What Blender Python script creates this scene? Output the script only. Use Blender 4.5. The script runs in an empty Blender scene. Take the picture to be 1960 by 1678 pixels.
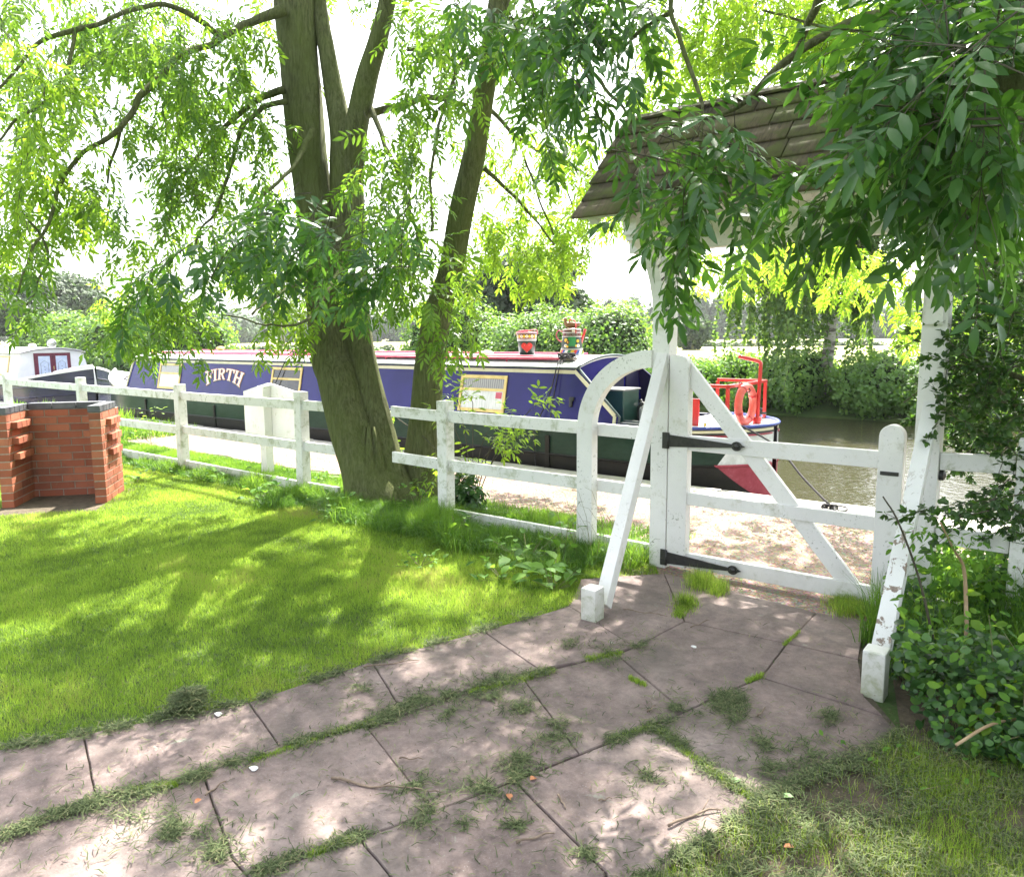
import bpy, bmesh, math, random
import numpy as np
from mathutils import Vector, Matrix, noise as mnoise
random.seed(7); rng = np.random.default_rng(7)
scene = bpy.context.scene
C = scene.collection
R_ = math.radians

# ------------------------------------------------------------------ camera
# world X runs along the canal (towards the right), Y across it, Z up
EYE = Vector((0, 0, 1.6)); FPX = 1450.0
_p, _r, _th = R_(7.75), R_(-0.5), R_(52)
_fw = Vector((0, math.cos(_p), -math.sin(_p))); _up = Vector((0, math.sin(_p), math.cos(_p))); _rt = Vector((1, 0, 0))
_c, _s = math.cos(_r), math.sin(_r)
_R = _c * _rt + _s * _up; _U = -_s * _rt + _c * _up
_e = Vector((math.sin(_th), -math.cos(_th), 0)); _n = Vector((math.cos(_th), math.sin(_th), 0))
def _tw(v): return Vector((v.dot(_e), v.dot(_n), v.z))
CR, CU, CF = _tw(_R), _tw(_U), _tw(_fw)
cam_d = bpy.data.cameras.new("camera"); cam = bpy.data.objects.new("camera", cam_d); C.objects.link(cam)
cam.matrix_world = Matrix(((CR.x, CU.x, -CF.x, EYE.x), (CR.y, CU.y, -CF.y, EYE.y), (CR.z, CU.z, -CF.z, EYE.z), (0, 0, 0, 1)))
cam_d.sensor_fit = 'HORIZONTAL'; cam_d.sensor_width = 36; cam_d.lens = 36 * FPX / 1960
cam_d.clip_start = 0.05; cam_d.clip_end = 3000
scene.camera = cam
def ray(px, py): return (px - 980) / FPX * CR + (839 - py) / FPX * CU + CF
def G(px, py, z=0.0):
    d = ray(px, py); return EYE + d * ((z - EYE.z) / d.z)
def S(px, py, s):
    d = ray(px, py); return EYE + d * (s / d.y)
def D(px, py, dist): return EYE + ray(px, py) * dist

# ------------------------------------------------------------------ world and sun
SUN_EL = 55.0
sun_h = Vector((CF.x, CF.y, 0)).normalized()
sun_h = Matrix.Rotation(R_(-16), 3, 'Z') @ sun_h
SUN = Vector((sun_h.x * math.cos(R_(SUN_EL)), sun_h.y * math.cos(R_(SUN_EL)), math.sin(R_(SUN_EL))))
w = bpy.data.worlds.new("World"); scene.world = w; w.use_nodes = True
nt = w.node_tree; bg = nt.nodes["Background"]
sky = nt.nodes.new("ShaderNodeTexSky"); sky.sky_type = 'NISHITA'; sky.sun_disc = False
sky.sun_elevation = R_(SUN_EL); sky.sun_rotation = math.atan2(SUN.x, SUN.y)
sky.air_density = 1.0; sky.dust_density = 3.0; sky.ozone_density = 0.6
hs = nt.nodes.new("ShaderNodeHueSaturation"); hs.inputs['Saturation'].default_value = 0.35
nt.links.new(sky.outputs[0], hs.inputs['Color']); nt.links.new(hs.outputs[0], bg.inputs[0])
bg.inputs[1].default_value = 0.15
sd = bpy.data.lights.new("sun", 'SUN'); sd.energy = 5.0; sd.angle = R_(0.5); sd.color = (1, .95, .86)
so = bpy.data.objects.new("sun", sd); C.objects.link(so)
so.rotation_euler = SUN.to_track_quat('Z', 'Y').to_euler()
scene.view_settings.view_transform = 'Standard'; scene.view_settings.look = 'None'
scene.view_settings.gamma = 1.0; scene.view_settings.exposure = 2.13
scene.render.engine = 'CYCLES'
scene.cycles.max_bounces = 8; scene.cycles.transmission_bounces = 6; scene.cycles.diffuse_bounces = 4

# ------------------------------------------------------------------ materials
MATS = {}
def nodes(name):
    m = bpy.data.materials.new(name); m.use_nodes = True
    return m, m.node_tree, m.node_tree.nodes["Principled BSDF"]
def N(nt, typ, **kw):
    n = nt.nodes.new(typ)
    for k, v in kw.items():
        if k in n.inputs.keys(): n.inputs[k].default_value = v
        else: setattr(n, k, v)
    return n
def coords(nt, scale=(1, 1, 1), kind='Object'):
    tc = N(nt, "ShaderNodeTexCoord"); mp = N(nt, "ShaderNodeMapping"); mp.inputs['Scale'].default_value = scale
    nt.links.new(tc.outputs[kind], mp.inputs[0]); return mp.outputs[0]
def rgb(c): return (c[0], c[1], c[2], 1)
def ramp(nt, fac, stops):
    r = N(nt, "ShaderNodeValToRGB"); cr = r.color_ramp
    while len(cr.elements) < len(stops): cr.elements.new(.5)
    for e, (p, c) in zip(cr.elements, stops): e.position = p; e.color = rgb(c)
    nt.links.new(fac, r.inputs[0]); return r.outputs[0]
def noise(nt, vec, scale, detail=6, rough=.6, dist=0):
    n = N(nt, "ShaderNodeTexNoise"); n.inputs['Scale'].default_value = scale; n.inputs['Detail'].default_value = detail
    n.inputs['Roughness'].default_value = rough; n.inputs['Distortion'].default_value = dist
    nt.links.new(vec, n.inputs['Vector']); return n.outputs[0]
def mix(nt, fac, a, b, mode='MIX'):
    m = N(nt, "ShaderNodeMix"); m.data_type = 'RGBA'; m.blend_type = mode
    for sock, v in ((m.inputs[0], fac), (m.inputs[6], a), (m.inputs[7], b)):
        if isinstance(v, (int, float)): sock.default_value = v
        elif isinstance(v, tuple): sock.default_value = rgb(v)
        else: nt.links.new(v, sock)
    return m.outputs[2]
def bump(nt, bs, h, strength=.4, dist=.01):
    b = N(nt, "ShaderNodeBump"); b.inputs['Strength'].default_value = strength; b.inputs['Distance'].default_value = dist
    nt.links.new(h, b.inputs['Height']); nt.links.new(b.outputs[0], bs.inputs['Normal'])
def pmat(name, c1, c2, scale=3, rough=.6, lo=.35, hi=.65, bscale=None, bstr=.3, bdist=.005, metal=0, stretch=(1, 1, 1), spec=.5, coat=0):
    """two colour noise paint / stone / wood"""
    if name in MATS: return MATS[name]
    m, nt, bs = nodes(name); v = coords(nt, stretch)
    n = noise(nt, v, scale); col = ramp(nt, n, [(lo, c1), (hi, c2)])
    nt.links.new(col, bs.inputs['Base Color']); bs.inputs['Roughness'].default_value = rough; bs.inputs['Metallic'].default_value = metal
    bs.inputs['Specular IOR Level'].default_value = spec; bs.inputs['Coat Weight'].default_value = coat
    if bscale: bump(nt, bs, noise(nt, v, bscale, 8, .7), bstr, bdist)
    MATS[name] = m; return m
def white_paint(name='white_paint', dirt=.55, green=.5):
    if name in MATS: return MATS[name]
    m, nt, bs = nodes(name); v = coords(nt)
    base = ramp(nt, noise(nt, v, 2.2, 5), [(.35, (.70, .69, .68)), (.65, (.80, .79, .775))])
    st = coords(nt, (.6, .6, 6)); grime = noise(nt, v, 9, 10, .75, .4)
    g1 = ramp(nt, grime, [(dirt, (0, 0, 0)), (dirt + .16, (1, 1, 1))])
    c = mix(nt, g1, base, (.52, .51, .43) if green < .8 else (.36, .38, .26))
    # specks of black algae
    sp = ramp(nt, noise(nt, v, 48, 5, .65), [(.60, (0, 0, 0)), (.68, (1, 1, 1))])
    gate = ramp(nt, noise(nt, v, 3.1, 3), [(.5, (0, 0, 0)), (.62, (1, 1, 1))])
    f = mix(nt, 1.0, sp, gate, 'MULTIPLY')
    c = mix(nt, f, c, (.16, .17, .12))
    # green growth where upward / low
    geo = N(nt, "ShaderNodeNewGeometry"); sx = N(nt, "ShaderNodeSeparateXYZ"); nt.links.new(geo.outputs['Position'], sx.inputs[0])
    mr = N(nt, "ShaderNodeMapRange"); mr.inputs[1].default_value = 0; mr.inputs[2].default_value = .28; mr.inputs[3].default_value = green; mr.inputs[4].default_value = 0
    nt.links.new(sx.outputs[2], mr.inputs[0])
    mm = N(nt, "ShaderNodeMath", operation='MULTIPLY'); nt.links.new(mr.outputs[0], mm.inputs[0]); nt.links.new(noise(nt, v, 14, 6, .7), mm.inputs[1])
    c = mix(nt, mm.outputs[0], c, (.22, .25, .12))
    nt.links.new(c, bs.inputs['Base Color']); bs.inputs['Roughness'].default_value = .45
    bump(nt, bs, noise(nt, coords(nt, (1, 1, 1)), 40, 6, .7), .25, .003)
    MATS[name] = m; return m
def peeling_paint():
    m, nt, bs = nodes('peeling_paint'); v = coords(nt, (1, 1, .45))
    n = noise(nt, v, 16, 8, .72, .6); base = ramp(nt, noise(nt, coords(nt), 3), [(.3, (.74, .74, .72)), (.7, (.82, .82, .8))])
    wood = ramp(nt, noise(nt, coords(nt, (8, 8, 1)), 9), [(.3, (.20, .15, .12)), (.7, (.36, .29, .23))])
    f = ramp(nt, n, [(.555, (0, 0, 0)), (.58, (1, 1, 1))])
    geo = N(nt, "ShaderNodeNewGeometry"); sx = N(nt, "ShaderNodeSeparateXYZ"); nt.links.new(geo.outputs['Position'], sx.inputs[0])
    rp = N(nt, "ShaderNodeMapRange"); rp.inputs[1].default_value = 1.0; rp.inputs[2].default_value = .62; rp.inputs[3].default_value = 0; rp.inputs[4].default_value = 1
    nt.links.new(sx.outputs[2], rp.inputs[0])
    f = mix(nt, 1.0, f, rp.outputs[0], 'MULTIPLY')
    nt.links.new(mix(nt, f, base, wood), bs.inputs['Base Color']); bs.inputs['Roughness'].default_value = .6
    bump(nt, bs, n, .5, .004); return m
def leaf_mat(name, front, trans, tmix=.45, rough=.38, var=.35, gloss=.5, straw=None):
    m, nt, bs = nodes(name)
    at = N(nt, "ShaderNodeAttribute"); at.attribute_name = 'v'
    hv = N(nt, "ShaderNodeHueSaturation"); hv.inputs['Color'].default_value = rgb(front)
    mr = N(nt, "ShaderNodeMapRange"); mr.inputs[3].default_value = 1 - var; mr.inputs[4].default_value = 1 + var
    nt.links.new(at.outputs['Fac'], mr.inputs[0]); nt.links.new(mr.outputs[0], hv.inputs['Value'])
    mh = N(nt, "ShaderNodeMapRange"); mh.inputs[3].default_value = .515; mh.inputs[4].default_value = .485
    nt.links.new(at.outputs['Fac'], mh.inputs[0]); nt.links.new(mh.outputs[0], hv.inputs['Hue'])
    cf_ = hv.outputs[0]
    if straw: sf_ = ramp(nt, at.outputs['Fac'], [(.84, (0, 0, 0)), (.96, (.8, .8, .8))]); cf_ = mix(nt, sf_, cf_, straw)
    nt.links.new(cf_, bs.inputs['Base Color']); bs.inputs['Roughness'].default_value = rough
    bs.inputs['Specular IOR Level'].default_value = gloss
    tr = N(nt, "ShaderNodeBsdfTranslucent"); h2 = N(nt, "ShaderNodeHueSaturation"); h2.inputs['Color'].default_value = rgb(trans)
    nt.links.new(mr.outputs[0], h2.inputs['Value']); nt.links.new(mh.outputs[0], h2.inputs['Hue']); nt.links.new(mix(nt, sf_, h2.outputs[0], straw) if straw else h2.outputs[0], tr.inputs[0])
    ms = N(nt, "ShaderNodeMixShader"); ms.inputs[0].default_value = tmix
    nt.links.new(bs.outputs[0], ms.inputs[1]); nt.links.new(tr.outputs[0], ms.inputs[2])
    nt.links.new(ms.outputs[0], nt.nodes["Material Output"].inputs[0]); MATS[name] = m; return m

WHITE = white_paint(); WHITE2 = white_paint('weathered_white_paint', .50, .9); PEEL = peeling_paint()
IRON = pmat('black_iron', (.012, .012, .013), (.035, .033, .032), 30, .42, bscale=60, bstr=.4, bdist=.002)
LEAF = leaf_mat('ash_leaf', (.060, .135, .022), (.27, .48, .035), .48)
LEAF_B = leaf_mat('ash_leaf_bright', (.085, .17, .022), (.42, .66, .045), .54)  # brighter copy of the ash leaf, backlight put into its colours
LEAF_D = leaf_mat('ash_leaf_shaded', (.033, .100, .022), (.13, .30, .026), .34, .36, .4, .45)  # darker copy of the ash leaf, shade put into its colours
LEAF_H = leaf_mat('hawthorn_leaf', (.034, .080, .018), (.11, .26, .026), .34, .45)
LEAF_BUSH = leaf_mat('bramble_leaf', (.085, .18, .034), (.26, .46, .05), .38, .5)
LEAF_FAR = leaf_mat('far_leaf', (.050, .085, .040), (.10, .18, .05), .28, .6, .4)
LEAF_BIRCH = leaf_mat('birch_leaf', (.095, .175, .050), (.24, .40, .06), .40, .5)
LEAF_IVY = leaf_mat('ivy_leaf', (.042, .105, .028), (.14, .30, .03), .28, .32, .6, .45)
LEAF_WEED = leaf_mat('weed_leaf', (.085, .19, .030), (.26, .50, .045), .4, .6, .4, .2)
GRASS = leaf_mat('grass_blade', (.155, .272, .038), (.43, .61, .070), .47, .5, .5, .2, straw=(.36, .33, .12))
GRASS_T = leaf_mat('tall_grass_blade', (.075, .175, .026), (.24, .44, .04), .40, .42, .4, .3)
CLIP = leaf_mat('cut_grass', (.105, .135, .060), (.14, .20, .06), .15, .7, .65, .1, straw=(.22, .20, .11))
BARK = None
def bark(name, c1, c2, c3, zs=.18):
    m, nt, bs = nodes(name); v = coords(nt, (1, 1, zs))
    n = noise(nt, v, 42, 10, .75, .9); big = noise(nt, coords(nt), 1.6, 4)
    col = ramp(nt, n, [(.36, c1), (.62, c2)]); col = mix(nt, ramp(nt, big, [(.4, (0, 0, 0)), (.62, (.6, .6, .6))]), col, c3)
    fleck = ramp(nt, noise(nt, coords(nt), 70, 4, .7), [(.62, (0, 0, 0)), (.75, (.5, .5, .5))]); col = mix(nt, fleck, col, (.22, .22, .17))
    nt.links.new(col, bs.inputs['Base Color']); bs.inputs['Roughness'].default_value = .9; bs.inputs['Specular IOR Level'].default_value = .2
    bump(nt, bs, n, 1.0, .035); return m
BARK = bark('ash_bark', (.055, .058, .026), (.20, .21, .105), (.125, .155, .040), .14)
TWIG = pmat('twig_bark', (.045, .038, .026), (.09, .08, .055), 20, .9)

# ------------------------------------------------------------------ mesh helpers
def link(o, parent=None):
    C.objects.link(o)
    if parent is not None: o.parent = parent
    return o
def tag(o, label=None, cat=None, group=None, kind=None):
    if label: o['label'] = label
    if cat: o['category'] = cat
    if group: o['group'] = group
    if kind: o['kind'] = kind
    return o
def thing(name, label, cat, group=None, loc=(0, 0, 0), rotz=0):
    o = bpy.data.objects.new(name, None); o.empty_display_size = .1; C.objects.link(o); o.location = loc; o.rotation_euler = (0, 0, rotz)
    return tag(o, label, cat, group)
def np_mesh(name, V, F, mat, parent=None, attr=None, smooth=False):
    """V (n,3); F (m,k) all faces same size"""
    V = np.asarray(V, dtype=np.float32); F = np.asarray(F, dtype=np.int32); k = F.shape[1]
    me = bpy.data.meshes.new(name); me.vertices.add(len(V)); me.vertices.foreach_set('co', V.ravel())
    me.loops.add(F.size); me.loops.foreach_set('vertex_index', F.ravel())
    me.polygons.add(len(F)); me.polygons.foreach_set('loop_start', np.arange(0, F.size, k, dtype=np.int32))
    me.polygons.foreach_set('loop_total', np.full(len(F), k, dtype=np.int32))
    if smooth: me.polygons.foreach_set('use_smooth', np.ones(len(F), dtype=bool))
    me.update(calc_edges=True)
    if attr is not None:
        a = me.attributes.new('v', 'FLOAT', 'POINT'); a.data.foreach_set('value', np.asarray(attr, dtype=np.float32))
    me.materials.append(mat)
    return link(bpy.data.objects.new(name, me), parent)
class MB:
    def __init__(s, M=None): s.v = []; s.f = []; s.M = M; s.sm = []
    def add(s, vs, fs, smooth=False):
        b = len(s.v)
        for p in vs:
            p = Vector(p); s.v.append(s.M @ p if s.M else p)
        for f in fs: s.f.append([b + i for i in f]); s.sm.append(smooth)
        return s
    def box(s, x0, x1, y0, y1, z0, z1, ch=.0):
        if ch > 0:
            return s.chbox(x0, x1, y0, y1, z0, z1, ch)
        vs = [(x, y, z) for z in (z0, z1) for x, y in ((x0, y0), (x1, y0), (x1, y1), (x0, y1))]
        return s.add(vs, [(3, 2, 1, 0), (4, 5, 6, 7), (0, 1, 5, 4), (1, 2, 6, 5), (2, 3, 7, 6), (3, 0, 4, 7)])
    def chbox(s, x0, x1, y0, y1, z0, z1, c):
        bm = bmesh.new(); bmesh.ops.create_cube(bm, size=1)
        for v in bm.verts: v.co = Vector(((x0 + x1) / 2 + v.co.x * (x1 - x0), (y0 + y1) / 2 + v.co.y * (y1 - y0), (z0 + z1) / 2 + v.co.z * (z1 - z0)))
        bmesh.ops.bevel(bm, geom=list(bm.edges), offset=c, segments=2, profile=.6, affect='EDGES')
        bm.verts.index_update(); s.add([v.co.copy() for v in bm.verts], [[v.index for v in f.verts] for f in bm.faces]); bm.free(); return s
    def beam(s, a, b, w, h, up=(0, 0, 1), ch=.004):
        """box from a to b, w across, h along up"""
        a = Vector(a); b = Vector(b); x = (b - a); L = x.length; x.normalize(); y = Vector(up).cross(x).normalized(); z = x.cross(y)
        M = Matrix.Translation(a) @ Matrix((x, y, z)).transposed().to_4x4()
        t = MB(M); t.box(0, L, -w / 2, w / 2, -h / 2, h / 2, ch); return s.add(t.v, t.f)
    def prism(s, pts, y0, y1, axis='y', inv=False):
        """outline pts (a,b) swept along axis: y -> (a,y,b); z -> (a,b,z); x -> (x,a,b)"""
        mk = {'y': lambda a, b, c: (a, c, b), 'z': lambda a, b, c: (a, b, c), 'x': lambda a, b, c: (c, a, b)}[axis]
        n = len(pts); vs = [mk(a, b, y0) for a, b in pts] + [mk(a, b, y1) for a, b in pts]
        fs = [list(range(n)), list(range(2 * n - 1, n - 1, -1))] + [[i, (i + 1) % n, n + (i + 1) % n, n + i][::-1] for i in range(n)]
        return s.add(vs, fs)
    def tube(s, pts, rad, seg=10, cap=True, jitter=0, flat=1):
        pts = [Vector(p) for p in pts]; n = len(pts)
        if not hasattr(rad, '__len__'): rad = [rad] * n
        T = [(pts[min(i + 1, n - 1)] - pts[max(i - 1, 0)]).normalized() for i in range(n)]
        u = T[0].orthogonal().normalized(); vs = []
        for i in range(n):
            u = (u - T[i] * u.dot(T[i])).normalized(); v = T[i].cross(u)
            for k in range(seg):
                a = 2 * math.pi * k / seg; rr = rad[i]
                if jitter:
                    q = pts[i] + u * math.cos(a) * rr; rr *= 1 + jitter * mnoise.noise(Vector((math.cos(a) * 2.2 + pts[i].x, math.sin(a) * 2.2 + pts[i].y, pts[i].z * 1.3)))
                vs.append(pts[i] + u * (math.cos(a) * rr) + v * (math.sin(a) * rr * flat))
        fs = [[i * seg + k, i * seg + (k + 1) % seg, (i + 1) * seg + (k + 1) % seg, (i + 1) * seg + k] for i in range(n - 1) for k in range(seg)]
        if cap: fs += [list(range(seg))[::-1], [(n - 1) * seg + k for k in range(seg)]]
        return s.add(vs, fs, True)
    def lathe(s, prof, c=(0, 0, 0), seg=24, sy=1.0):
        c = Vector(c); n = len(prof); vs = [c + Vector((r * math.cos(2 * math.pi * k / seg), sy * r * math.sin(2 * math.pi * k / seg), z)) for r, z in prof for k in range(seg)]
        fs = [[i * seg + k, i * seg + (k + 1) % seg, (i + 1) * seg + (k + 1) % seg, (i + 1) * seg + k] for i in range(n - 1) for k in range(seg)]
        fs += [list(range(seg))[::-1], [(n - 1) * seg + k for k in range(seg)]]
        return s.add(vs, fs, True)
    def build(s, name, mat, parent=None, auto=True):
        me = bpy.data.meshes.new(name); me.from_pydata([tuple(v) for v in s.v], [], s.f)
        for p, q in zip(me.polygons, s.sm): p.use_smooth = q
        me.materials.append(mat); me.update()
        bm = bmesh.new(); bm.from_mesh(me); bmesh.ops.recalc_face_normals(bm, faces=bm.faces); bm.to_mesh(me); bm.free()
        return link(bpy.data.objects.new(name, me), parent)
def smooth_path(pts, k=6):
    """Catmull-Rom through pts (each a tuple of any length)"""
    P = [np.array(p, float) for p in pts]; P = [2 * P[0] - P[1]] + P + [2 * P[-1] - P[-2]]; out = []
    for i in range(1, len(P) - 2):
        for j in range(k):
            t = j / k; a, b, c, d = P[i - 1:i + 3]
            out.append(.5 * ((2 * b) + (-a + c) * t + (2 * a - 5 * b + 4 * c - d) * t * t + (-a + 3 * b - 3 * c + d) * t ** 3))
    out.append(P[-2]); return out

# ------------------------------------------------------------------ foliage
def norm(a): return a / (np.linalg.norm(a, axis=-1, keepdims=True) + 1e-9)
def leaflets(O, Dr, Up, L, Wd, lod=1, fold=.25, droop=.18):
    """leaf blades: base O, direction Dr, normal Up, length L, half width Wd -> V,F"""
    Sd = norm(np.cross(Dr, Up)); Nn = np.cross(Sd, Dr); n = len(O)
    if lod == 2:    # pointed ellipse of 9 verts, 8 faces as quads
        tx = np.array([0, .28, .28, .28, .62, .62, .62, .86, .86, 1.0]); ty = np.array([0, -.85, 0, .85, -.95, 0, .95, -.5, .5, 0])
        fz = np.abs(ty) * fold
        F = [(0, 1, 4, 2), (2, 4, 5, 5), (0, 2, 6, 3), (2, 5, 6, 6), (4, 7, 9, 5), (5, 9, 8, 6)]
        F = [(0, 1, 2, 2), (0, 2, 3, 3), (1, 4, 5, 2), (2, 5, 6, 3), (4, 7, 9, 5), (5, 9, 8, 6)]
    elif lod == 1:
        tx = np.array([0, .35, .72, 1, .72, .35]); ty = np.array([0, -1, -.72, 0, .72, 1]); fz = np.abs(ty) * fold
        F = [(0, 1, 2, 3), (0, 3, 4, 5)]
    else:
        tx = np.array([0, .5, 1, .5]); ty = np.array([0, -1, 0, 1]); fz = np.abs(ty) * fold; F = [(0, 1, 2, 3)]
    V = (O[:, None, :] + Dr[:, None, :] * (tx[None, :, None] * L[:, None, None]) + Sd[:, None, :] * (ty[None, :, None] * Wd[:, None, None])
         + Nn[:, None, :] * (fz[None, :, None] * Wd[:, None, None] - droop * (tx ** 2)[None, :, None] * L[:, None, None]))
    k = len(tx)
    if lod == 2:    # split triangles out of degenerate quads: keep triangles everywhere
        T = []
        for f in F:
            T.append(f[:3]);
            if f[3] != f[2]: T.append((f[0], f[2], f[3]))
        F = T
    F = np.array(F)[None] + (np.arange(n) * k)[:, None, None]
    return V.reshape(-1, 3), F.reshape(-1, F.shape[-1]), k
def compound(O, Dr, Lr, pairs=4, lod=1, ls=1.0, parts=None):
    """ash leaves: O origin, Dr direction, Lr rachis length"""
    n = len(O); Up = norm(np.cross(np.cross(Dr, np.array([0, 0, 1.])) + rng.normal(0, .35, (n, 3)), Dr)); Up[Up[:, 2] < 0] *= -1
    Sd = norm(np.cross(Dr, Up)); OO = []; DD = []; UU = []; LL = []
    for k in range(pairs):
        f = .32 + .60 * k / max(1, pairs - 1)
        base = O + Dr * (Lr * f)[:, None] - Up * (Lr * .22 * f * f)[:, None]
        for sg in (-1, 1):
            a = .95 + rng.normal(0, .15, n)
            d = norm(Dr * np.cos(a)[:, None] + Sd * (sg * np.sin(a))[:, None] + rng.normal(0, .12, (n, 3)) - np.array([0, 0, .25]))
            OO.append(base); DD.append(d); UU.append(norm(Up + rng.normal(0, .30, (n, 3)))); LL.append(Lr * rng.uniform(.28, .50, n) * ls)
    base = O + Dr * Lr[:, None] - Up * (Lr * .22)[:, None]
    OO.append(base); DD.append(norm(Dr - Up * .35 + rng.normal(0, .1, (n, 3)))); UU.append(Up); LL.append(Lr * .45 * ls)
    OO = np.concatenate(OO); DD = np.concatenate(DD); UU = np.concatenate(UU); LL = np.concatenate(LL)
    V, F, k = leaflets(OO, DD, UU, LL, LL * rng.uniform(.125, .175, len(LL)), lod)
    val = np.tile(rng.uniform(0, 1, n), 2 * pairs + 1) * .6 + rng.uniform(0, .4, len(LL))
    return V, F, np.repeat(val, k), (O, base)
def strips(A, B, r):
    """thin three sided stalks from A to B"""
    d = norm(B - A); u = norm(np.cross(d, np.array([.3, .2, 1.]))); v = np.cross(d, u); n = len(A); V = []
    for P, rr in ((A, r), (B, r * .5)):
        for k in range(3):
            a = 2.094 * k; V.append(P + (u * math.cos(a) + v * math.sin(a)) * np.reshape(rr, (-1, 1)))
    V = np.stack(V, 1).reshape(-1, 3); F = np.array([(0, 1, 4, 3), (1, 2, 5, 4), (2, 0, 3, 5)])[None] + (np.arange(n) * 6)[:, None, None]
    return V, F.reshape(-1, 4)
class Foliage:
    """collects leaves of one material (quads or tris) and one twig mesh"""
    def __init__(s): s.L = {}; s.T = []
    def put(s, key, V, F, A): s.L.setdefault((key, F.shape[1]), []).append((V, F, A))
    def build(s, parent, name, mats):
        for (key, k), lst in s.L.items():
            off = 0; VV = []; FF = []; AA = []
            for V, F, A in lst: VV.append(V); FF.append(F + off); AA.append(A); off += len(V)
            np_mesh(name, np.concatenate(VV), np.concatenate(FF), mats[key], parent, np.concatenate(AA))
        if s.T:
            off = 0; VV = []; FF = []
            for V, F in s.T: VV.append(V); FF.append(F + off); off += len(V)
            np_mesh('twigs', np.concatenate(VV), np.concatenate(FF), TWIG, parent)
def spray(fol, key, P, Dv, tl, leaf, lod=1, pairs=4, nl=7, ls=1.0, droop=.5):
    """leafy twigs starting at P (n,3) heading Dv; tl twig length, leaf = rachis length, nl pairs of leaves"""
    n = len(P); cur = P.copy(); d = norm(Dv); pts = [cur.copy()]; dirs = [d.copy()]
    tl = np.broadcast_to(tl, (n,)) * rng.uniform(.7, 1.3, n)
    for k in range(nl):
        d = norm(d + np.array([0, 0, -droop / nl]) + rng.normal(0, .13, (n, 3))); cur = cur + d * (tl / nl)[:, None]
        pts.append(cur.copy()); dirs.append(d.copy())
    for k in range(nl):
        fol.T.append(strips(pts[k], pts[k + 1], .0045 * (1 - .8 * k / nl) * (leaf / .22) * np.ones(n)))
    for k in range(1, nl + 1):
        if k < nl * .25: continue
        d = dirs[k]; side = norm(np.cross(d, norm(rng.normal(0, 1, (n, 3)) + np.array([0, 0, .8]))))
        for sg in ((-1, 1) if k < nl else (-1, 0, 1)):
            sel = rng.uniform(0, 1, n) < .9
            if not sel.any(): continue
            dd = norm(d * (.65 if sg else 1) + side * sg * .8 + np.array([0, 0, -.25]) + rng.normal(0, .18, (n, 3)))[sel]
            Lr = leaf * rng.uniform(.75, 1.2, sel.sum())
            V, F, A, (a, b) = compound(pts[k][sel], dd, Lr, pairs, lod, ls); fol.put(key, V, F, A)
            if lod >= 1: fol.T.append(strips(a, b, .0016 * (leaf / .22) * np.ones(len(a))))
def mass(fol, key, px, py, rx, ry, d0, d1, n, leaf=.2, lod=1, tl=.5, pairs=4, nl=6, ls=1.0, drift=(0, 0, -1), droop=.5):
    """n twigs scattered in the mass whose middle is seen towards (px,py)"""
    P = []; k_ = .40 if lod == 2 else .55; n = max(2, round(n * k_)); f_ = .72 if lod == 2 else .92; rx *= f_; ry *= f_
    for _ in range(n):
        a = random.uniform(0, 2 * math.pi); r = math.sqrt(random.random()); P.append(D(px + rx * r * math.cos(a), py + ry * r * math.sin(a), random.uniform(d0, d1)))
    P = np.array([tuple(p) for p in P]); Dv = norm(rng.normal(0, .7, (n, 3)) + np.array(drift) * .7); P = P - Dv * tl * .5; P[:, 2] += .13 if lod == 2 else .09
    spray(fol, key, P, Dv, tl, leaf, lod, pairs, nl, ls, droop)
def ell_mass(fol, key, c, r, n, leaf=.3, lod=0, tl=.8, pairs=3, nl=4, skip=None):
    P = rng.normal(0, 1, (n, 3)); P = norm(P) * (rng.uniform(.15, 1, (n, 1)) ** .45) * np.array(r) + np.array(c)
    Dv = norm(P - np.array(c) + rng.normal(0, 1, (n, 3)) - np.array([0, 0, .8]))
    spray(fol, key, P, Dv, tl, leaf, lod, pairs, nl)
def clump_leaves(n, lumps, size, lod=1, aspect=.42, flat=.5, drip=0, shell=.35):
    """single leaves over lumpy ellipsoids [(c, r, weight)] -> V,F,A"""
    W = np.array([l[2] for l in lumps], float); W /= W.sum(); idx = rng.choice(len(lumps), n, p=W)
    c = np.array([l[0] for l in lumps])[idx]; r = np.array([l[1] for l in lumps])[idx]
    u = norm(rng.normal(0, 1, (n, 3))); rr = 1 - shell * rng.uniform(0, 1, (n, 1)) ** 1.5
    bumpy = 1 + .16 * np.sin(u[:, :1] * 7 + c[:, :1]) * np.cos(u[:, 1:2] * 6 + u[:, 2:] * 5) + rng.normal(0, .05, (n, 1))
    P = c + u * r * rr * bumpy
    nrm = norm(u + rng.normal(0, .55, (n, 3)) + np.array([0, 0, flat])); Dr = norm(np.cross(nrm, rng.normal(0, 1, (n, 3))) - np.array([0, 0, drip]))
    L = size * rng.uniform(.6, 1.4, n); V, F, k = leaflets(P, Dr, nrm, L, L * aspect, lod, .3, .15)
    tone = .5 * rng.uniform(0, 1, n) + .5 * (.5 + .5 * np.sin(P[:, 0] * 1.7 + P[:, 2] * 3.1) * np.cos(P[:, 1] * 1.3))
    return V, F, np.repeat(tone, k)
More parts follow.
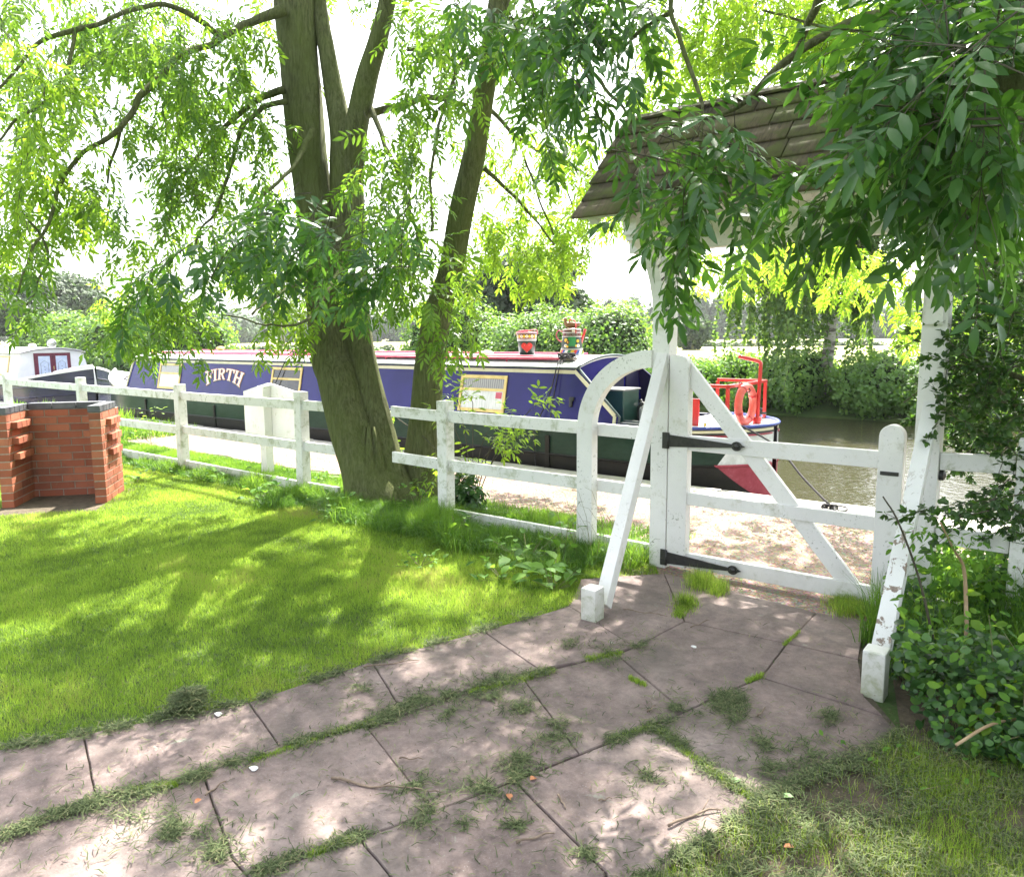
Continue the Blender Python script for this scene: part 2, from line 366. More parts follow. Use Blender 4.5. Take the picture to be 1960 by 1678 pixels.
def core(lumps, f=.72):
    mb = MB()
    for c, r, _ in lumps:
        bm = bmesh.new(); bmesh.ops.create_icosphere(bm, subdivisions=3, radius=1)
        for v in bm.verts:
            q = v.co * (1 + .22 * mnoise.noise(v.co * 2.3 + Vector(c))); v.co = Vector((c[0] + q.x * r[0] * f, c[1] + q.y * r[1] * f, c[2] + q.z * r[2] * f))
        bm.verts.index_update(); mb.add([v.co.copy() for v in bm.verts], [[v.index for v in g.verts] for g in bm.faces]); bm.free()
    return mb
DARKLEAF = pmat('foliage_core_shade', (.018, .030, .010), (.045, .075, .022), 9, .9, bscale=20, bstr=1, bdist=.1, spec=.1)  # dark cores inside the bushes, inner shade put into the colour
# unseen crown lumps above the frame, added to cast shade: (centre, radii, twigs)
SHADE_CROWN_A = [((-8.4, 6.6, 7.8), (3.0, 2.2, 1.5), 34), ((-5.8, 6.6, 8.4), (2.4, 2.2, 1.6), 30), ((-7.0, 3.6, 7.4), (2.2, 1.4, 1.2), 24), ((-10.8, 5.2, 7.2), (2.2, 2.0, 1.4), 36)]
SHADE_CROWN_B = [((-3.9, 7.6, 7.8), (2.4, 2.0, 1.5), 95), ((-2.2, 6.6, 7.4), (2.2, 1.8, 1.4), 85), ((-1.6, 6.7, 6.3), (1.6, 1.4, .9), 60), ((-5.0, 5.3, 7.3), (1.9, 1.0, .9), 60), ((-3.4, 5.2, 7.0), (1.5, 1.0, .9), 50), ((-5.2, 8.8, 7.6), (1.8, 1.3, 1.1), 60)]
SHADE_CROWN_C = [((-.6, 5.4, 6.2), (2.2, 2.0, 1.5), 85), ((.6, 3.4, 5.0), (1.6, 1.8, 1.2), 60), ((-1.6, 3.2, 5.4), (1.8, 1.6, .9), 45), ((1.5, 5.2, 5.6), (2, 2, 1.8), 90)]

# ================================================================== SETTING
def sheet(name, x0, x1, y0, y1, z, mat, label=None, cuts=0):
    mb = MB(); mb.add([(x0, y0, z), (x1, y0, z), (x1, y1, z), (x0, y1, z)], [(0, 1, 2, 3)])
    o = mb.build(name, mat); tag(o, kind='structure'); return o
m, nt, bs = nodes('soil_and_turf'); v = coords(nt)
a = noise(nt, v, .9, 8, .65); b = noise(nt, v, 38, 6, .7)
col = mix(nt, ramp(nt, a, [(.42, (0, 0, 0)), (.6, (1, 1, 1))]), (.045, .095, .016), (.085, .13, .028)); col = mix(nt, ramp(nt, b, [(.5, (0, 0, 0)), (.72, (.75, .75, .75))]), col, (.085, .065, .035))
nt.links.new(col, bs.inputs['Base Color']); bs.inputs['Roughness'].default_value = .95; bump(nt, bs, b, .8, .03); TURF = m
# gravel
m, nt, bs = nodes('gravel'); v = coords(nt); vo = N(nt, "ShaderNodeTexVoronoi"); vo.inputs['Scale'].default_value = 75; nt.links.new(v, vo.inputs['Vector'])
col = mix(nt, .5, ramp(nt, noise(nt, v, 1.3, 9, .7), [(.32, (.185, .130, .095)), (.62, (.30, .235, .19))]), vo.outputs['Color'], 'SOFT_LIGHT')
spk = ramp(nt, noise(nt, v, 60, 5, .8), [(.58, (0, 0, 0)), (.70, (1, 1, 1))]); col = mix(nt, spk, col, (.14, .09, .06))
grit = ramp(nt, noise(nt, v, 5, 8, .75, .5), [(.5, (0, 0, 0)), (.66, (.55, .55, .55))]); col = mix(nt, grit, col, (.22, .15, .10))
nt.links.new(col, bs.inputs['Base Color']); bs.inputs['Roughness'].default_value = .95; bump(nt, bs, vo.outputs['Distance'], .7, .012); GRAVEL = m
# paving stone
m, nt, bs = nodes('paving_stone'); v = coords(nt); a = noise(nt, v, 1.4, 8, .6); b = noise(nt, v, 90, 6, .8)
oi = N(nt, "ShaderNodeAttribute"); oi.attribute_name = 'v'
col = ramp(nt, a, [(.30, (.122, .090, .084)), (.50, (.192, .146, .134)), (.70, (.270, .220, .203))])
hv = N(nt, "ShaderNodeHueSaturation"); mr = N(nt, "ShaderNodeMapRange"); mr.inputs[3].default_value = .9; mr.inputs[4].default_value = 1.12
nt.links.new(oi.outputs['Fac'], mr.inputs[0]); nt.links.new(mr.outputs[0], hv.inputs['Value']); nt.links.new(col, hv.inputs['Color']); col = hv.outputs[0]
mot = ramp(nt, noise(nt, v, 11, 9, .78, .3), [(.36, (.62, .60, .60)), (.64, (1.25, 1.22, 1.20))]); col = mix(nt, 1.0, col, mot, 'MULTIPLY'); col = mix(nt, ramp(nt, noise(nt, v, 130, 5, .8), [(.58, (0, 0, 0)), (.68, (.8, .8, .8))]), col, (.34, .31, .29)); col = mix(nt, ramp(nt, noise(nt, v, 45, 6, .75), [(.60, (0, 0, 0)), (.72, (.7, .7, .7))]), col, (.07, .06, .045))
lich = ramp(nt, noise(nt, v, 7, 7, .7, .8), [(.64, (0, 0, 0)), (.68, (.8, .8, .8))]); col = mix(nt, lich, col, (.27, .27, .22))
damp = ramp(nt, noise(nt, v, 2.6, 5, .6), [(.48, (0, 0, 0)), (.7, (.55, .55, .55))]); col = mix(nt, damp, col, (.075, .065, .055))
nt.links.new(col, bs.inputs['Base Color']); bs.inputs['Roughness'].default_value = .85; bump(nt, bs, mix(nt, .5, b, noise(nt, v, 12, 8, .7)), .6, .010); SLAB = m
COPING = pmat('coping_stone', (.36, .33, .29), (.52, .49, .45), 4, .85, bscale=30, bstr=.5, bdist=.01)
QUAY = pmat('quay_wall', (.05, .045, .035), (.12, .10, .08), 5, .9, bscale=12, bstr=.7, bdist=.03)
m, nt, bs = nodes('field_crop'); v = coords(nt, (1, .25, 1))
col = ramp(nt, noise(nt, v, .09, 8, .7), [(.35, (.30, .33, .10)), (.6, (.46, .44, .19))]); nt.links.new(col, bs.inputs['Base Color']); bs.inputs['Roughness'].default_value = .95; FIELD = m
# water
m, nt, bs = nodes('canal_water'); v = coords(nt, (1, 1.6, 1)); bs.inputs['Base Color'].default_value = (.045, .042, .022, 1); bs.inputs['Roughness'].default_value = .045
bs.inputs['IOR'].default_value = 1.33; bs.inputs['Specular IOR Level'].default_value = .6
h = mix(nt, .5, noise(nt, v, 2.2, 4, .55, .6), noise(nt, v, 9, 3, .5, .3)); bump(nt, bs, h, .55, .055); WATER = m

# ground: one sheet that reaches the horizon, with the canal bed cut into it
prof = [(-400, -.004), (7.30, -.004), (7.30, -1.4), (18.1, -1.4), (18.1, -.30), (19.4, .15), (21, .2), (900, -.1)]
mb = MB(); xs = (-1500, -60, 30, 900)
for i in range(len(prof) - 1):
    (y0, z0), (y1, z1) = prof[i], prof[i + 1]
    for x0, x1 in zip(xs[:-1], xs[1:]): mb.add([(x0, y0, z0), (x1, y0, z0), (x1, y1, z1), (x0, y1, z1)], [(0, 1, 2, 3)])
g = mb.build('ground', TURF); tag(g, kind='structure')
mb = MB(); mb.add([(-1500, 26, .215), (900, 26, .215), (900, 880, -.05), (-1500, 880, -.05)], [(0, 1, 2, 3)]); tag(mb.build('field', FIELD), kind='structure')
mb = MB()
wx = np.concatenate([np.linspace(-200, -40, 20), np.linspace(-38, 8, 60), np.linspace(10, 80, 8)])
mb.add([(-300, 7.302, -.35), (80, 7.302, -.35), (80, 18.5, -.35), (-300, 18.5, -.35)], [(0, 1, 2, 3)]); tag(mb.build('water', WATER), kind='structure')
mb = MB(); mb.box(-300, 80, 7.285, 7.298, -1.4, -.03); tag(mb.build('quay_wall', QUAY), kind='structure')
# coping stones along the water
mb = MB(); x = -60.0
while x < 12:
    L = random.uniform(.9, 1.3); mb.box(x + .006, x + L - .006, 6.86 + random.uniform(-.01, .01), 7.33 + random.uniform(-.01, .008), -.12, .02 + random.uniform(-.006, .006), .012); x += L
tag(mb.build('canal_coping', COPING), kind='structure')
# towpath: gravel band with a ragged near edge
near = []
for x in np.arange(-70, 14.01, .15):
    e = 5.62 + .16 * mnoise.noise(Vector((x * .9, 0, 0))) + .10 * mnoise.noise(Vector((x * 4, 3, 0)))
    if x < -7: e += -.05 * min(1, (-7 - x) / 3)
    if -5.2 < x < -2.3: e -= .45 * min(1, (x + 5.2) / 1.2) * (1 - max(0, (x + 2.9) / .6) * 0)
    if x > -2.6: e = 4.25 + .05 * mnoise.noise(Vector((x * 3, 7, 0))) if x < -.75 else 5.3
    near.append((x, e))
V = [(x, e, .004) for x, e in near] + [(x, 6.88 + .05 * mnoise.noise(Vector((x * 2, 9, 0))), .004) for x, e in near]; n = len(near)
mb = MB(); mb.add(V, [(i, i + 1, n + i + 1, n + i) for i in range(n - 1)]); tag(mb.build('towpath', GRAVEL), kind='structure')

# paved path: irregular slabs laid on soil
SL = [[(-150, 1470), (160, 1412), (184, 1535), (-150, 1655)],
 [(160, 1412), (475, 1350), (537, 1436), (413, 1482), (184, 1535)],
 [(475, 1350), (712, 1272), (775, 1375), (537, 1436)],
 [(712, 1272), (924, 1213), (1031, 1287), (918, 1319), (775, 1375)],
 [(924, 1213), (1090, 1165), (1215, 1243), (1115, 1272), (1031, 1287)],
 [(1090, 1165), (1112, 1112), (1270, 1100), (1310, 1193), (1215, 1243)],
 [(1270, 1100), (1563, 1177), (1506, 1236), (1310, 1193)],
 [(-150, 1655), (184, 1535), (390, 1490), (445, 1650), (480, 1690), (-150, 1850)],
 [(390, 1490), (537, 1436), (702, 1400), (830, 1562), (689, 1615), (480, 1690), (445, 1650)],
 [(702, 1400), (775, 1375), (918, 1319), (1000, 1302), (1108, 1450), (830, 1562)],
 [(1000, 1302), (1115, 1272), (1181, 1258), (1310, 1368), (1108, 1450)],
 [(1181, 1258), (1215, 1243), (1310, 1193), (1506, 1236), (1457, 1301), (1380, 1335), (1310, 1368)],
 [(480, 1690), (689, 1615), (760, 1700), (700, 1850), (300, 1850)],
 [(689, 1615), (985, 1505), (1160, 1680), (1100, 1850), (700, 1850), (760, 1700)],
 [(985, 1505), (1250, 1396), (1457, 1544), (1300, 1650), (1170, 1740), (1160, 1680)],
 [(1250, 1396), (1380, 1335), (1457, 1301), (1690, 1375), (1715, 1402), (1664, 1449), (1560, 1480), (1457, 1544)],
 [(1563, 1177), (1655, 1192), (1643, 1268), (1506, 1236)],
 [(1506, 1236), (1643, 1268), (1655, 1340), (1690, 1375), (1457, 1301)]]
VV = []; FF = []; AA = []; bm = bmesh.new(); lay = bm.verts.layers.float.new('v')
for poly in SL:
    P = [G(*q) for q in poly]; c = sum(P, Vector()) / len(P); zt = .018 + random.uniform(-.005, .005); val = random.random()
    tilt = Vector((random.uniform(-.004, .004), random.uniform(-.004, .004)))
    ins = []
    n = len(P); area = sum(P[i].x * P[(i + 1) % n].y - P[(i + 1) % n].x * P[i].y for i in range(n))
    if area < 0: P = P[::-1]
    for i in range(n):      # inset 6 mm
        a, b, d = P[i - 1], P[i], P[(i + 1) % n]; e1 = (b - a).normalized(); e2 = (d - b).normalized()
        n1 = Vector((-e1.y, e1.x, 0)); n2 = Vector((-e2.y, e2.x, 0)); k = (n1 + n2); k = k / max(.3, 1 + n1.dot(n2)); ins.append(b + k * .0025)
    # subdivide edges and roughen them
    ring = []
    for i in range(n):
        a, b = ins[i], ins[(i + 1) % n]; m_ = max(2, int((b - a).length / .05))
        for j in range(m_):
            q = a.lerp(b, j / m_); q = q + Vector((mnoise.noise(q * 14), mnoise.noise(q * 14 + Vector((5, 5, 5))), 0)) * .003; ring.append(q)
    zz = lambda q: zt + tilt.x * (q.x - c.x) + tilt.y * (q.y - c.y)
    top = [bm.verts.new((c.x + (q.x - c.x) * .99, c.y + (q.y - c.y) * .99, zz(q))) for q in ring]
    mid = [bm.verts.new((q.x, q.y, zz(q) - .005)) for q in ring]; bot = [bm.verts.new((q.x, q.y, -.03)) for q in ring]
    for vtx in top + mid + bot: vtx[lay] = val
    bm.faces.new(top)
    for A_, B_ in ((top, mid), (mid, bot)):
        for i in range(len(ring)): bm.faces.new((A_[i], B_[i], B_[(i + 1) % len(ring)], A_[(i + 1) % len(ring)]))
bmesh.ops.recalc_face_normals(bm, faces=bm.faces)
me = bpy.data.meshes.new('path'); bm.to_mesh(me); bm.free(); me.materials.append(SLAB); path = link(bpy.data.objects.new('path', me)); tag(path, kind='structure')
SOIL = pmat('path_soil', (.055, .048, .030), (.12, .10, .07), 25, .95, bscale=60, bstr=.8, bdist=.01)
mb = MB(); hull = [(-300, 1500), (160, 1408), (475, 1345), (712, 1268), (924, 1210), (1088, 1160), (1108, 1108), (1270, 1096), (1563, 1172), (1675, 1192), (1665, 1330), (1725, 1402), (1670, 1455), (1565, 1488), (1460, 1552), (1300, 1660), (1100, 1900), (-300, 1900)]
mb.add([tuple(G(*q, .003)) for q in hull], [list(range(len(hull)))]); tag(mb.build('path_bed', SOIL), kind='structure')

# ================================================================== FENCES
def post(mb, x, y, h, w=.10, z0=-.1, rot=0, lean=(0, 0)):
    M = Matrix.Translation((x, y, 0)) @ Matrix.Rotation(rot, 4, 'Z') @ Matrix.Rotation(lean[0], 4, 'X') @ Matrix.Rotation(lean[1], 4, 'Y')
    t = MB(M)
    # four sided post with a weathered slightly chamfered top
    t.box(-w / 2, w / 2, -w / 2, w / 2, z0, h, .006); mb.add(t.v, t.f)
def fence(name, label, posts, rails, zs, mat=WHITE2, fy=4.66):
    t = thing(name, label, 'fence', 'white fences along the towpath')
    for x, h in posts:
        mb = MB(); post(mb, x, fy, h, .105, lean=(random.uniform(-.008, .008), random.uniform(-.008, .008))); mb.build('post', mat, t)
    for (x0, x1) in rails:
        for z in zs:
            mb = MB(); dz = random.uniform(-.006, .006); mb.beam((x0, fy + .0, z + dz), (x1, fy, z + random.uniform(-.006, .006)), .036, .095); mb.build('rail', mat, t)
    return t
ZS = (.927, .515, .10)
fence('post_and_rail_fence', 'long white post and rail fence running left from the tree trunk past the brick barbecue',
      [(-19.6, 1.06), (-16.9, 1.06), (-14.05, 1.06), (-11.3, 1.07), (-8.66, 1.06), (-6.33, 1.06)],
      [(-19.55, -16.95), (-16.85, -14.1), (-14.0, -11.35), (-11.25, -8.71), (-8.61, -6.385), (-6.275, -5.78)], ZS)
t = fence('post_and_rail_fence', 'short white rail fence between the tree trunk and the curved gate arch', [(-4.36, 1.06)],
      [(-4.305, -2.99)], ZS)
for z in ZS[:2]:
    mb = MB(); mb.beam((-5.0, 4.66, z + .01), (-4.415, 4.66, z), .036, .095); mb.build('rail', WHITE2, t)
fence('post_and_rail_fence', 'white rail fence to the right of the gate, behind ivy and hawthorn', [(-.27, 1.05), (1.9, 1.05)],
      [(-.67, -.325), (-.215, 1.85)], (.905, .485, .08))

# ================================================================== LYCH GATE
lg = thing('roofed_gateway', 'white timber gateway with two propped posts and a mossy shingle roof', 'gateway', None, (-1.55, 4.67, 0))
inv = Vector((-1.55, 4.67, 0))
def L(mb, name, mat, par=None):
    """build in world space, then re-base on the gateway's empty"""
    o = mb.build(name, mat); o.parent = par or lg
    o.matrix_parent_inverse = Matrix.Translation(-inv) if par is None else Matrix.Identity(4); return o
XL, XR, YG = -2.345, -.735, 4.68
for x in (XL, XR):
    mb = MB(); mb.box(x - .062, x + .062, YG - .062, YG + .062, -.1, 2.42, .006); L(mb, 'post', WHITE)
# braces with foot blocks
for x, zt, bm_ in ((XL, 1.45, WHITE), (XR, 1.20, PEEL)):
    mb = MB(); mb.beam((x + .01, YG - .02, zt + .02), (x + (.18 if x < -2 else .02), 3.60, .06), .074, .078, up=(1, 0, 0)); L(mb, 'brace', bm_)
    mb = MB()
    fx = x + (.175 if x < -2 else .035); M = Matrix.Translation((fx, 3.50, 0)); tt = MB(M); h = .20 if x < -2 else .215
    tt.box(-.047, .047, -.05, .05, -.1, h, .007); mb.add(tt.v, tt.f); L(mb, 'foot_block', white_paint('stained_white_paint', .50, 1.3))
# beam, knee braces, tie pieces
mb = MB(); mb.box(-2.60, -.35, YG - .05, YG + .05, 2.14, 2.36, .006); L(mb, 'beam', WHITE)
for x in (XL, XR):
    for sg in (-1, 1):      # curved knee braces under the cross tie, across the gateway roof
        pts = []
        for k in range(9):
            a = k / 8 * math.pi / 2; pts.append((YG + sg * (.055 + .40 * (1 - math.cos(a))), 1.64 + .56 * math.sin(a)))
        inn = [(YG + sg * (.055 + .30 * (1 - math.cos(k / 8 * math.pi / 2)) + .0), 1.83 + .37 * math.sin(k / 8 * math.pi / 2)) for k in range(9)]
        mb = MB()
        for k in range(8):
            a0 = Vector((x, pts[k][0], pts[k][1])); a1 = Vector((x, pts[k + 1][0], pts[k + 1][1]))
            mb.beam(a0, a1 + (a1 - a0) * .12, .06, .085, up=(1, 0, 0), ch=0)
        L(mb, 'knee_brace', WHITE)
    mb = MB(); mb.box(x - .045, x + .045, YG - .50, YG + .50, 2.20, 2.30, .005); L(mb, 'cross_tie', WHITE)
# arch piece left of the gateway
mb = MB(); cx, cz, Ro, Ri = XL - .055, .93, .60, .475
out = [(cx - Ro * math.cos(a) * .98, cz + Ro * math.sin(a) * .94) for a in np.linspace(0, math.pi / 2, 20)]
inn = [(cx - Ri * math.cos(a) * .98, cz + Ri * math.sin(a) * .94) for a in np.linspace(0, math.pi / 2, 20)]
for i in range(19): mb.prism([out[i], out[i + 1], inn[i + 1], inn[i]], YG - .085, YG - .005)
bmj = mb; L(mb, 'curved_arch', WHITE)
mb = MB(); mb.box(-2.995, -2.865, YG - .083, YG - .003, -.1, .93, .005); L(mb, 'arch_post', WHITE)
mb = MB(); mb.box(-3.03, -2.94, YG + .0, YG + .06, -.1, 1.0, .005); L(mb, 'backing_post', WHITE2)
for z in ZS:
    mb = MB(); mb.beam((-2.89, YG + .022, z - .01), (XL - .055, YG + .022, z - .015), .036, .09); L(mb, 'rail', WHITE)
# roof: steep shingle slopes over the gate
x0, x1 = -2.65, -.25; yR, zR = YG, 3.00; yE, zE = YG - .62, 2.31
SHING = None
m, nt, bs = nodes('oak_shingle'); v = coords(nt, (1, 3, 3)); at = N(nt, "ShaderNodeAttribute"); at.attribute_name = 'v'
n1 = noise(nt, coords(nt, (14, 2, 2)), 4, 8, .7); col = ramp(nt, n1, [(.3, (.048, .038, .024)), (.7, (.145, .112, .072))])
hv = N(nt, "ShaderNodeHueSaturation"); mr = N(nt, "ShaderNodeMapRange"); mr.inputs[3].default_value = .65; mr.inputs[4].default_value = 1.35
nt.links.new(at.outputs['Fac'], mr.inputs[0]); nt.links.new(mr.outputs[0], hv.inputs['Value']); nt.links.new(col, hv.inputs['Color'])
moss = ramp(nt, noise(nt, coords(nt), 5, 8, .7, .5), [(.45, (0, 0, 0)), (.6, (1, 1, 1))]); col = mix(nt, moss, hv.outputs[0], (.100, .110, .036))
nt.links.new(col, bs.inputs['Base Color']); bs.inputs['Roughness'].default_value = .9; bump(nt, bs, n1, .6, .008); SHING = m
def shingle_slope(sg):
    V = []; F = []; A = []; rows = 6; a = Vector((0, -sg * abs(yE - yR), zE - zR)) ; Ls = a.length; dn = a.normalized(); nr = Vector((0, dn.z * sg, 0)); nr = Vector((1, 0, 0)).cross(dn) * (-sg); nr = nr if nr.z > 0 else -nr
    for r in range(rows):
        d0 = Ls * r / rows - .02; d1 = Ls * (r + 1) / rows + .035; x = x0 - random.uniform(0, .1)
        while x < x1:
            w_ = random.uniform(.22, .48); xa = max(x, x0 - .012) + .005; xb = min(x + w_, x1 + .012) - .005; x += w_
            if xb - xa < .03: continue
            dd = random.uniform(-.006, .008); up0, up1 = .006, .026; th = .018; sag = random.uniform(-.002, .003)
            b = len(V); ya = Vector((0, yR, zR))
            for xx in (xa, xb):
                for dist, upn in ((d0, up0), (d1 + dd, up1 + sag), (d1 + dd, up1 + sag + th), (d0, up0 + th)):
                    V.append(tuple(ya + Vector((xx, 0, 0)) + dn * dist + nr * upn))
            F += [(b, b + 1, b + 2, b + 3), (b + 7, b + 6, b + 5, b + 4), (b, b + 4, b + 5, b + 1), (b + 1, b + 5, b + 6, b + 2), (b + 2, b + 6, b + 7, b + 3), (b + 3, b + 7, b + 4, b)]
            A += [random.random()] * 8
    o = np_mesh('roof_slope', V, F, SHING, None, A); o.parent = lg; o.matrix_parent_inverse = Matrix.Translation(-inv)
    o2 = MB(); nq = nr
    A_ = Vector((0, yR, zR)); B_ = A_ + dn * Ls
    o2.add([tuple(A_ + Vector((xx, 0, 0)) - nq * 0), tuple(B_ + Vector((xx, 0, 0)))][0:0], [])
    return dn, nr, Ls
for sg in (1, -1):
    dn, nr, Ls = shingle_slope(sg)
    mb = MB(); A_ = Vector((0, yR, zR)) ; q = [A_ - nr * .001, A_ + dn * (Ls - .01) - nr * .001, A_ + dn * (Ls - .01) - nr * .022, A_ - nr * .03]
    mb.add([tuple(p + Vector((xx, 0, 0))) for xx in (x0 + .02, x1 - .02) for p in q], [(0, 1, 2, 3), (7, 6, 5, 4), (0, 4, 5, 1), (1, 5, 6, 2), (2, 6, 7, 3), (3, 7, 4, 0)])
    L(mb, 'roof_lining', WHITE)
mb = MB()
for k in range(9):
    xa = x0 + (x1 - x0) * k / 9; xb = x0 + (x1 - x0) * (k + 1) / 9 + .02
    for sg in (-1, 1): mb.beam((xa, yR + sg * .035, zR + .012 + .004 * (k % 2)), (xb, yR + sg * .035, zR + .012 + .004 * (k % 2)), .09, .016, up=(0, sg * .55, 1), ch=.002)
o = L(mb, 'roof_ridge', SHING)
for x in (x0 + .05, x1 - .05):      # white gable ends
    mb = MB(); mb.prism([(yR - .50, 2.37), (yR + .50, 2.37), (yR, 2.92)], x - .012, x + .012, 'x'); L(mb, 'gable_board', WHITE)
for x in (x0 + .10, XL, XR, x1 - .10):
    for sg in (-1, 1):
        mb = MB(); mb.beam((x, yR + sg * .02, zR - .07), (x, yR + sg * .585, zE - .02), .05, .06, up=(1, 0, 0)); L(mb, 'rafter', WHITE)
# latch plate on the post
mb = MB(); mb.lathe([(.001, 0), (.03, 0), (.03, .02), (.012, .03), (.001, .03)], (0, 0, 0), 16)
mb2 = MB(Matrix.Translation((XR + .065, YG - .01, .82)) @ Matrix.Rotation(math.pi / 2, 4, 'Y')); mb2.add(mb.v, mb.f); L(mb2, 'latch_boss', IRON)

# ================================================================== GATE
gt = thing('wooden_gate', 'white wooden garden gate with diagonal brace and black strap hinges', 'gate', None, (0, 0, 0))
yg = 4.655
def outline_round_top(xa, xb, z0, z1, oneside=None):
    r = (xb - xa) / 2; pts = [(xa, z0), (xb, z0)]
    if oneside is None: pts += [(xa + r + r * math.cos(a), z1 - r + r * math.sin(a)) for a in np.linspace(0, math.pi, 14)]
    else:
        r2 = (xb - xa) * .55; pts += [(xb - r2 + r2 * math.cos(a), z1 - r2 + r2 * math.sin(a)) for a in np.linspace(0, math.pi / 2, 8)] + [(xa, z1)]
    return pts
def bev(o, w=.004):
    b = o.modifiers.new('bevel', 'BEVEL'); b.width = w; b.segments = 2; b.limit_method = 'ANGLE'; return o
mb = MB(); mb.prism(outline_round_top(-2.272, -2.135, .03, 1.46, 1), yg - .045, yg + .03); bev(mb.build('hinge_stile', WHITE, gt))
mb = MB(); mb.prism(outline_round_top(-.975, -.845, .035, 1.085), yg - .045, yg + .03); bev(mb.build('latch_stile', WHITE, gt))
for z, h in ((.882, .10), (.508, .085), (.085, .10)):
    mb = MB(); mb.box(-2.137, -.973, yg - .028, yg + .012, z - h / 2, z + h / 2, .004); mb.build('rail', WHITE, gt)
# diagonal brace, lapped behind the rails
q = [(-2.137, 1.41), (-2.137, 1.25), (-1.155, .10), (-1.02, .10)]
mb = MB(); mb.prism(q, yg - .012, yg + .026); bev(mb.build('diagonal_brace', WHITE, gt), .003)
for z in (.892, .085):
    h = bpy.data.objects.new('strap_hinge', None); link(h, gt)
    mb = MB(); yf = yg - .045
    mb.box(-2.313, -2.268, yf - .010, yf + .0, z - .055, z + .055, .003); mb.build('hinge_plate', IRON, h)
    mb = MB(); n_ = 12; top = []; bot = []
    for k in range(n_ + 1):
        u = k / n_; hh = .030 * (1 - u) ** .9 + .011; top.append((-2.27 + .44 * u, z + hh)); bot.append((-2.27 + .44 * u, z - hh))
    sp = [(-1.83 + .032 + .034 * math.cos(a), z + .030 * math.sin(a)) for a in np.linspace(math.pi * .8, 0.35, 9)] + [(-1.742, z)] + [(-1.83 + .032 + .034 * math.cos(a), z - .030 * math.sin(a)) for a in np.linspace(.35, math.pi * .8, 9)]
    mb.prism(bot[:-1] + [bot[-1]] + sp[::-1] + top[::-1], yf - .008, yf - .001); mb.build('strap', IRON, h)
    mb = MB(Matrix.Translation((-1.798, yf - .008, z)) @ Matrix.Rotation(math.pi / 2, 4, 'X')); mb.lathe([(.022, 0), (.018, .006), (.001, .010)], (0, 0, 0), 12); mb.build('bolt_head', IRON, h)
    mb = MB(); mb.tube([(-2.268, yf - .008, z - .052), (-2.268, yf - .008, z + .052)], .008, 8); mb.build('hinge_pin', IRON, h)
mb = MB(); mb.box(-.958, -.862, yg - .052, yg - .0455, .800, .822, .002); mb.build('latch_bar', IRON, gt)

# ================================================================== SIGN BOARD (seen from behind)
sb = thing('sign_board', 'back of a white peaked board on a post between two fence posts', 'sign board')
mb = MB(); mb.box(-7.665, -7.555, 5.06, 5.16, -.1, 1.05, .005); mb.build('post', WHITE, sb)
mb = MB(); mb.prism([(-8.11, .46), (-7.02, .46), (-7.02, .985), (-7.56, 1.075), (-7.64, 1.075), (-8.11, .965)], 5.163, 5.19); bev(mb.build('board', WHITE, sb), .003)

# ================================================================== BRICK BARBECUE
BR = None
m, nt, bs = nodes('red_brick'); at = N(nt, "ShaderNodeAttribute"); at.attribute_name = 'v'
col = ramp(nt, at.outputs['Fac'], [(0, (.27, .075, .036)), (.5, (.36, .105, .050)), (1, (.45, .155, .080))]); v = coords(nt)
col = mix(nt, ramp(nt, noise(nt, v, 60, 6, .8), [(.55, (0, 0, 0)), (.7, (.6, .6, .6))]), col, (.20, .06, .035)); soot = ramp(nt, noise(nt, v, 3.2, 6, .7), [(.5, (0, 0, 0)), (.7, (.6, .6, .6))]); col = mix(nt, soot, col, (.085, .045, .032)); col = mix(nt, ramp(nt, noise(nt, v, 22, 6, .8), [(.6, (0, 0, 0)), (.7, (.35, .35, .35))]), col, (.42, .36, .30))
nt.links.new(col, bs.inputs['Base Color']); bs.inputs['Roughness'].default_value = .85; bump(nt, bs, noise(nt, v, 90, 5, .8), .5, .004); BR = m
BLUEBR = pmat('blue_brick', (.055, .058, .068), (.115, .115, .125), 9, .5, bscale=50, bstr=.4)
MORTAR = pmat('mortar', (.30, .26, .21), (.42, .37, .30), 30, .95, bscale=60, bstr=.6)
pB, pC = G(28, 972), G(183, 964); ax = (pC - pB).normalized(); an = Vector((-ax.y, ax.x, 0)); 
if an.dot(CF) < 0: an = -an
bbq = thing('brick_barbecue', 'open fronted red brick barbecue with black brick top on the lawn', 'barbecue', None, tuple(pB), math.atan2(ax.y, ax.x))
WB = (pC - pB).length; TW = .105; DP = .62
bv = {'v': [], 'f': [], 'a': []}
def brick(store, x0, x1, y0, y1, z0, z1):
    b = len(store['v']); c = .004
    t = MB(); t.chbox(x0, x1, y0, y1, z0, z1, .003); store['v'] += [tuple(p) for p in t.v]; store['f'] += [[b + i for i in f] for f in t.f]; store['a'] += [random.random()] * len(t.v)
def from_store(store, name, mat, par):
    me = bpy.data.meshes.new(name); me.from_pydata(store['v'], [], store['f']); a_ = me.attributes.new('v', 'FLOAT', 'POINT'); a_.data.foreach_set('value', store['a']); me.materials.append(mat); me.update()
    return link(bpy.data.objects.new(name, me), par)
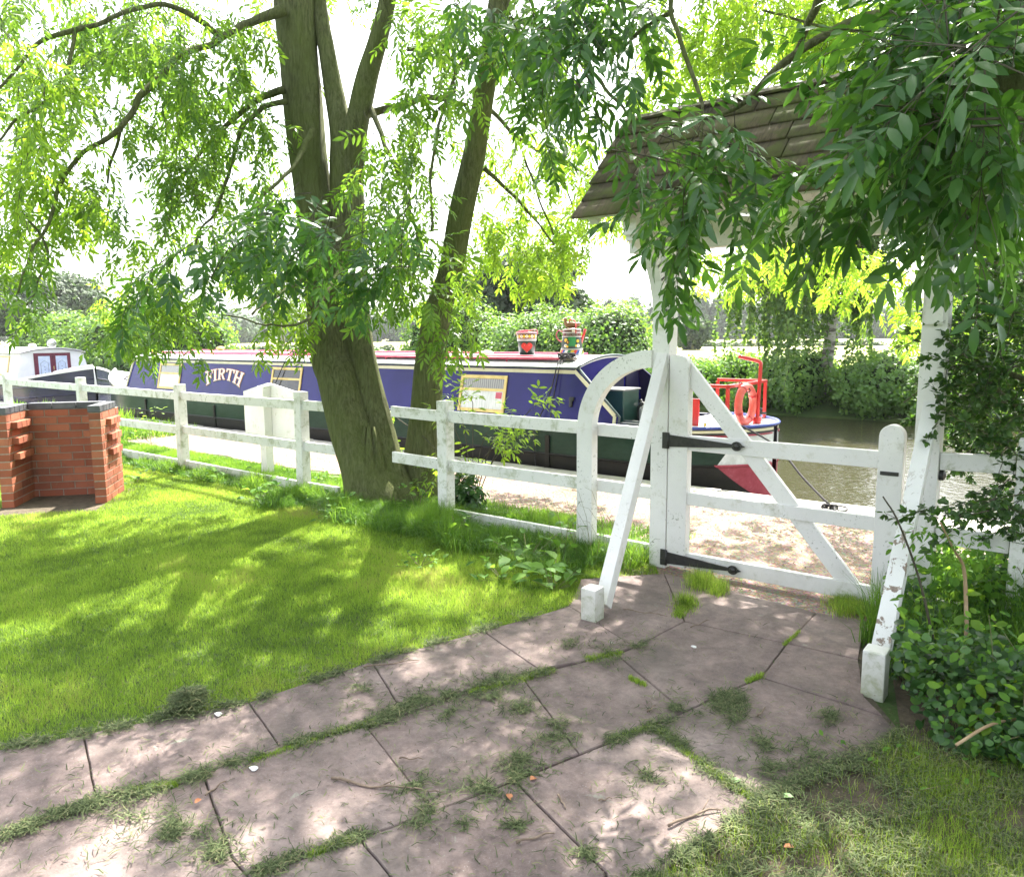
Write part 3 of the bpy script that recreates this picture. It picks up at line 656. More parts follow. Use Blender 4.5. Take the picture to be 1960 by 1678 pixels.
def wall_bricks(store, A, B, th, rows, proud=0.0):
    """vertical wall from plan point A to B, thickness th to the left of A->B"""
    A = Vector(A); B = Vector(B); Ln = (B - A).length; u = (B - A).normalized(); wv = Vector((-u.y, u.x)); g_ = .010; H = .075
    for r in range(rows):
        x = -(0.1125 if r % 2 else 0)
        while x < Ln - .01:
            xa = max(0, x); xb = min(Ln, x + .225 - g_) if x + .225 < Ln + .02 else Ln
            if xb - xa > .02:
                M = Matrix.Translation((A.x, A.y, 0)) @ Matrix(((u.x, wv.x, 0, 0), (u.y, wv.y, 0, 0), (0, 0, 1, 0), (0, 0, 0, 1)))
                t = MB(); t.chbox(xa, xb, 0, th, r * H + .002, (r + 1) * H - g_ + .002, .003); b = len(store['v'])
                store['v'] += [tuple(M @ p) for p in t.v]; store['f'] += [[b + i for i in f] for f in t.f]; store['a'] += [random.random()] * len(t.v)
            x += .225
ROWS = 12; Hh = ROWS * .075
st = {'v': [], 'f': [], 'a': []}
wall_bricks(st, (0, 0), (0, DP), TW, ROWS)                  # left arm, thickness to -x
from_store(st, 'side_wall', BR, bbq)
st = {'v': [], 'f': [], 'a': []}
wall_bricks(st, (WB, DP), (WB, 0), TW, ROWS); wo = from_store(st, 'side_wall', BR, bbq)
st = {'v': [], 'f': [], 'a': []}
wall_bricks(st, (WB - .001, DP - TW), (.001, DP - TW), -TW, ROWS); from_store(st, 'back_wall', BR, bbq)
mb = MB(); e_ = .004
mb.box(-TW + e_, -e_, e_, DP - e_, -.05, Hh - .004); mb.box(WB + e_, WB + TW - e_, e_, DP - e_, -.05, Hh - .004); mb.box(-e_, WB + e_, DP - TW + e_, DP - e_ - .001, -.05, Hh - .0045)
mb.build('mortar', MORTAR, bbq)
def brick1(x0, x1, y0, y1, z0, z1):
    s_ = {'v': [], 'f': [], 'a': []}; brick(s_, x0, x1, y0, y1, z0, z1); from_store(s_, 'corbel_brick', BR, bbq)
for k, z in enumerate((4, 6, 8)):       # rows of corbelled header bricks on both arms
    zz = (Hh - .075 * (2 + 2 * k))
    for j in range(3):
        y_ = .10 + j * .115
        brick1(WB + TW - .03, WB + TW + .045 , y_ + .08, y_ + .185, zz + .002, zz + .065)
        brick1(-.03, .055, y_, y_ + .105, zz + .002, zz + .065)
        brick1(WB - .03, WB + .05, y_, y_ + .105, zz + .002, zz + .065)
st = {'v': [], 'f': [], 'a': []}
for xa in (-TW, WB):
    j = 0
    while j < 5: brick(st, xa - .004, xa + TW + .004, -.004 + j * .1085, -.004 + j * .1085 + .1, Hh, Hh + .062); j += 1
k = 0; x = .006
while x < WB - .02: brick(st, x, min(x + .215, WB - .006), DP - TW - .004, DP + .004, Hh, Hh + .062); x += .225
from_store(st, 'coping', BLUEBR, bbq)

# ================================================================== BOATS
bpy.context.view_layer.update()
def kid(mb, name, mat, par, base=None):
    """mesh given in world space, parented to a thing whose empty stands elsewhere"""
    o = mb.build(name, mat) if isinstance(mb, MB) else mb
    o.parent = par; o.matrix_parent_inverse = (base or PAR[par.name]).inverted(); return o
PAR = {}
def bthing(name, label, cat, loc, group=None):
    t = thing(name, label, cat, group, loc); PAR[t.name] = Matrix.Translation(loc); return t
def sub(mb, name, mat, par, thing_):
    """sub part: parent is a mesh that already sits at the world origin"""
    o = mb.build(name, mat); o.parent = par; return o
NAVY = pmat('navy_boat_paint', (.010, .008, .115), (.018, .014, .175), 1.2, .24, bscale=3, bstr=.05, bdist=.02, spec=.28, coat=.12)
NAVYIN = pmat('dark_navy_paint', (.010, .009, .040), (.018, .016, .065), 2, .35)
m, nt, bs = nodes('green_hull_paint'); v = coords(nt); sx = N(nt, "ShaderNodeSeparateXYZ"); nt.links.new(v, sx.inputs[0])
c0 = ramp(nt, noise(nt, coords(nt, (1, 1, 2)), 3, 8, .7), [(.35, (.006, .026, .017)), (.7, (.022, .050, .038))])
ad = N(nt, "ShaderNodeMath", operation='MULTIPLY_ADD'); ad.inputs[1].default_value = -.55; ad.inputs[2].default_value = 0; nt.links.new(sx.outputs[2], ad.inputs[0])
ad2 = N(nt, "ShaderNodeMath", operation='ADD'); nt.links.new(ad.outputs[0], ad2.inputs[0]); nt.links.new(sx.outputs[0], ad2.inputs[1])
gt1 = N(nt, "ShaderNodeMath", operation='GREATER_THAN'); gt1.inputs[1].default_value = -3.33; nt.links.new(ad2.outputs[0], gt1.inputs[0])
nt.links.new(mix(nt, gt1.outputs[0], c0, ramp(nt, noise(nt, v, 12), [(.4, (.55, .57, .58)), (.7, (.74, .76, .78))])), bs.inputs['Base Color']); bs.inputs['Roughness'].default_value = .28; bs.inputs['Specular IOR Level'].default_value = .25; GREENH = m
m, nt, bs = nodes('black_hull_paint'); v = coords(nt); sx = N(nt, "ShaderNodeSeparateXYZ"); nt.links.new(v, sx.inputs[0])
c0 = ramp(nt, noise(nt, coords(nt, (1, 1, 2)), 5, 9, .75), [(.35, (.008, .007, .007)), (.62, (.016, .014, .013)), (.78, (.05, .035, .03))])
ad = N(nt, "ShaderNodeMath", operation='MULTIPLY_ADD'); ad.inputs[1].default_value = .9; ad.inputs[2].default_value = 0; nt.links.new(sx.outputs[2], ad.inputs[0])
ad2 = N(nt, "ShaderNodeMath", operation='ADD'); nt.links.new(ad.outputs[0], ad2.inputs[0]); nt.links.new(sx.outputs[0], ad2.inputs[1])
gt1 = N(nt, "ShaderNodeMath", operation='GREATER_THAN'); gt1.inputs[1].default_value = -3.08; nt.links.new(ad2.outputs[0], gt1.inputs[0])
nt.links.new(mix(nt, gt1.outputs[0], c0, ramp(nt, noise(nt, v, 9, 8, .75), [(.35, (.30, .035, .055)), (.6, (.40, .07, .10)), (.75, (.45, .16, .18))])), bs.inputs['Base Color']); bs.inputs['Roughness'].default_value = .4; bs.inputs['Specular IOR Level'].default_value = .3
bump(nt, bs, noise(nt, v, 30, 6, .7), .2, .005); BLACKH = m
CREAM = pmat('cream_paint', (.62, .58, .40), (.72, .68, .50), 6, .35)
BRASS = pmat('brass_frame', (.58, .42, .14), (.70, .54, .22), 8, .32, metal=.35)
ROOFW = pmat('pale_roof_paint', (.60, .59, .62), (.74, .73, .75), 3, .4)
REDP = pmat('red_paint', (.50, .018, .020), (.60, .035, .03), 5, .3, coat=.3)
PINKR = pmat('faded_red_rail', (.50, .05, .12), (.62, .10, .16), 5, .35)
RINGR = pmat('faded_red_buoy', (.62, .09, .07), (.72, .16, .12), 9, .5)
GREYP = pmat('grey_green_trim', (.05, .075, .075), (.09, .12, .12), 6, .35)
WOODG = pmat('weathered_plank', (.10, .085, .07), (.20, .17, .14), 14, .8, stretch=(.3, 2, 2))
DKGRN = pmat('dark_green_paint', (.012, .045, .035), (.020, .065, .05), 5, .3)
BLK = pmat('black_plastic', (.012, .012, .013), (.022, .022, .023), 12, .4)
GREYC = pmat('grey_plastic', (.16, .17, .165), (.24, .25, .245), 9, .45)
BWHITE = pmat('white_boat_paint', (.70, .71, .72), (.80, .80, .81), 4, .3)
BLUEP = pmat('blue_rim_paint', (.03, .05, .26), (.05, .08, .34), 4, .3)
LILAC = pmat('frosted_blue_glass', (.42, .50, .66), (.58, .66, .80), 10, .35)
MAROON = pmat('maroon_paint', (.10, .010, .030), (.15, .018, .045), 5, .3)
ROPE = pmat('dark_rope', (.020, .018, .022), (.05, .045, .05), 40, .9)
m, nt, bs = nodes('window_glass'); v = coords(nt); wv = N(nt, "ShaderNodeTexWave"); wv.inputs['Scale'].default_value = 9; wv.inputs['Distortion'].default_value = 2.5; nt.links.new(v, wv.inputs['Vector'])
c_ = ramp(nt, wv.outputs['Fac'], [(.2, (.10, .09, .065)), (.8, (.26, .24, .18))]); nt.links.new(c_, bs.inputs['Base Color']); bs.inputs['Roughness'].default_value = .05; bs.inputs['Specular IOR Level'].default_value = 1.0; bs.inputs['Coat Weight'].default_value = 1
bump(nt, bs, noise(nt, v, 9, 4, .6), .12, .02); GLASS = m
m, nt, bs = nodes('dark_window_glass'); v = coords(nt); nt.links.new(ramp(nt, noise(nt, v, 5), [(.4, (.012, .010, .008)), (.7, (.06, .05, .035))]), bs.inputs['Base Color']); bs.inputs['Roughness'].default_value = .05; bs.inputs['Coat Weight'].default_value = .6; GLASSD = m
CURT = pmat('white_net_curtain', (.55, .56, .60), (.80, .81, .84), 14, .35, stretch=(3, 1, .3), coat=.7)

bn = bthing('narrowboat', 'long navy and green narrowboat lettered FIRTH moored along the towpath', 'narrowboat', (-10.4, 8.42, -.35))
YC = 8.42
def halfw(x):
    if x > -4.3: u = min(1, (x + 4.3) / 1.46); return 1.0 * max(0, 1 - u ** 2.3) ** .55
    if x < -15.7: u = min(1, (-15.7 - x) / 2.9); return 1.0 * max(.02, 1 - u ** 1.9)
    return 1.0
def gz(x):
    z = .57
    if x < -15.5: z += .30 * min(1, (-15.5 - x) / 3.1) ** 1.8
    if x > -4: z += .03 * min(1, (x + 4) / 1.5)
    return z
xs = list(np.linspace(-18.6, -15.7, 18)) + list(np.linspace(-15.2, -4.6, 26)) + [-4.3 + 1.455 * math.sin(a) for a in np.linspace(0, math.pi / 2, 22)]
def hull_band(name, mat, zf0, zf1, off0, off1, par=bn):
    mb = MB()
    for sg in (-1, 1):
        vs = []
        for x in xs:
            wd = halfw(x)
            for zf, of in ((zf0, off0), (zf1, off1)):
                z = zf(x); vs.append((x, YC + sg * (wd + of if wd > .05 else wd), z))
        n = len(xs); mb.add(vs, [(2 * i, 2 * i + 2, 2 * i + 3, 2 * i + 1) for i in range(n - 1)], True)
    return kid(mb, name, mat, par)
hull_band('hull_side', GREENH, lambda x: .175, lambda x: gz(x) - .075, 0, -.015)
hull_band('hull_bottom', BLACKH, lambda x: -.62, lambda x: .175, -.02, .0)
hull_band('gunwale_band', BLK, lambda x: gz(x) - .075, lambda x: gz(x) - .052, -.010, -.008)
hull_band('gunwale_band', CREAM, lambda x: gz(x) - .052, lambda x: gz(x) - .022, -.012, -.012)
hull_band('gunwale_band', BLK, lambda x: gz(x) - .022, lambda x: gz(x), -.006, -.006)
mb = MB()       # rubbing strakes
for sg in (-1, 1):
    mb.tube([(x, YC + sg * (halfw(x) + .006), .175) for x in xs if halfw(x) > .08], .016, 6)
    mb.tube([(x, YC + sg * (halfw(x) + .0), gz(x) - .085) for x in xs if halfw(x) > .08], .010, 6)
kid(mb, 'rubbing_strake', BLACKH, bn)
for xx in (-5.25, -12.6, -15.1):    # welded vertical pads
    mb = MB(); mb.box(xx - .03, xx + .03, YC - 1.018, YC - .99, -.3, .40, .005); kid(mb, 'fender_strip', BLACKH, bn)
mb = MB(); vs = []
for x in xs: vs += [(x, YC - halfw(x) + .004, gz(x) - .003), (x, YC + halfw(x) - .004, gz(x) - .003)]
def deck(x0, x1, name):
    k = [i for i in range(len(xs)) if x0 <= xs[i] <= x1]; v2 = [p for i in k for p in vs[2 * i:2 * i + 2]]; mb = MB(); mb.add(v2, [(2 * i, 2 * i + 2, 2 * i + 3, 2 * i + 1) for i in range(len(k) - 1)]); kid(mb, name, BWHITE, bn)
deck(-99, -15.0, 'bow_deck'); deck(-4.01, 99, 'stern_deck')
for sg in (-1, 1):
    mb = MB(); mb.add([(x, YC + sg * y_, gz(x) - .003) for x in (-15.1, -4.9) for y_ in (.86, .995)], [(0, 1, 3, 2)]); kid(mb, 'side_deck', BWHITE, bn)
mb = MB(); mb.tube([(x, YC - halfw(x) * .985, gz(x) + .006) for x in xs if x > -3.8] + [(x, YC + halfw(x) * .985, gz(x) + .006) for x in xs[::-1] if x > -3.8], .02, 6); kid(mb, 'deck_rim', BLUEP, bn)
mb = MB(); mb.box(-5.0, -3.72, YC - .9, YC + .9, .18, .22); kid(mb, 'well_deck', NAVYIN, bn)
for sg in (-1, 1):
    mb = MB(); mb.box(-4.90, -4.05, YC + sg * .94 - .045, YC + sg * .94 + .045, .50, .566); kid(mb, 'side_deck', NAVYIN, bn)
# cabin
X0, X1 = -15.87, -4.98; yb, yt, zb, zt = YC - .90, YC - .765, .567, 1.20
def side_y(z, sg=-1): f = (z - zb) / (zt - zb); return YC + sg * (.90 - .135 * f)
slope = math.atan2(.135, zt - zb)
def side_frame(x, z, off=0.0):
    """local frame on the near cabin side: x along, y outward, z up the slope"""
    M = Matrix.Translation((x, side_y(z), z)) @ Matrix.Rotation(-slope, 4, 'X') @ Matrix.Rotation(0, 4, 'Z')
    return M @ Matrix.Translation((0, -off, 0))
for sg in (-1, 1):
    mb = MB(); q = [(X0 - .22, zb), (X1, zb), (X1, zt), (X0, zt)]
    mb.add([(x, side_y(z, sg), z) for x, z in q] + [(x, side_y(z, sg) - sg * .03, z) for x, z in q], [(0, 1, 2, 3), (7, 6, 5, 4), (0, 4, 5, 1), (1, 5, 6, 2), (3, 2, 6, 7), (0, 3, 7, 4)])
    # raked wing behind the bulkhead
    q = [(X1, zb), (X1 + .64, zb), (X1 + .64, zb + .10), (X1 + .02, zt - .02), (X1, zt)]
    mb.add([(x, side_y(z, sg), z) for x, z in q] + [(x, side_y(z, sg) - sg * .03, z) for x, z in q], [(0, 1, 2, 3, 4), (9, 8, 7, 6, 5)] + [(i, (i + 1) % 5, 5 + (i + 1) % 5, 5 + i) for i in range(5)])
    kid(mb, 'cabin_side', NAVY if sg < 0 else NAVYIN, bn)
prof = [(YC + .765 * s_, zt + .115 * (1 - s_ * s_)) for s_ in np.linspace(-1, 1, 17)]
mb = MB(); mb.prism([(y, z) for y, z in prof] + [(YC + .87, zb), (YC - .87, zb)], X1 - .02, X1 - .005, 'x'); kid(mb, 'bulkhead', NAVY, bn); mb = MB(); mb.prism([(y, z) for y, z in prof] + [(YC + .87, zb), (YC - .87, zb)], X0 + .005, X0 + .02, 'x')
kid(mb, 'bulkhead', NAVY, bn)
mb = MB(); mb.prism([(YC - .29, .35), (YC + .33, .35), (YC + .33, 1.14), (YC - .29, 1.14)], X1 - .006, X1 + .015, 'x'); kid(mb, 'cabin_door', NAVYIN, bn); mb = MB(); mb.prism([(YC + .40, .35), (YC + .8, .35), (YC + .72, 1.14), (YC + .40, 1.14)], X1 - .006, X1 + .012, 'x'); kid(mb, 'cabin_door', NAVYIN, bn)
mb = MB(); up = [(YC + .80 * s_, zt + .012 + .125 * (1 - s_ * s_)) for s_ in np.linspace(-1, 1, 21)]; lo = [(YC + .80 * s_, zt - .008 + .118 * (1 - s_ * s_)) for s_ in np.linspace(-1, 1, 21)]
for i in range(20): mb.add([(x, y, z) for x in (X0 - .04, X1 + .03) for y, z in (up[i], up[i + 1], lo[i + 1], lo[i])], [(0, 1, 2, 3), (7, 6, 5, 4), (0, 4, 5, 1), (3, 2, 6, 7), (0, 3, 7, 4), (1, 5, 6, 2)])
kid(mb, 'roof', ROOFW, bn)
mb = MB(); rim = [(y, z + .004) for y, z in up]
mb.tube([(X1 + .032, y, z) for y, z in rim], .014, 6); mb.tube([(X1 + .032, YC - .80, zt + .004), (X0 - .04, YC - .80, zt + .004)], .013, 6); mb.tube([(X1 + .032, YC + .80, zt + .004), (X0 - .04, YC + .80, zt + .004)], .013, 6)
mb.tube([(X1 + .03, side_y(zt) - .01, zt), (X1 + .655, side_y(zb + .1) - .01, zb + .10), (X1 + .655, side_y(zb) - .01, zb)], .014, 6); kid(mb, 'roof_edge_trim', GREYP, bn)
mb = MB()       # cream coach lines
mb.M = side_frame(0, zt - .045); mb.box(X0, X1 - .03, -.006, .001, -.022, .022)
mb.M = None
a_ = Vector((X1 - .03, side_y(zt - .03) - .005, zt - .03)); b_ = Vector((X1 + .59, side_y(zb + .1) - .005, zb + .105)); mb.beam(a_, b_, .01, .045, up=(1, 0, 1), ch=0); mb.beam(b_, (X1 + .59, side_y(zb) - .005, zb), .01, .04, up=(1, 0, 0), ch=0)
kid(mb, 'coach_line', CREAM, bn)
# windows
def window(x0, x1, z0, z1, kind):
    zc = (z0 + z1) / 2; M = side_frame((x0 + x1) / 2, zc); hw = (x1 - x0) / 2; hh = (z1 - z0) / 2 / math.cos(slope); f = .045
    mb = MB(M); yo = -.018
    for a in ((-hw, hw, hh - f, hh), (-hw, hw, -hh, -hh + f), (-hw, -hw + f, -hh + f, hh - f), (hw - f, hw, -hh + f, hh - f)): mb.box(a[0], a[1], yo, .0, a[2], a[3], .004)
    zm = hh * .22; mb.box(-hw + f, hw - f, yo + .004, 0, zm - .018, zm + .018, .003); win = kid(mb, 'window', BRASS, bn)
    mb = MB(M); mb.box(-hw + f - .002, hw - f + .002, -.006, -.002, zm + .016, hh - f + .002); sub(mb, 'pane', GLASSD if kind == 2 else GLASS, win, bn)
    mb = MB(M); mb.box(-hw + f - .002, hw - f + .002, -.0065, -.002, -hh + f - .002, zm - .016); sub(mb, 'pane', {1: CURT, 2: GLASSD, 3: CURT}[kind], win, bn)
    if kind == 3: mb = MB(M); mb.box(hw - f - .12, hw - f - .02, -.010, -.0075, zm - .11, zm - .03); sub(mb, 'sticker', PINKR, win, bn)
    if kind == 1: mb = MB(M); mb.box(hw - f - .16, hw - f - .03, -.010, -.0075, zm - .20, zm - .04); sub(mb, 'notice', BWHITE, win, bn)
window(-14.80, -13.98, .62, 1.115, 1); window(-11.06, -10.24, .62, 1.105, 2); window(-6.80, -6.01, .61, 1.085, 3)
# porthole-like vent bracket
mb = MB(side_frame(-5.0, .80)); mb.lathe([(.001, 0), (.03, 0), (.03, .0), (.001, 0)], (0, 0, 0), 4) if 0 else None
mb.box(-.035, .035, -.025, 0, .01, .06, .01); mb.box(-.02, .02, -.03, 0, -.06, .02, .008); kid(mb, 'lock_bracket', BLK, bn)
# name, letters bent over an arch
SER = .03
def stroke(q): return q
LET = {
 'F': [[(0, 0), (.30, 0), (.30, .07), (.22, .07), (.22, .93), (.30, .93), (.30, 1), (0, 1), (0, .93), (.07, .93), (.07, .07), (0, .07)], [(.22, .90), (.48, .90), (.50, .72), (.56, .72), (.56, 1), (.22, 1)], [(.22, .45), (.38, .45), (.38, .34), (.44, .34), (.44, .68), (.38, .68), (.38, .56), (.22, .56)]],
 'I': [[(0, 0), (.30, 0), (.30, .07), (.225, .07), (.225, .93), (.30, .93), (.30, 1), (0, 1), (0, .93), (.075, .93), (.075, .07), (0, .07)]],
 'R': [[(0, 0), (.28, 0), (.28, .07), (.215, .07), (.215, .93), (.0, 1), (0, .93), (.07, .93), (.07, .07), (0, .07)], [(0, 1), (.34, 1), (.46, .96), (.53, .86), (.53, .65), (.46, .54), (.34, .49), (.215, .49), (.215, .58), (.31, .58), (.37, .64), (.38, .75), (.37, .86), (.31, .92), (.215, .92)], [(.27, .49), (.40, .49), (.56, .10), (.62, .07), (.62, 0), (.46, 0)]],
 'T': [[(.17, 0), (.45, 0), (.45, .07), (.385, .07), (.385, .90), (.235, .90), (.235, .07), (.17, .07)], [(0, .70), (.06, .70), (.10, .90), (.52, .90), (.56, .70), (.62, .70), (.62, 1), (0, 1)]],
 'H': [[(0, 0), (.27, 0), (.27, .07), (.21, .07), (.21, .93), (.27, .93), (.27, 1), (0, 1), (0, .93), (.06, .93), (.06, .07), (0, .07)], [(.37, 0), (.64, 0), (.64, .07), (.58, .07), (.58, .93), (.64, .93), (.64, 1), (.37, 1), (.37, .93), (.43, .93), (.43, .07), (.37, .07)], [(.21, .44), (.43, .44), (.43, .56), (.21, .56)]]}
ADV = {'F': .60, 'I': .36, 'R': .65, 'T': .66, 'H': .66}
def lettering(word, warp, y0, y1, grow=0.0, shift=(0, 0)):
    mb = MB(); tot = sum(ADV[c] for c in word); x = 0
    for c in word:
        for poly in LET[c]:
            # densify so that the letters bend
            P = []
            for i in range(len(poly)):
                a, b = poly[i], poly[(i + 1) % len(poly)]; k = max(1, int(math.hypot(b[0] - a[0], b[1] - a[1]) / .12))
                P += [(a[0] + (b[0] - a[0]) * j / k, a[1] + (b[1] - a[1]) * j / k) for j in range(k)]
            if grow:
                n = len(P); Q = []
                ar = sum(P[i][0] * P[(i + 1) % n][1] - P[(i + 1) % n][0] * P[i][1] for i in range(n)); sgn = 1 if ar > 0 else -1
                for i in range(n):
                    (ax_, ay), (bx, by) = P[i - 1], P[(i + 1) % n]; dx, dy = bx - ax_, by - ay; l = math.hypot(dx, dy) + 1e-9; Q.append((P[i][0] + sgn * dy / l * grow, P[i][1] - sgn * dx / l * grow))
                P = Q
            P = [warp((x + px_ + shift[0]) / tot, py_ + shift[1]) for px_, py_ in P]
            mb.prism(P, y0, y1)
        x += ADV[c]
    return mb
def arch(u, v_):
    """u 0..1 along the word, v 0..1 letter height; letters taller at the ends"""
    x = (u - .5) * 1.18; a = (u - .5) * 2; base = .085 - .125 * a * a; top = .285 - .075 * a * a
    return (x + (v_ - .5) * .10 * a, -.13 + base + (top - base) * v_ + .0)
MF = side_frame(-12.50, .90)
mb = lettering('FIRTH', arch, -.004, -.001, .045, (.03, -.05)); mb.v = [MF @ p for p in mb.v]; kid(mb, 'name_shadow', DKGRN, bn)
mb = lettering('FIRTH', arch, -.0065, -.0045, .028); mb.v = [MF @ p for p in mb.v]; kid(mb, 'name_outline', REDP, bn)
mb = lettering('FIRTH', arch, -.009, -.007, .0); mb.v = [MF @ p for p in mb.v]; kid(mb, 'name_lettering', pmat('ivory_letter', (.78, .74, .60), (.82, .78, .66), 5, .4), bn)
# roof rails, plank
def roofz(y): s_ = (y - YC) / .8; return zt + .012 + .125 * (1 - s_ * s_)
for y_ in (YC - .62, YC + .62):
    mb = MB(); z_ = roofz(y_) + .045; mb.tube([(X0 + .4, y_, z_), (X1 - .35, y_, z_)], .016, 8)
    for x in np.arange(X0 + .5, X1 - .3, 1.15): mb.tube([(x, y_, roofz(y_) - .005), (x, y_, z_)], .010, 6)
    kid(mb, 'handrail', PINKR, bn)
for y0_, xa, xb in ((YC - .47, -15.4, -5.6), (YC + .2, -15.4, -5.5)):
    mb = MB(); mb.box(xa, xb, y0_, y0_ + .10, roofz(y0_ + .05) + .0, roofz(y0_ + .05) + .035, .004); kid(mb, 'red_roof_strip', PINKR, bn)
mb = MB(); mb.box(-8.9, -5.15, YC - .60, YC - .50, roofz(YC - .55) + .012, roofz(YC - .55) + .045, .004); kid(mb, 'roof_plank', WOODG, bn)
for x, y_ in ((-9.75, YC - .1), (-14.1, YC + .1)):
    mb = MB(); mb.lathe([(.05, 0), (.05, .05), (.09, .055), (.085, .08), (.03, .10), (.001, .10)], (x, y_, roofz(y_) - .005), 16); kid(mb, 'mushroom_vent', BRASS, bn)
mb = MB(); mb.lathe([(.10, 0), (.10, .03), (.06, .055), (.001, .06)], (-6.95, YC - .1, roofz(YC) - .005), 18); kid(mb, 'mushroom_vent', CREAM, bn)
# stern fittings in red
fy0, fy1, fx0, fx1, fz = 7.90, 9.05, -3.80, -3.20, 1.03
mb = MB()
for a, b in (((fx0, fy0, fz), (fx1, fy0, fz)), ((fx1, fy0, fz), (fx1, fy1, fz)), ((fx0, fy1, fz), (fx1, fy1, fz))): mb.beam(a, b, .05, .035)
for p in ((fx1, fy0), (fx1, fy1), (fx0, fy0), (fx0, fy1)): mb.beam((p[0], p[1], .22), (p[0], p[1], fz - .018), .035, .035, up=(1, 0, 0))
kid(mb, 'stern_rail', REDP, bn)
mb = MB(); mb.box(fx0 + .02, fx1 - .34, fy0 + .02, fy0 + .045, .3, .88, .004); kid(mb, 'side_panel', REDP, bn)
tp = S(1453, 688, 8.45); 
mb = MB(); mb.tube(smooth_path([(tp.x + .0, 8.45, .55), (tp.x + .01, 8.45, .9), (tp.x + .02, 8.45, 1.20), (tp.x + .015, 8.45, 1.27), (tp.x - .03, 8.40, 1.30), (tp.x - .17, 8.28, 1.345)], 4), .021, 10); kid(mb, 'tiller', REDP, bn)
mb = MB(); mb.tube([(tp.x, 8.45, .57), (tp.x, 8.45, .66)], .05, 14); kid(mb, 'rudder_stock', REDP, bn)
for (x, y_) in ((-3.25, 7.95), (-3.2, 8.85)):
    mb = MB(); mb.lathe([(.06, .595), (.06, .61), (.028, .615), (.025, .68), (.05, .70), (.045, .72), (.001, .725)], (x, y_, 0), 14); mb.tube([(x - .09, y_, .665), (x + .09, y_, .665)], .014, 8); kid(mb, 'mooring_dolly', IRON, bn)
mb = MB(); mb.tube([(-3.45, 7.9, .3), (-3.45, 7.9, .62)], .018, 8); mb.tube([(-3.50, 7.9, .635), (-3.40, 7.9, .635)], .008, 8); kid(mb, 'brass_rod', BRASS, bn)
mb = MB(); mb.box(-4.93, -4.50, 7.92, 8.30, .21, .93, .012); kid(mb, 'locker', DKGRN, bn)
mb = MB(); mb.box(-4.95, -4.48, 7.90, 8.32, .93, .95, .004); kid(mb, 'locker_lid', GREYC, bn)
# bow: fender, T stud, cream edge of the cabin front
mb = MB(); mb.tube([(X0 - .22, side_y(zb) - .008, zb), (X0 - .02, side_y(zt) - .008, zt)], .022, 6); kid(mb, 'cabin_front_trim', CREAM, bn)
mb = MB(); mb.tube(smooth_path([(-15.7, YC - .985, gz(-15.7)), (-16.6, YC - halfw(-16.6) * .99, gz(-16.6) + .01), (-17.6, YC - halfw(-17.6) * .98, gz(-17.6) + .02), (-18.5, YC, gz(-18.5) + .03)], 6), .03, 8); kid(mb, 'bow_rail', BWHITE, bn)
mb = MB(); mb.lathe([(.09, .70), (.09, .74), (.03, .75), (.03, .84), (.07, .85), (.001, .87)], (-17.4, YC - .1, 0), 14); mb.tube([(-17.55, YC - .1, .80), (-17.25, YC - .1, .80)], .02, 8); kid(mb, 'bow_stud', IRON, bn)
mb = MB(); mb.tube(smooth_path([(-17.4, YC - .1, .82), (-17.0, YC - .25, .80), (-16.8, YC - .4, .70), (-17.1, YC - .45, .72), (-17.3, YC - .2, .78), (-16.9, YC - .1, .77)], 6), .02, 6)
tag(mb.build('rope_coil', ROPE), 'dark rope coiled on the bow of the blue narrowboat', 'rope')

# ---- things standing on the boat
def tocam(p): d = EYE - Vector(p); d.z = 0; return d.normalized()
def face_frame(c, rad, ang, z, lean=0):
    """frame on a round body: y axis outward at angle ang from the camera direction"""
    d = tocam(c); d = Matrix.Rotation(ang, 3, 'Z') @ d; xx = Vector((-d.y, d.x, 0)) * -1
    return Matrix.Translation((c[0] + d.x * rad, c[1] + d.y * rad, z)) @ Matrix(((xx.x, -d.x, 0, 0), (xx.y, -d.y, 0, 0), (0, 0, 1, 0), (0, 0, 0, 1)))
def disc(mb, c, rad, ang, z, r, th=.004): M = face_frame(c, rad, ang, z); t = MB(M); n = 14; t.prism([(r * math.cos(2 * math.pi * k / n), r * math.sin(2 * math.pi * k / n)) for k in range(n)], -th, .01); mb.add(t.v, t.f)
YEL = pmat('yellow_enamel', (.60, .38, .03), (.70, .46, .05), 9, .3); WHE = pmat('white_enamel', (.75, .75, .73), (.8, .8, .8), 9, .3); BRN = pmat('brown_enamel', (.12, .035, .02), (.18, .05, .03), 9, .3); GRE = pmat('green_enamel', (.02, .16, .05), (.03, .22, .07), 9, .3); BLE = pmat('blue_enamel', (.03, .07, .30), (.05, .10, .38), 9, .3)
PAINTDK = pmat('dark_green_enamel', (.018, .035, .028), (.03, .05, .04), 9, .3)
c = (-6.29, YC - .02, roofz(YC) + .002); zb0 = c[2]
bk = bthing('bucket', 'dark painted metal bucket with a red heart and daisies on the boat roof', 'bucket', c)
def rb(z): return .105 + (.142 - .105) * (z / .30)
mb = MB(); mb.lathe([(.001, 0), (.105, 0), (.142, .30), (.136, .30), (.10, .01), (.001, .01)], c, 32); kid(mb, 'body', PAINTDK, bk)
mb = MB(); mb.lathe([(rb(.205) + .002, .205), (rb(.285) + .002, .285), (rb(.285), .285), (rb(.205), .205)], c, 32); kid(mb, 'red_band', BRN, bk)
for z_ in (.205, .289, .19): mb = MB(); mb.lathe([(rb(z_) + .001, z_ - .004), (rb(z_) + .005, z_ - .003), (rb(z_) + .005, z_ + .003), (rb(z_) + .001, z_ + .004)], c, 32); kid(mb, 'white_ring', WHE, bk)
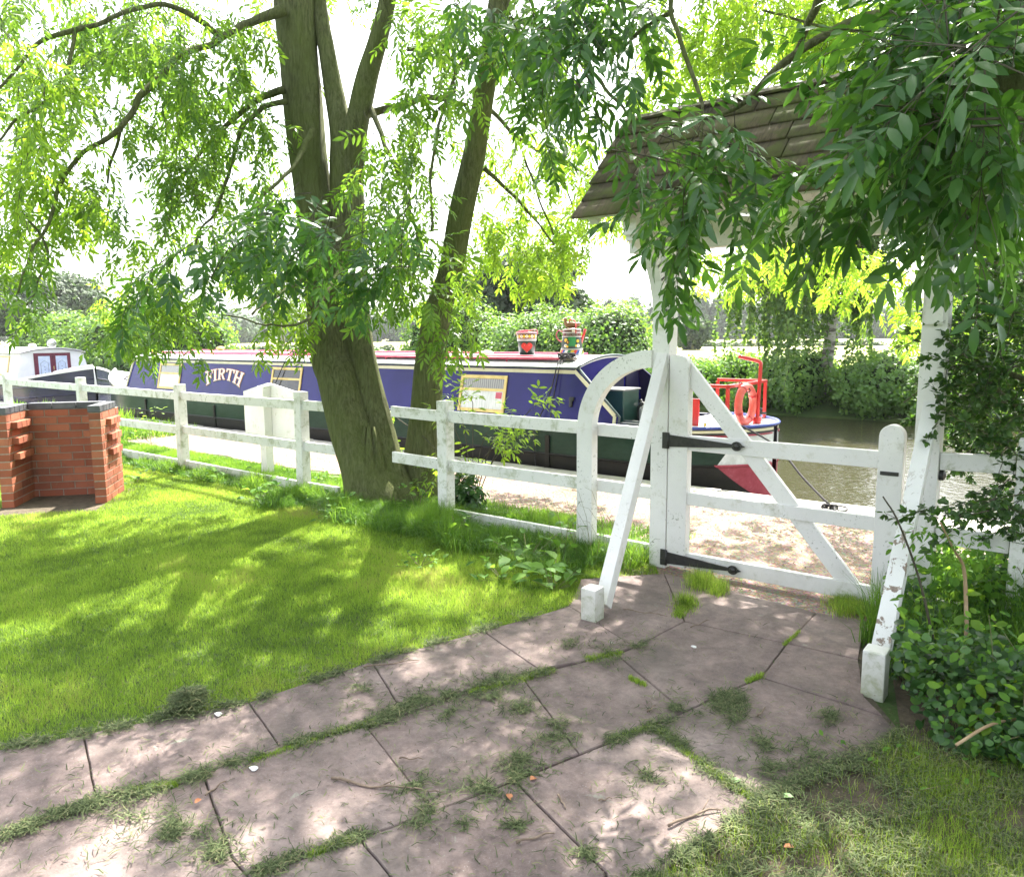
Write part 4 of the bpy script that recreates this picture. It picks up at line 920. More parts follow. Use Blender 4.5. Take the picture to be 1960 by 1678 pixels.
mb = MB(); mb.lathe([(.142, .294), (.149, .297), (.149, .303), (.142, .306), (.136, .303), (.136, .297)], c, 32); kid(mb, 'rim', PINKR, bk)
mb = MB(face_frame(c, rb(.11) - .006, 0, zb0 + .10)); hp = [(.0048 * 16 * math.sin(t_) ** 3, .0048 * (13 * math.cos(t_) - 5 * math.cos(2 * t_) - 2 * math.cos(3 * t_) - math.cos(4 * t_))) for t_ in np.linspace(0, 2 * math.pi, 40)[:-1]]; mb.prism(hp, -.012, .01); kid(mb, 'heart', REDP, bk)
mw, my = MB(), MB()
for a_, z_, r_ in ((-.38, .125, .019), (.38, .125, .019), (0, .045, .017)): disc(mw, c, rb(z_) + .003, a_, zb0 + z_, r_); disc(my, c, rb(z_) + .007, a_, zb0 + z_, r_ * .4)
for a_, z_, r_ in ((-.2, .065, .014), (.2, .065, .014), (-.1, .09, .011), (.1, .09, .011)): disc(my, c, rb(z_) + .004, a_, zb0 + z_, r_)
for k in range(-4, 5):
    disc(mw if k % 2 == 0 else my, c, rb(.245) + .004, k * .27, zb0 + .245, .021); 
    if k % 2 == 0: disc(my, c, rb(.245) + .008, k * .27, zb0 + .245, .009)
kid(mw, 'daisy', WHE, bk); kid(my, 'yellow_flower', YEL, bk)
mb = MB(); M = face_frame(c, 0, 0, zb0); mb.M = M; mb.tube(smooth_path([(-.15, 0, .27), (-.135, 0, .33), (-.02, -.02, .325), (.10, -.02, .315), (.15, 0, .27)], 6), .006, 6); kid(mb, 'handle', PINKR, bk)
# water can
c = (-5.55, YC - .02, roofz(YC) + .002); zb0 = c[2]
wc = bthing('water_can', 'painted canal water can with spout, striped base and green panel on the boat roof', 'water can', c)
prof_ = [(.150, 0), (.147, .02), (.135, .12), (.122, .25), (.118, .33)]
def rc(z): return float(np.interp(z, [p[1] for p in prof_], [p[0] for p in prof_]))
mb = MB(); mb.lathe([(.001, 0)] + prof_ + [(.09, .345), (.001, .35)], c, 32); kid(mb, 'body', BRN, wc)
mb = MB(); mb.lathe([(rc(z_) + .002, z_) for z_ in (.075, .12, .18, .235)] + [(rc(.235), .235), (rc(.075), .075)], c, 32); kid(mb, 'panel_band', PAINTDK, wc)
mb = MB()
for a_ in np.linspace(-.30, .30, 6):
    M = face_frame(c, rc(.15) + .001, a_, zb0 + .155); t = MB(M); t.box(-.012, .012, -.004, .01, -.077, .077); mb.add(t.v, t.f)
kid(mb, 'green_panel', GRE, wc)
for k, (mt, nm) in enumerate(((BLE, 'blue_stripe'), (WHE, 'white_stripe'), (GRE, 'green_stripe'), (YEL, 'yellow_stripe'), (REDP, 'red_stripe'))):
    mb = MB()
    for j in range(-1, 2):
        a0 = -.95 + .28 * k + j * 1.4
        for q in range(5):
            z_ = .012 + q * .0115; M = face_frame(c, rc(z_) + .001, a0 + q * .05, zb0 + z_); t = MB(M); t.box(-.022, .022, -.004, .008, -.0058, .0058); mb.add(t.v, t.f)
    kid(mb, nm, mt, wc)
for z_ in (.006, .074, .238, .29, .33): mb = MB(); mb.lathe([(rc(z_) + .001, z_ - .004), (rc(z_) + .006, z_ - .003), (rc(z_) + .006, z_ + .003), (rc(z_) + .001, z_ + .004)], c, 32); kid(mb, 'white_ring', WHE, wc)
mw, my, mr_ = MB(), MB(), MB()
for a_, z_, r_, q in ((-.62, .12, .022, 0), (-.62, .19, .024, 1), (-.40, .165, .024, 2), (.62, .12, .022, 0), (.60, .18, .02, 1), (-.45, .11, .016, 1), (.42, .12, .015, 1), (.1, .31, .013, 0), (.3, .31, .013, 0)):
    disc((mw, my, mr_)[q], c, rc(z_) + .005, a_, zb0 + z_, r_)
    if q != 1: disc(my, c, rc(z_) + .009, a_, zb0 + z_, r_ * .4)
kid(mw, 'daisy', WHE, wc); kid(my, 'yellow_flower', YEL, wc); kid(mr_, 'brown_flower', BRN, wc)
def ringwarp(u, v_): return (u, v_)
mb = MB()
ml = lettering('FIRTH', lambda u, v_: ((u - .5) * .15, (v_ - .5) * .030), 0, .001)
for p in ml.v:
    M = face_frame(c, rc(.265) + .004, -p.x / rc(.265), zb0 + .265); mb.v.append(M @ Vector((0, -p.y * 2 - .001, p.z)))
mb.f = ml.f; mb.sm = ml.sm; kid(mb, 'lettering', GREYC, wc)
Mf = face_frame(c, 0, 0, zb0)
mb = MB(Mf); mb.tube([(-.10, 0, .10), (-.155, 0, .27), (-.175, 0, .335)], [.022, .016, .02], 10); kid(mb, 'spout', REDP, wc)
mb = MB(Mf); mb.tube(smooth_path([(.12, 0, .30), (.175, 0, .315), (.205, 0, .26), (.18, 0, .20), (.135, 0, .17)], 6), .007, 8); kid(mb, 'handle', PINKR, wc)
# duck
z0_ = zb0 + .352; dk = bthing('wooden_duck', 'small brown wooden duck with a red ribbon on top of the water can', 'duck', (c[0], c[1], z0_))
Md = face_frame(c, 0, 0, z0_)
mb = MB(Md); mb.tube(smooth_path([(-.125, 0, .055, .004), (-.09, 0, .045, .022), (-.04, 0, .035, .036), (.02, 0, .036, .042), (.06, 0, .045, .036), (.083, 0, .075, .020), (.085, 0, .10, .020), (.088, 0, .118, .021), (.092, 0, .135, .004)], 4) if 0 else [p[:3] for p in smooth_path([(-.125, 0, .055, .004), (-.09, 0, .045, .022), (-.04, 0, .035, .036), (.02, 0, .036, .042), (.06, 0, .045, .036), (.083, 0, .075, .020), (.085, 0, .10, .020), (.088, 0, .118, .021), (.092, 0, .135, .004)], 4)],
    [p[3] for p in smooth_path([(-.125, 0, .055, .004), (-.09, 0, .045, .022), (-.04, 0, .035, .036), (.02, 0, .036, .042), (.06, 0, .045, .036), (.083, 0, .075, .020), (.085, 0, .10, .020), (.088, 0, .118, .021), (.092, 0, .135, .004)], 4)], 14)
DUCK = pmat('brown_wood', (.16, .075, .03), (.28, .14, .06), 14, .5, stretch=(1, 1, 4)); kid(mb, 'body', DUCK, dk)
mb = MB(Md); mb.tube([(.10, 0, .112), (.135, 0, .104)], [.010, .004], 8, flat=1); kid(mb, 'bill', YEL, dk)
mb = MB(Md); mb.tube(smooth_path([(-.045, -.03, -.10), (-.05, -.125, -.06), (-.05, -.10, .0), (-.045, -.04, .06), (-.02, -.0, .10), (.03, 0, .10), (.035, 0, .075)], 5), .009, 6, flat=.5); kid(mb, 'ribbon', REDP, dk)
# lifebuoy on the stern rail
q = Vector((fx1 + .075, 8.24, .815)); lb = bthing('lifebuoy', 'faded red lifebuoy hanging on the red stern rail', 'lifebuoy', tuple(q))
RY = R_(3)
def rp_(a): return (q.x + .195 * math.cos(a) * math.sin(RY), q.y + .195 * math.cos(a) * math.cos(RY), q.z + .195 * math.sin(a))
pts = [rp_(a) for a in np.linspace(0, 2 * math.pi, 41)]
mb = MB(); mb.tube(pts, .043, 14, cap=False); kid(mb, 'ring', RINGR, lb)
for a0 in (.4, 2.0, 3.5, 5.1):
    mb = MB(); mb.tube([rp_(a) for a in np.linspace(a0, a0 + .16, 4)], .0465, 14); kid(mb, 'band', REDP, lb)
mb = MB(); mb.tube(smooth_path([(fx1, 8.24, 1.06), (fx1 + .04, 8.22, 1.045), (q.x + .05, 8.22, .98), (q.x + .0, 8.26, .95), (fx1 - .03, 8.24, 1.0), (fx1, 8.24, 1.06)], 5), .007, 6); kid(mb, 'lashing', ROPE, lb)
# jerrycans and crate
def jerry(label, x, y, z, mat, rot, s=1.0):
    t = thing('jerrycan', label, 'jerrycan', None, (x, y, z), rot)
    mb = MB(); o2 = [(-.13, 0), (.13, 0), (.14, .02), (.14, .27), (.09, .33), (.0, .33), (-.08, .33), (-.14, .27), (-.14, .02)]; mb.prism([(a * s, b * s) for a, b in o2], -.075 * s, .075 * s); o = mb.build('body', mat, t); bev(o, .018)
    mb = MB(); mb.tube([(p[0] * s, 0, p[1] * s) for p in smooth_path([(-.04, .32), (-.03, .385), (.05, .39), (.09, .33)], 4)], .014 * s, 8); mb.build('handle', mat, t)
    mb = MB(); mb.tube([(-.09 * s, 0, .30 * s), (-.115 * s, 0, .36 * s)], .028 * s, 12); mb.build('cap', BLK, t); return t
jerry('grey plastic jerrycan standing beside the crate in the stern well', -4.20, 8.02, .50, GREYC, .5, .85)
jerry('black plastic jerrycan behind the grey one in the stern well', -4.36, 8.28, .50, BLK, .2, .85)
ct = thing('crate', 'grey slotted plastic crate beside the green locker on the boat stern', 'crate', None, (-4.40, 7.82, .22), .0)
mb = MB()
for z in (.30, .35): mb.box(-.20, .38, -.13, -.118, z - .014, z + .014, .003); mb.box(-.20, .38, .118, .13, z - .014, z + .014, .003); mb.box(-.20, -.188, -.118, .118, z - .014, z + .014, .003); mb.box(.368, .38, -.118, .118, z - .014, z + .014, .003)
for x in np.arange(-.20, .37, .07): mb.box(x, x + .012, -.128, -.12, 0, .34)
mb.box(-.198, .378, -.128, .128, .0, .012); mb.box(-.20, -.19, -.13, .13, 0, .30); mb.box(.37, .38, -.13, .13, 0, .30); mb.build('side', GREYC, ct)
mb = MB(); mb.box(-.17, .35, -.11, .11, .27, .285, .003); mb.build('lid', GREYP, ct)
# ropes
def rope(label, pts, r=.009): mb = MB(); mb.tube(smooth_path(pts, 6), r, 6); return tag(mb.build('mooring_rope', ROPE), label, 'rope')
a_ = (-5.27, 7.60, 1.262)
rope('black centre rope hanging in two strands down the cabin side near the right end', [(-5.35, 7.95, 1.345), (-5.3, 7.75, 1.29), (-5.26, 7.635, 1.225), (-5.30, 7.54, .9), (-5.42, 7.47, .58), (-5.44, 7.40, .50), (-5.42, 7.385, .15), (-5.40, 7.39, -.1)], .007)
rope('thin strand of black rope beside the centre rope', [(-5.30, 7.97, 1.345), (-5.25, 7.75, 1.29), (-5.22, 7.635, 1.225), (-5.235, 7.54, .9), (-5.25, 7.47, .58)], .006)
kn = []
for k in range(46): t_ = k * .55; kn.append((-5.27 + .085 * math.sin(t_ * 1.3), 7.86 + .07 * math.cos(t_ * .9), 1.335 + .03 * math.sin(t_ * 2.1) + .01))
rope('dark knotted bundle of rope lying on the boat roof edge', kn, .009)
rope('black mooring rope over the cabin side near the second window', [(-10.66, 7.95, 1.345), (-10.68, 7.74, 1.29), (-10.70, 7.635, 1.225), (-10.84, 7.54, .9), (-11.0, 7.46, .57), (-11.05, 7.37, .3), (-11.1, 7.32, .03)], .008)
kn = [(-10.66 + .08 * math.sin(k * .7), 7.86 + .06 * math.cos(k * .5), 1.335 + .035 * math.sin(k * 1.1)) for k in range(40)]
rope('small knotted rope on the roof above the second window', kn, .009)
rope('taut mooring rope running from the stern to the ring on the canal edge', [(-3.18, 7.95, .66), (-2.6, 7.68, .47), (-2.2, 7.35, .22), (-1.87, 7.06, .05)], .011)
mrg = thing('mooring_ring', 'rusty iron mooring ring on the stone canal edge', 'mooring ring', None, (-1.82, 7.0, .02))
mb = MB(); mb.box(-.09, .09, -.03, .03, 0, .012, .003); mb.tube([(-.03, 0, .01), (-.03, 0, .05), (.03, 0, .05), (.03, 0, .01)], .010, 8); mb.build('staple', IRON, mrg)
mb = MB(); mb.tube([(.06 + .055 * math.cos(a), .055 * math.sin(a), .025 + .012 * math.sin(a)) for a in np.linspace(0, 2 * math.pi, 20)], .009, 8, cap=False); mb.build('ring', IRON, mrg)
rope('rope end knotted round the mooring ring', [(-1.87 + .05 * math.sin(k * .8), 7.03 + .035 * math.cos(k * .6), .04 + .02 * math.sin(k * 1.1)) for k in range(24)], .010)

# ---- second boat, left
wb = bthing('narrowboat', 'white cabined narrowboat with maroon doors moored ahead at the left edge', 'narrowboat', (-25, 8.45, -.35))
Y2 = 8.42
def hw2(x): 
    if x > -21.3: u = min(1, (x + 21.3) / 1.75); return 1.0 * max(.03, 1 - u ** 1.9)
    return 1.0
def gz2(x): return .56 + (.34 * min(1, max(0, (x + 21.9) / 2.3)) ** 1.3)
xs2 = list(np.linspace(-34, -21.4, 12)) + list(np.linspace(-21.3, -19.56, 16))
def band2(name, mat, f0, f1, o0=0, o1=0):
    mb = MB()
    for sg in (-1, 1):
        vs = []
        for x in xs2:
            for f, o_ in ((f0, o0), (f1, o1)): vs.append((x, Y2 + sg * (hw2(x) + o_), f(x)))
        mb.add(vs, [(2 * i, 2 * i + 2, 2 * i + 3, 2 * i + 1) for i in range(len(xs2) - 1)], True)
    return kid(mb, name, mat, wb)
NAVY2 = pmat('dark_navy_hull', (.010, .010, .035), (.018, .017, .060), 3, .25)
band2('hull', NAVY2, lambda x: -.6, lambda x: gz2(x) - .03); band2('gunwale', BWHITE, lambda x: gz2(x) - .03, lambda x: gz2(x) + .03, .008, .01)
mb = MB()
for sg in (-1, 1):
    mb.tube([(x, Y2 + sg * (hw2(x) + .005), .12 + (gz2(x) - .56) * .5) for x in xs2], .018, 6); mb.tube([(x, Y2 + sg * (hw2(x) + .005), .36 + (gz2(x) - .56) * .8) for x in xs2], .012, 6)
kid(mb, 'rubbing_strake', NAVY2, wb)
mb = MB(); vs = []
for x in xs2: vs += [(x, Y2 - hw2(x) + .01, gz2(x) - (.02 if x < -21.9 or x > -20.4 else .3)), (x, Y2 + hw2(x) - .01, gz2(x) - (.02 if x < -21.9 or x > -20.4 else .3))]
mb.add(vs, [(2 * i, 2 * i + 2, 2 * i + 3, 2 * i + 1) for i in range(len(xs2) - 1)]); kid(mb, 'deck', NAVY2, wb)
mb = MB(); mb.tube([(-19.62, Y2 - .02, gz2(-19.6) + .05), (-19.9, Y2 - .32, gz2(-19.9) + .05), (-20.4, Y2 - .60, gz2(-20.4) + .04)], .028, 10); mb.tube([(-19.62, Y2 - .02, gz2(-19.6) + .03), (-19.55, Y2, .3)], .03, 10); kid(mb, 'bow_rail', BWHITE, wb)
XA = -21.95; zt2 = 1.24
def s2(z, sg=-1): return Y2 + sg * (.90 - .14 * (z - .56) / (zt2 - .56))
mb = MB(); P2 = [(s2(.30), .30), (s2(.30, 1), .30), (s2(zt2, 1), zt2)] + [(Y2 + .76 * u, zt2 + .11 * (1 - u * u)) for u in np.linspace(.95, -.95, 13)] + [(s2(zt2), zt2)]
mb.prism(P2, -34, XA, 'x'); kid(mb, 'cabin', BWHITE, wb)
mb = MB(); n_ = 16
for i in range(n_):
    u0, u1 = -1 + 2 * i / n_, -1 + 2 * (i + 1) / n_; f_ = lambda u, dz: (Y2 + .83 * u, zt2 + dz + .125 * (1 - u * u))
    mb.prism([f_(u0, 0), f_(u1, 0), f_(u1, .022), f_(u0, .022)], -34, XA + .08, 'x')
kid(mb, 'roof', ROOFW, wb)
mb = MB(); mb.box(XA - .0, XA + .02, Y2 - .47, Y2 + .42, .42, 1.245, .004); df = kid(mb, 'door_frame', MAROON, wb)
for sg in (-1, 1):
    mb = MB(); y0_ = Y2 - .025 + (0.02 if sg > 0 else -.40); mb.box(XA + .021, XA + .034, y0_, y0_ + .38, .44, 1.21, .003); d_ = kid(mb, 'door', MAROON, wb)
    mb = MB(); mb.box(XA + .035, XA + .039, y0_ + .05, y0_ + .33, .55, 1.165, .002); sub(mb, 'pane', LILAC, d_, wb)
    mb = MB(); yc_ = y0_ + .19
    for pz, sc in ((.90, 1), ):
        mb.tube([(XA + .040, yc_ - .09, .66), (XA + .040, yc_ - .09, .98), (XA + .040, yc_, 1.05), (XA + .040, yc_ + .09, .98), (XA + .040, yc_ + .09, .66), (XA + .040, yc_, .60), (XA + .040, yc_ - .09, .66)], .004, 5)
    for zz_ in (.72, .80, .88): mb.lathe([(.001, zz_), (.014, zz_ + .012), (.001, zz_ + .024)], (XA + .041, yc_, 0), 8)
    sub(mb, 'etched_pattern', BLUEP if 0 else GREYP, d_, wb)
mb = MB(); mb.tube([(XA + .05, Y2 - .02, .80), (XA + .05, Y2 - .02, .90)], .01, 8); kid(mb, 'door_handle', BRASS, wb)
for xw in (-23.0, -26.2):
    M = Matrix.Translation((xw, s2(.92), .92)) @ Matrix.Rotation(-math.atan2(.14, .68), 4, 'X'); mb = MB(M)
    for a in ((-.40, .40, .22, .26), (-.40, .40, -.26, -.22), (-.40, -.35, -.22, .22), (.35, .40, -.22, .22)): mb.box(a[0], a[1], -.02, 0, a[2], a[3], .004)
    w_ = kid(mb, 'window', BRASS, wb); mb = MB(M); mb.box(-.352, .352, -.008, -.003, -.222, .222); sub(mb, 'pane', GLASS, w_, wb)
for xv in (-22.7, -24.6):
    mb = MB(); mb.lathe([(.05, 0), (.05, .05), (.10, .06), (.09, .10), (.04, .13), (.001, .13)], (xv, Y2 - .2, zt2 + .125), 16); kid(mb, 'mushroom_vent', CREAM, wb)
mb = MB(Matrix.Translation((XA - .1, Y2 + .02, zt2 + .25)) @ Matrix.Rotation(R_(90), 4, 'Y')); mb.lathe([(.001, -.09), (.05, -.08), (.10, -.02), (.115, .03), (.115, .05), (.10, .052), (.001, .056)], (0, 0, 0), 20); mb2 = MB(); mb2.v = mb.v; mb2.f = mb.f; mb2.sm = mb.sm
mb2.tube([(XA - .12, Y2 + .02, zt2 + .13), (XA - .12, Y2 + .02, zt2 + .17)], .02, 8); hl = kid(mb2, 'headlamp', pmat('chrome', (.55, .56, .58), (.65, .66, .68), 5, .2, metal=.9), wb)
mb = MB(); mb.box(-23.6, -23.2, Y2 - 1.05, Y2 - .99, -.25, .42, .03); 
o = mb.build('fender', BLK); tag(o, 'black rubber fender hanging down the side of the white cabined boat', 'fender')
mb = MB(); mb.tube(smooth_path([(-20.4, Y2 - .35, .74), (-20.25, Y2 - .40, .80), (-20.05, Y2 - .35, .80), (-19.95, Y2 - .25, .78)], 5), .05, 8); tag(mb.build('folded_cloth', LILAC), 'pale blue cloth bundle on the bow of the left boat', 'cloth')
# ================================================================== TREES IN FRONT
def stem(mb, pts, s0=None, s1=None, jit=.16, seg=26, k=8):
    """pts: (px, py, width px, s)"""
    P = []
    for px, py, wd, s_ in pts:
        q = S(px, py, s_); dist = (q - EYE).dot(CF); P.append((q.x, q.y, q.z, wd / 2 * dist / FPX))
    P = smooth_path(P, k); mb.tube([p[:3] for p in P], [p[3] for p in P], seg, True, jit)
def limb(mb, pts, k=6, seg=8):
    """pts: (px, py, width px, forward distance)"""
    P = []
    for px, py, wd, dd in pts: q = D(px, py, dd); P.append((q.x, q.y, q.z, wd / 2 * dd / FPX))
    P = smooth_path(P, k); mb.tube([Vector(p[:3]) + Vector((mnoise.noise(Vector(p[:3]) * 5), mnoise.noise(Vector(p[:3]) * 5 + Vector((9, 0, 0))), mnoise.noise(Vector(p[:3]) * 5 + Vector((0, 9, 0))))) * .025 for p in P], [max(.003, p[3]) for p in P], seg, True, .12)
def root_flare(mb, x, y, r, n=7, L_=.35):
    for k in range(n):
        a = 2 * math.pi * k / n + random.uniform(-.2, .2); c_, s_ = math.cos(a), math.sin(a)
        mb.tube(smooth_path([(x + c_ * r * .22, y + s_ * r * .22, .75), (x + c_ * r * .52, y + s_ * r * .52, .32), (x + c_ * r * .85, y + s_ * r * .85, .10), (x + c_ * (r + L_ * .4), y + s_ * (r + L_ * .4), -.08)], 4), list(np.array([.02, .04, .06, .08, .095, .10, .10, .095, .09, .08, .07, .06, .04]) * r / .3), 10)
ash = thing('ash_tree', 'many stemmed ash tree with moss green trunks growing through the gap in the white fence', 'tree', None, tuple(S(700, 955, 4.85)))
PAR[ash.name] = Matrix.Translation(S(700, 955, 4.85))
mb = MB()
stem(mb, [(722, 1000, 132, 4.82), (716, 960, 114, 4.82), (700, 905, 94, 4.82), (668, 805, 84, 4.82), (648, 720, 77, 4.82), (637, 690, 75, 4.82), (623, 590, 72, 4.82), (607, 430, 67, 4.82), (592, 300, 68, 4.82), (580, 190, 70, 4.82), (569, 90, 74, 4.82), (563, 0, 76, 4.82), (555, -160, 70, 4.8), (540, -420, 55, 4.75), (530, -750, 35, 4.7)])
root_flare(mb, S(712, 960, 4.82).x, 4.82, .215)
kid(mb, 'trunk', BARK, ash)
mb = MB()
stem(mb, [(772, 985, 85, 5.0), (762, 950, 72, 5.0), (745, 895, 58, 5.0), (720, 800, 54, 5.0), (702, 720, 52, 5.0), (686, 640, 54, 5.0), (674, 540, 60, 5.0), (667, 430, 64, 5.0), (662, 330, 60, 5.0), (655, 255, 44, 5.0), (638, 170, 36, 5.0), (624, 90, 32, 5.0), (612, 20, 30, 5.0), (590, -160, 28, 5.0), (560, -400, 22, 5.0)])
kid(mb, 'trunk', BARK, ash)
mb = MB()
stem(mb, [(664, 380, 44, 5.02), (672, 300, 50, 5.02), (685, 232, 44, 5.02), (703, 150, 41, 5.02), (722, 85, 37, 5.02), (738, 20, 33, 5.02), (755, -80, 30, 5.0), (790, -300, 22, 5.0)], seg=18)
kid(mb, 'trunk', BARK, ash)
LIMBS = [
 [(540, 20, 24, 7.0), (500, 38, 17, 6.9), (455, 52, 14, 6.8), (425, 75, 13, 6.7), (375, 95, 12, 6.6), (345, 105, 12, 6.5), (310, 145, 12, 6.4), (272, 180, 13, 6.3), (252, 220, 11, 6.2), (222, 252, 10, 6.1), (160, 290, 8, 6.0), (122, 345, 8, 5.9), (95, 430, 6, 5.8), (62, 480, 5, 5.7), (35, 560, 4, 5.6)],
 [(545, 170, 16, 7.1), (500, 188, 13, 7.2), (460, 215, 10, 7.3), (420, 255, 9, 7.4), (372, 310, 7, 7.5), (335, 360, 6, 7.5), (322, 425, 4, 7.6)],
 [(548, 195, 12, 7.1), (500, 212, 9, 7.0), (462, 250, 8, 6.9), (438, 330, 7, 6.8), (415, 400, 6, 6.7), (385, 440, 4, 6.6), (360, 520, 3, 6.5)],
 [(420, 70, 12, 6.7), (330, 12, 10, 6.4), (250, 25, 9, 6.2), (190, 45, 9, 6.1), (145, 58, 10, 6.0), (75, 85, 8, 5.9), (35, 130, 6, 5.8), (-10, 185, 5, 5.7)],
 [(145, 60, 8, 6.0), (130, 130, 7, 5.9), (110, 175, 7, 5.8), (80, 205, 6, 5.7), (30, 235, 5, 5.6), (-10, 285, 4, 5.5)],
 [(228, 250, 7, 6.1), (215, 300, 6, 6.2), (205, 350, 4, 6.3)],
 [(40, 400, 4, 6.0), (90, 480, 5, 6.0), (70, 545, 4, 6.0), (45, 590, 3, 6.0)],
 [(705, 215, 18, 7.3), (740, 210, 14, 7.2), (780, 200, 13, 7.1), (820, 186, 12, 7.0), (860, 193, 11, 6.9), (895, 198, 7, 6.8)],
 [(840, 210, 8, 7.0), (870, 170, 6, 7.0), (830, 100, 5, 7.0), (780, 95, 9, 7.0)],
 [(650, 470, 10, 7.2), (600, 520, 7, 6.8), (540, 560, 6, 6.2), (480, 600, 5, 5.6)],
 [(660, 500, 9, 7.0), (590, 610, 6, 6.3), (520, 622, 4, 5.6), (430, 600, 3, 5.2)],
 [(600, 250, 14, 7.0), (560, 320, 8, 6.6), (500, 380, 7, 6.3), (470, 450, 5, 6.1)],
 [(700, 190, 12, 7.2), (760, 330, 7, 6.6), (800, 460, 5, 6.2), (780, 560, 4, 6.0)],
]
for lm in LIMBS:
    mb = MB(); limb(mb, lm); kid(mb, 'branch', BARK, ash)
fol = Foliage(); M1 = dict(leaf=.19, lod=1, tl=.55, pairs=4, nl=5)
for (px, py, rx, ry, d0, d1, n) in [(110, 40, 200, 90, 5.5, 7.5, 60), (330, 60, 190, 80, 5.8, 7.5, 60), (60, 190, 120, 110, 5.2, 7, 44), (90, 330, 130, 100, 5.5, 7, 50), (60, 430, 90, 90, 5.3, 6.8, 26), (30, 540, 60, 70, 5.3, 6.4, 12),
      (240, 170, 120, 70, 6, 7.5, 24), (330, 230, 110, 70, 6.2, 8, 30), (420, 190, 110, 90, 6.2, 8, 36), (200, 400, 70, 60, 5.8, 7, 14), (370, 330, 90, 70, 6.5, 8, 28), (350, 430, 60, 80, 6.5, 8, 20), (470, 330, 80, 90, 6.5, 8, 30), (450, 450, 60, 80, 6.5, 8, 18), (500, 70, 60, 70, 6.5, 8, 16),
      (260, 560, 90, 60, 6.2, 7.6, 22), (330, 610, 80, 45, 6.2, 7.6, 18), (230, 630, 40, 30, 5.8, 7, 9), (550, 570, 70, 70, 6.2, 8, 22), (520, 500, 60, 90, 6.5, 8, 20)]:
    mass(fol, 'a' if random.random() < .5 else 'b', px, py, rx, ry, d0, d1, n, **M1)
for (px, py, rx, ry, d0, d1, n) in [(820, 60, 90, 70, 5.2, 7, 26), (770, 270, 90, 70, 5.6, 7.4, 24), (760, 400, 90, 80, 5.4, 7.2, 34), (740, 520, 90, 70, 5, 6.6, 28), (800, 470, 40, 90, 5.6, 7.0, 8), (850, 600, 50, 40, 6, 7, 10)]:
    mass(fol, 'a', px, py, rx, ry, d0, d1, n, **M1)
# nearer, larger leaves hanging in front of the trunks
for (px, py, rx, ry, d0, d1, n) in [(500, 440, 60, 50, 4.2, 5.4, 12), (590, 500, 110, 60, 4.2, 5.4, 14), (380, 512, 80, 30, 3.9, 4.8, 10), (290, 570, 50, 25, 4.2, 5, 6), (640, 470, 90, 50, 3.9, 4.8, 11), (740, 550, 50, 30, 3.9, 4.8, 6), (770, 480, 40, 60, 4.2, 5.2, 6)]:
    mass(fol, 'd', px, py, rx, ry, d0, d1, n, leaf=.20, lod=2, tl=.45, pairs=4, nl=4, drift=(-.8, -.6, -.6))
fol.build(ash, 'crown', {'a': LEAF, 'b': LEAF_B, 'd': LEAF_D}) if 0 else None
crownA = fol

ash2 = thing('ash_tree', 'leaning ash trunk close behind the cut rail ends, its crown over the boat', 'tree', None, tuple(S(803, 950, 5.3)))
PAR[ash2.name] = Matrix.Translation(S(803, 950, 5.3))
mb = MB()
stem(mb, [(800, 985, 110, 5.3), (803, 950, 88, 5.3), (806, 890, 70, 5.3), (814, 800, 62, 5.3), (822, 700, 57, 5.3), (836, 605, 51, 5.3), (861, 520, 46, 5.3), (885, 398, 46, 5.3), (908, 292, 42, 5.3), (929, 167, 40, 5.3), (946, 60, 42, 5.3), (960, -20, 42, 5.3), (985, -160, 38, 5.3), (1020, -420, 30, 5.3)])
kid(mb, 'trunk', BARK, ash2)
for lm in [[(925, 320, 9, 7.0), (965, 360, 7, 7.1), (1000, 395, 6, 7.2), (1030, 430, 4, 7.3), (1060, 470, 3, 7.4)],
           [(935, 40, 9, 6.9), (985, 40, 8, 6.7), (1060, 60, 8, 6.5), (1100, 110, 7, 6.3), (1170, 180, 7, 6.1), (1210, 235, 4, 6.0)],
           [(930, 200, 9, 7.0), (1000, 270, 7, 7.1), (1060, 300, 7, 7.2), (1130, 335, 5, 7.3)],
           [(1000, 290, 5, 7.1), (1020, 350, 4, 7.1), (1048, 420, 4, 7.2), (1060, 450, 3, 7.2)],
           [(1050, 300, 5, 7.2), (1080, 350, 4, 7.2), (1095, 390, 3, 7.2)],
           [(940, 80, 12, 6.9), (880, 130, 8, 6.5), (840, 240, 6, 6.2), (826, 340, 6, 6.0), (825, 440, 4, 5.9)]]:
    mb = MB(); limb(mb, lm); kid(mb, 'branch', BARK, ash2)
fol2 = Foliage()
for (px, py, rx, ry, d0, d1, n) in [(985, 450, 90, 50, 7, 9, 32), (1040, 490, 80, 40, 7, 9, 28), (960, 420, 60, 60, 7, 8.6, 14), (1090, 440, 60, 50, 7.2, 9, 16), (1000, 320, 90, 80, 6.6, 8.6, 26), (1110, 330, 60, 80, 6.6, 8.6, 18), (1130, 400, 40, 60, 7, 8.6, 12), (890, 520, 30, 50, 7, 8, 7), (1190, 400, 40, 60, 8, 10, 10)]:
    mass(fol2, 'b', px, py, rx, ry, d0, d1, n, **M1)
for (px, py, rx, ry, d0, d1, n) in [(880, 40, 60, 50, 5, 6.4, 9), (870, 190, 50, 60, 4.8, 6.2, 8), (1060, 50, 110, 70, 4.4, 6, 22), (1050, 170, 80, 60, 4.4, 5.8, 16)]:
    mass(fol2, 'a', px, py, rx, ry, d0, d1, n, **M1)
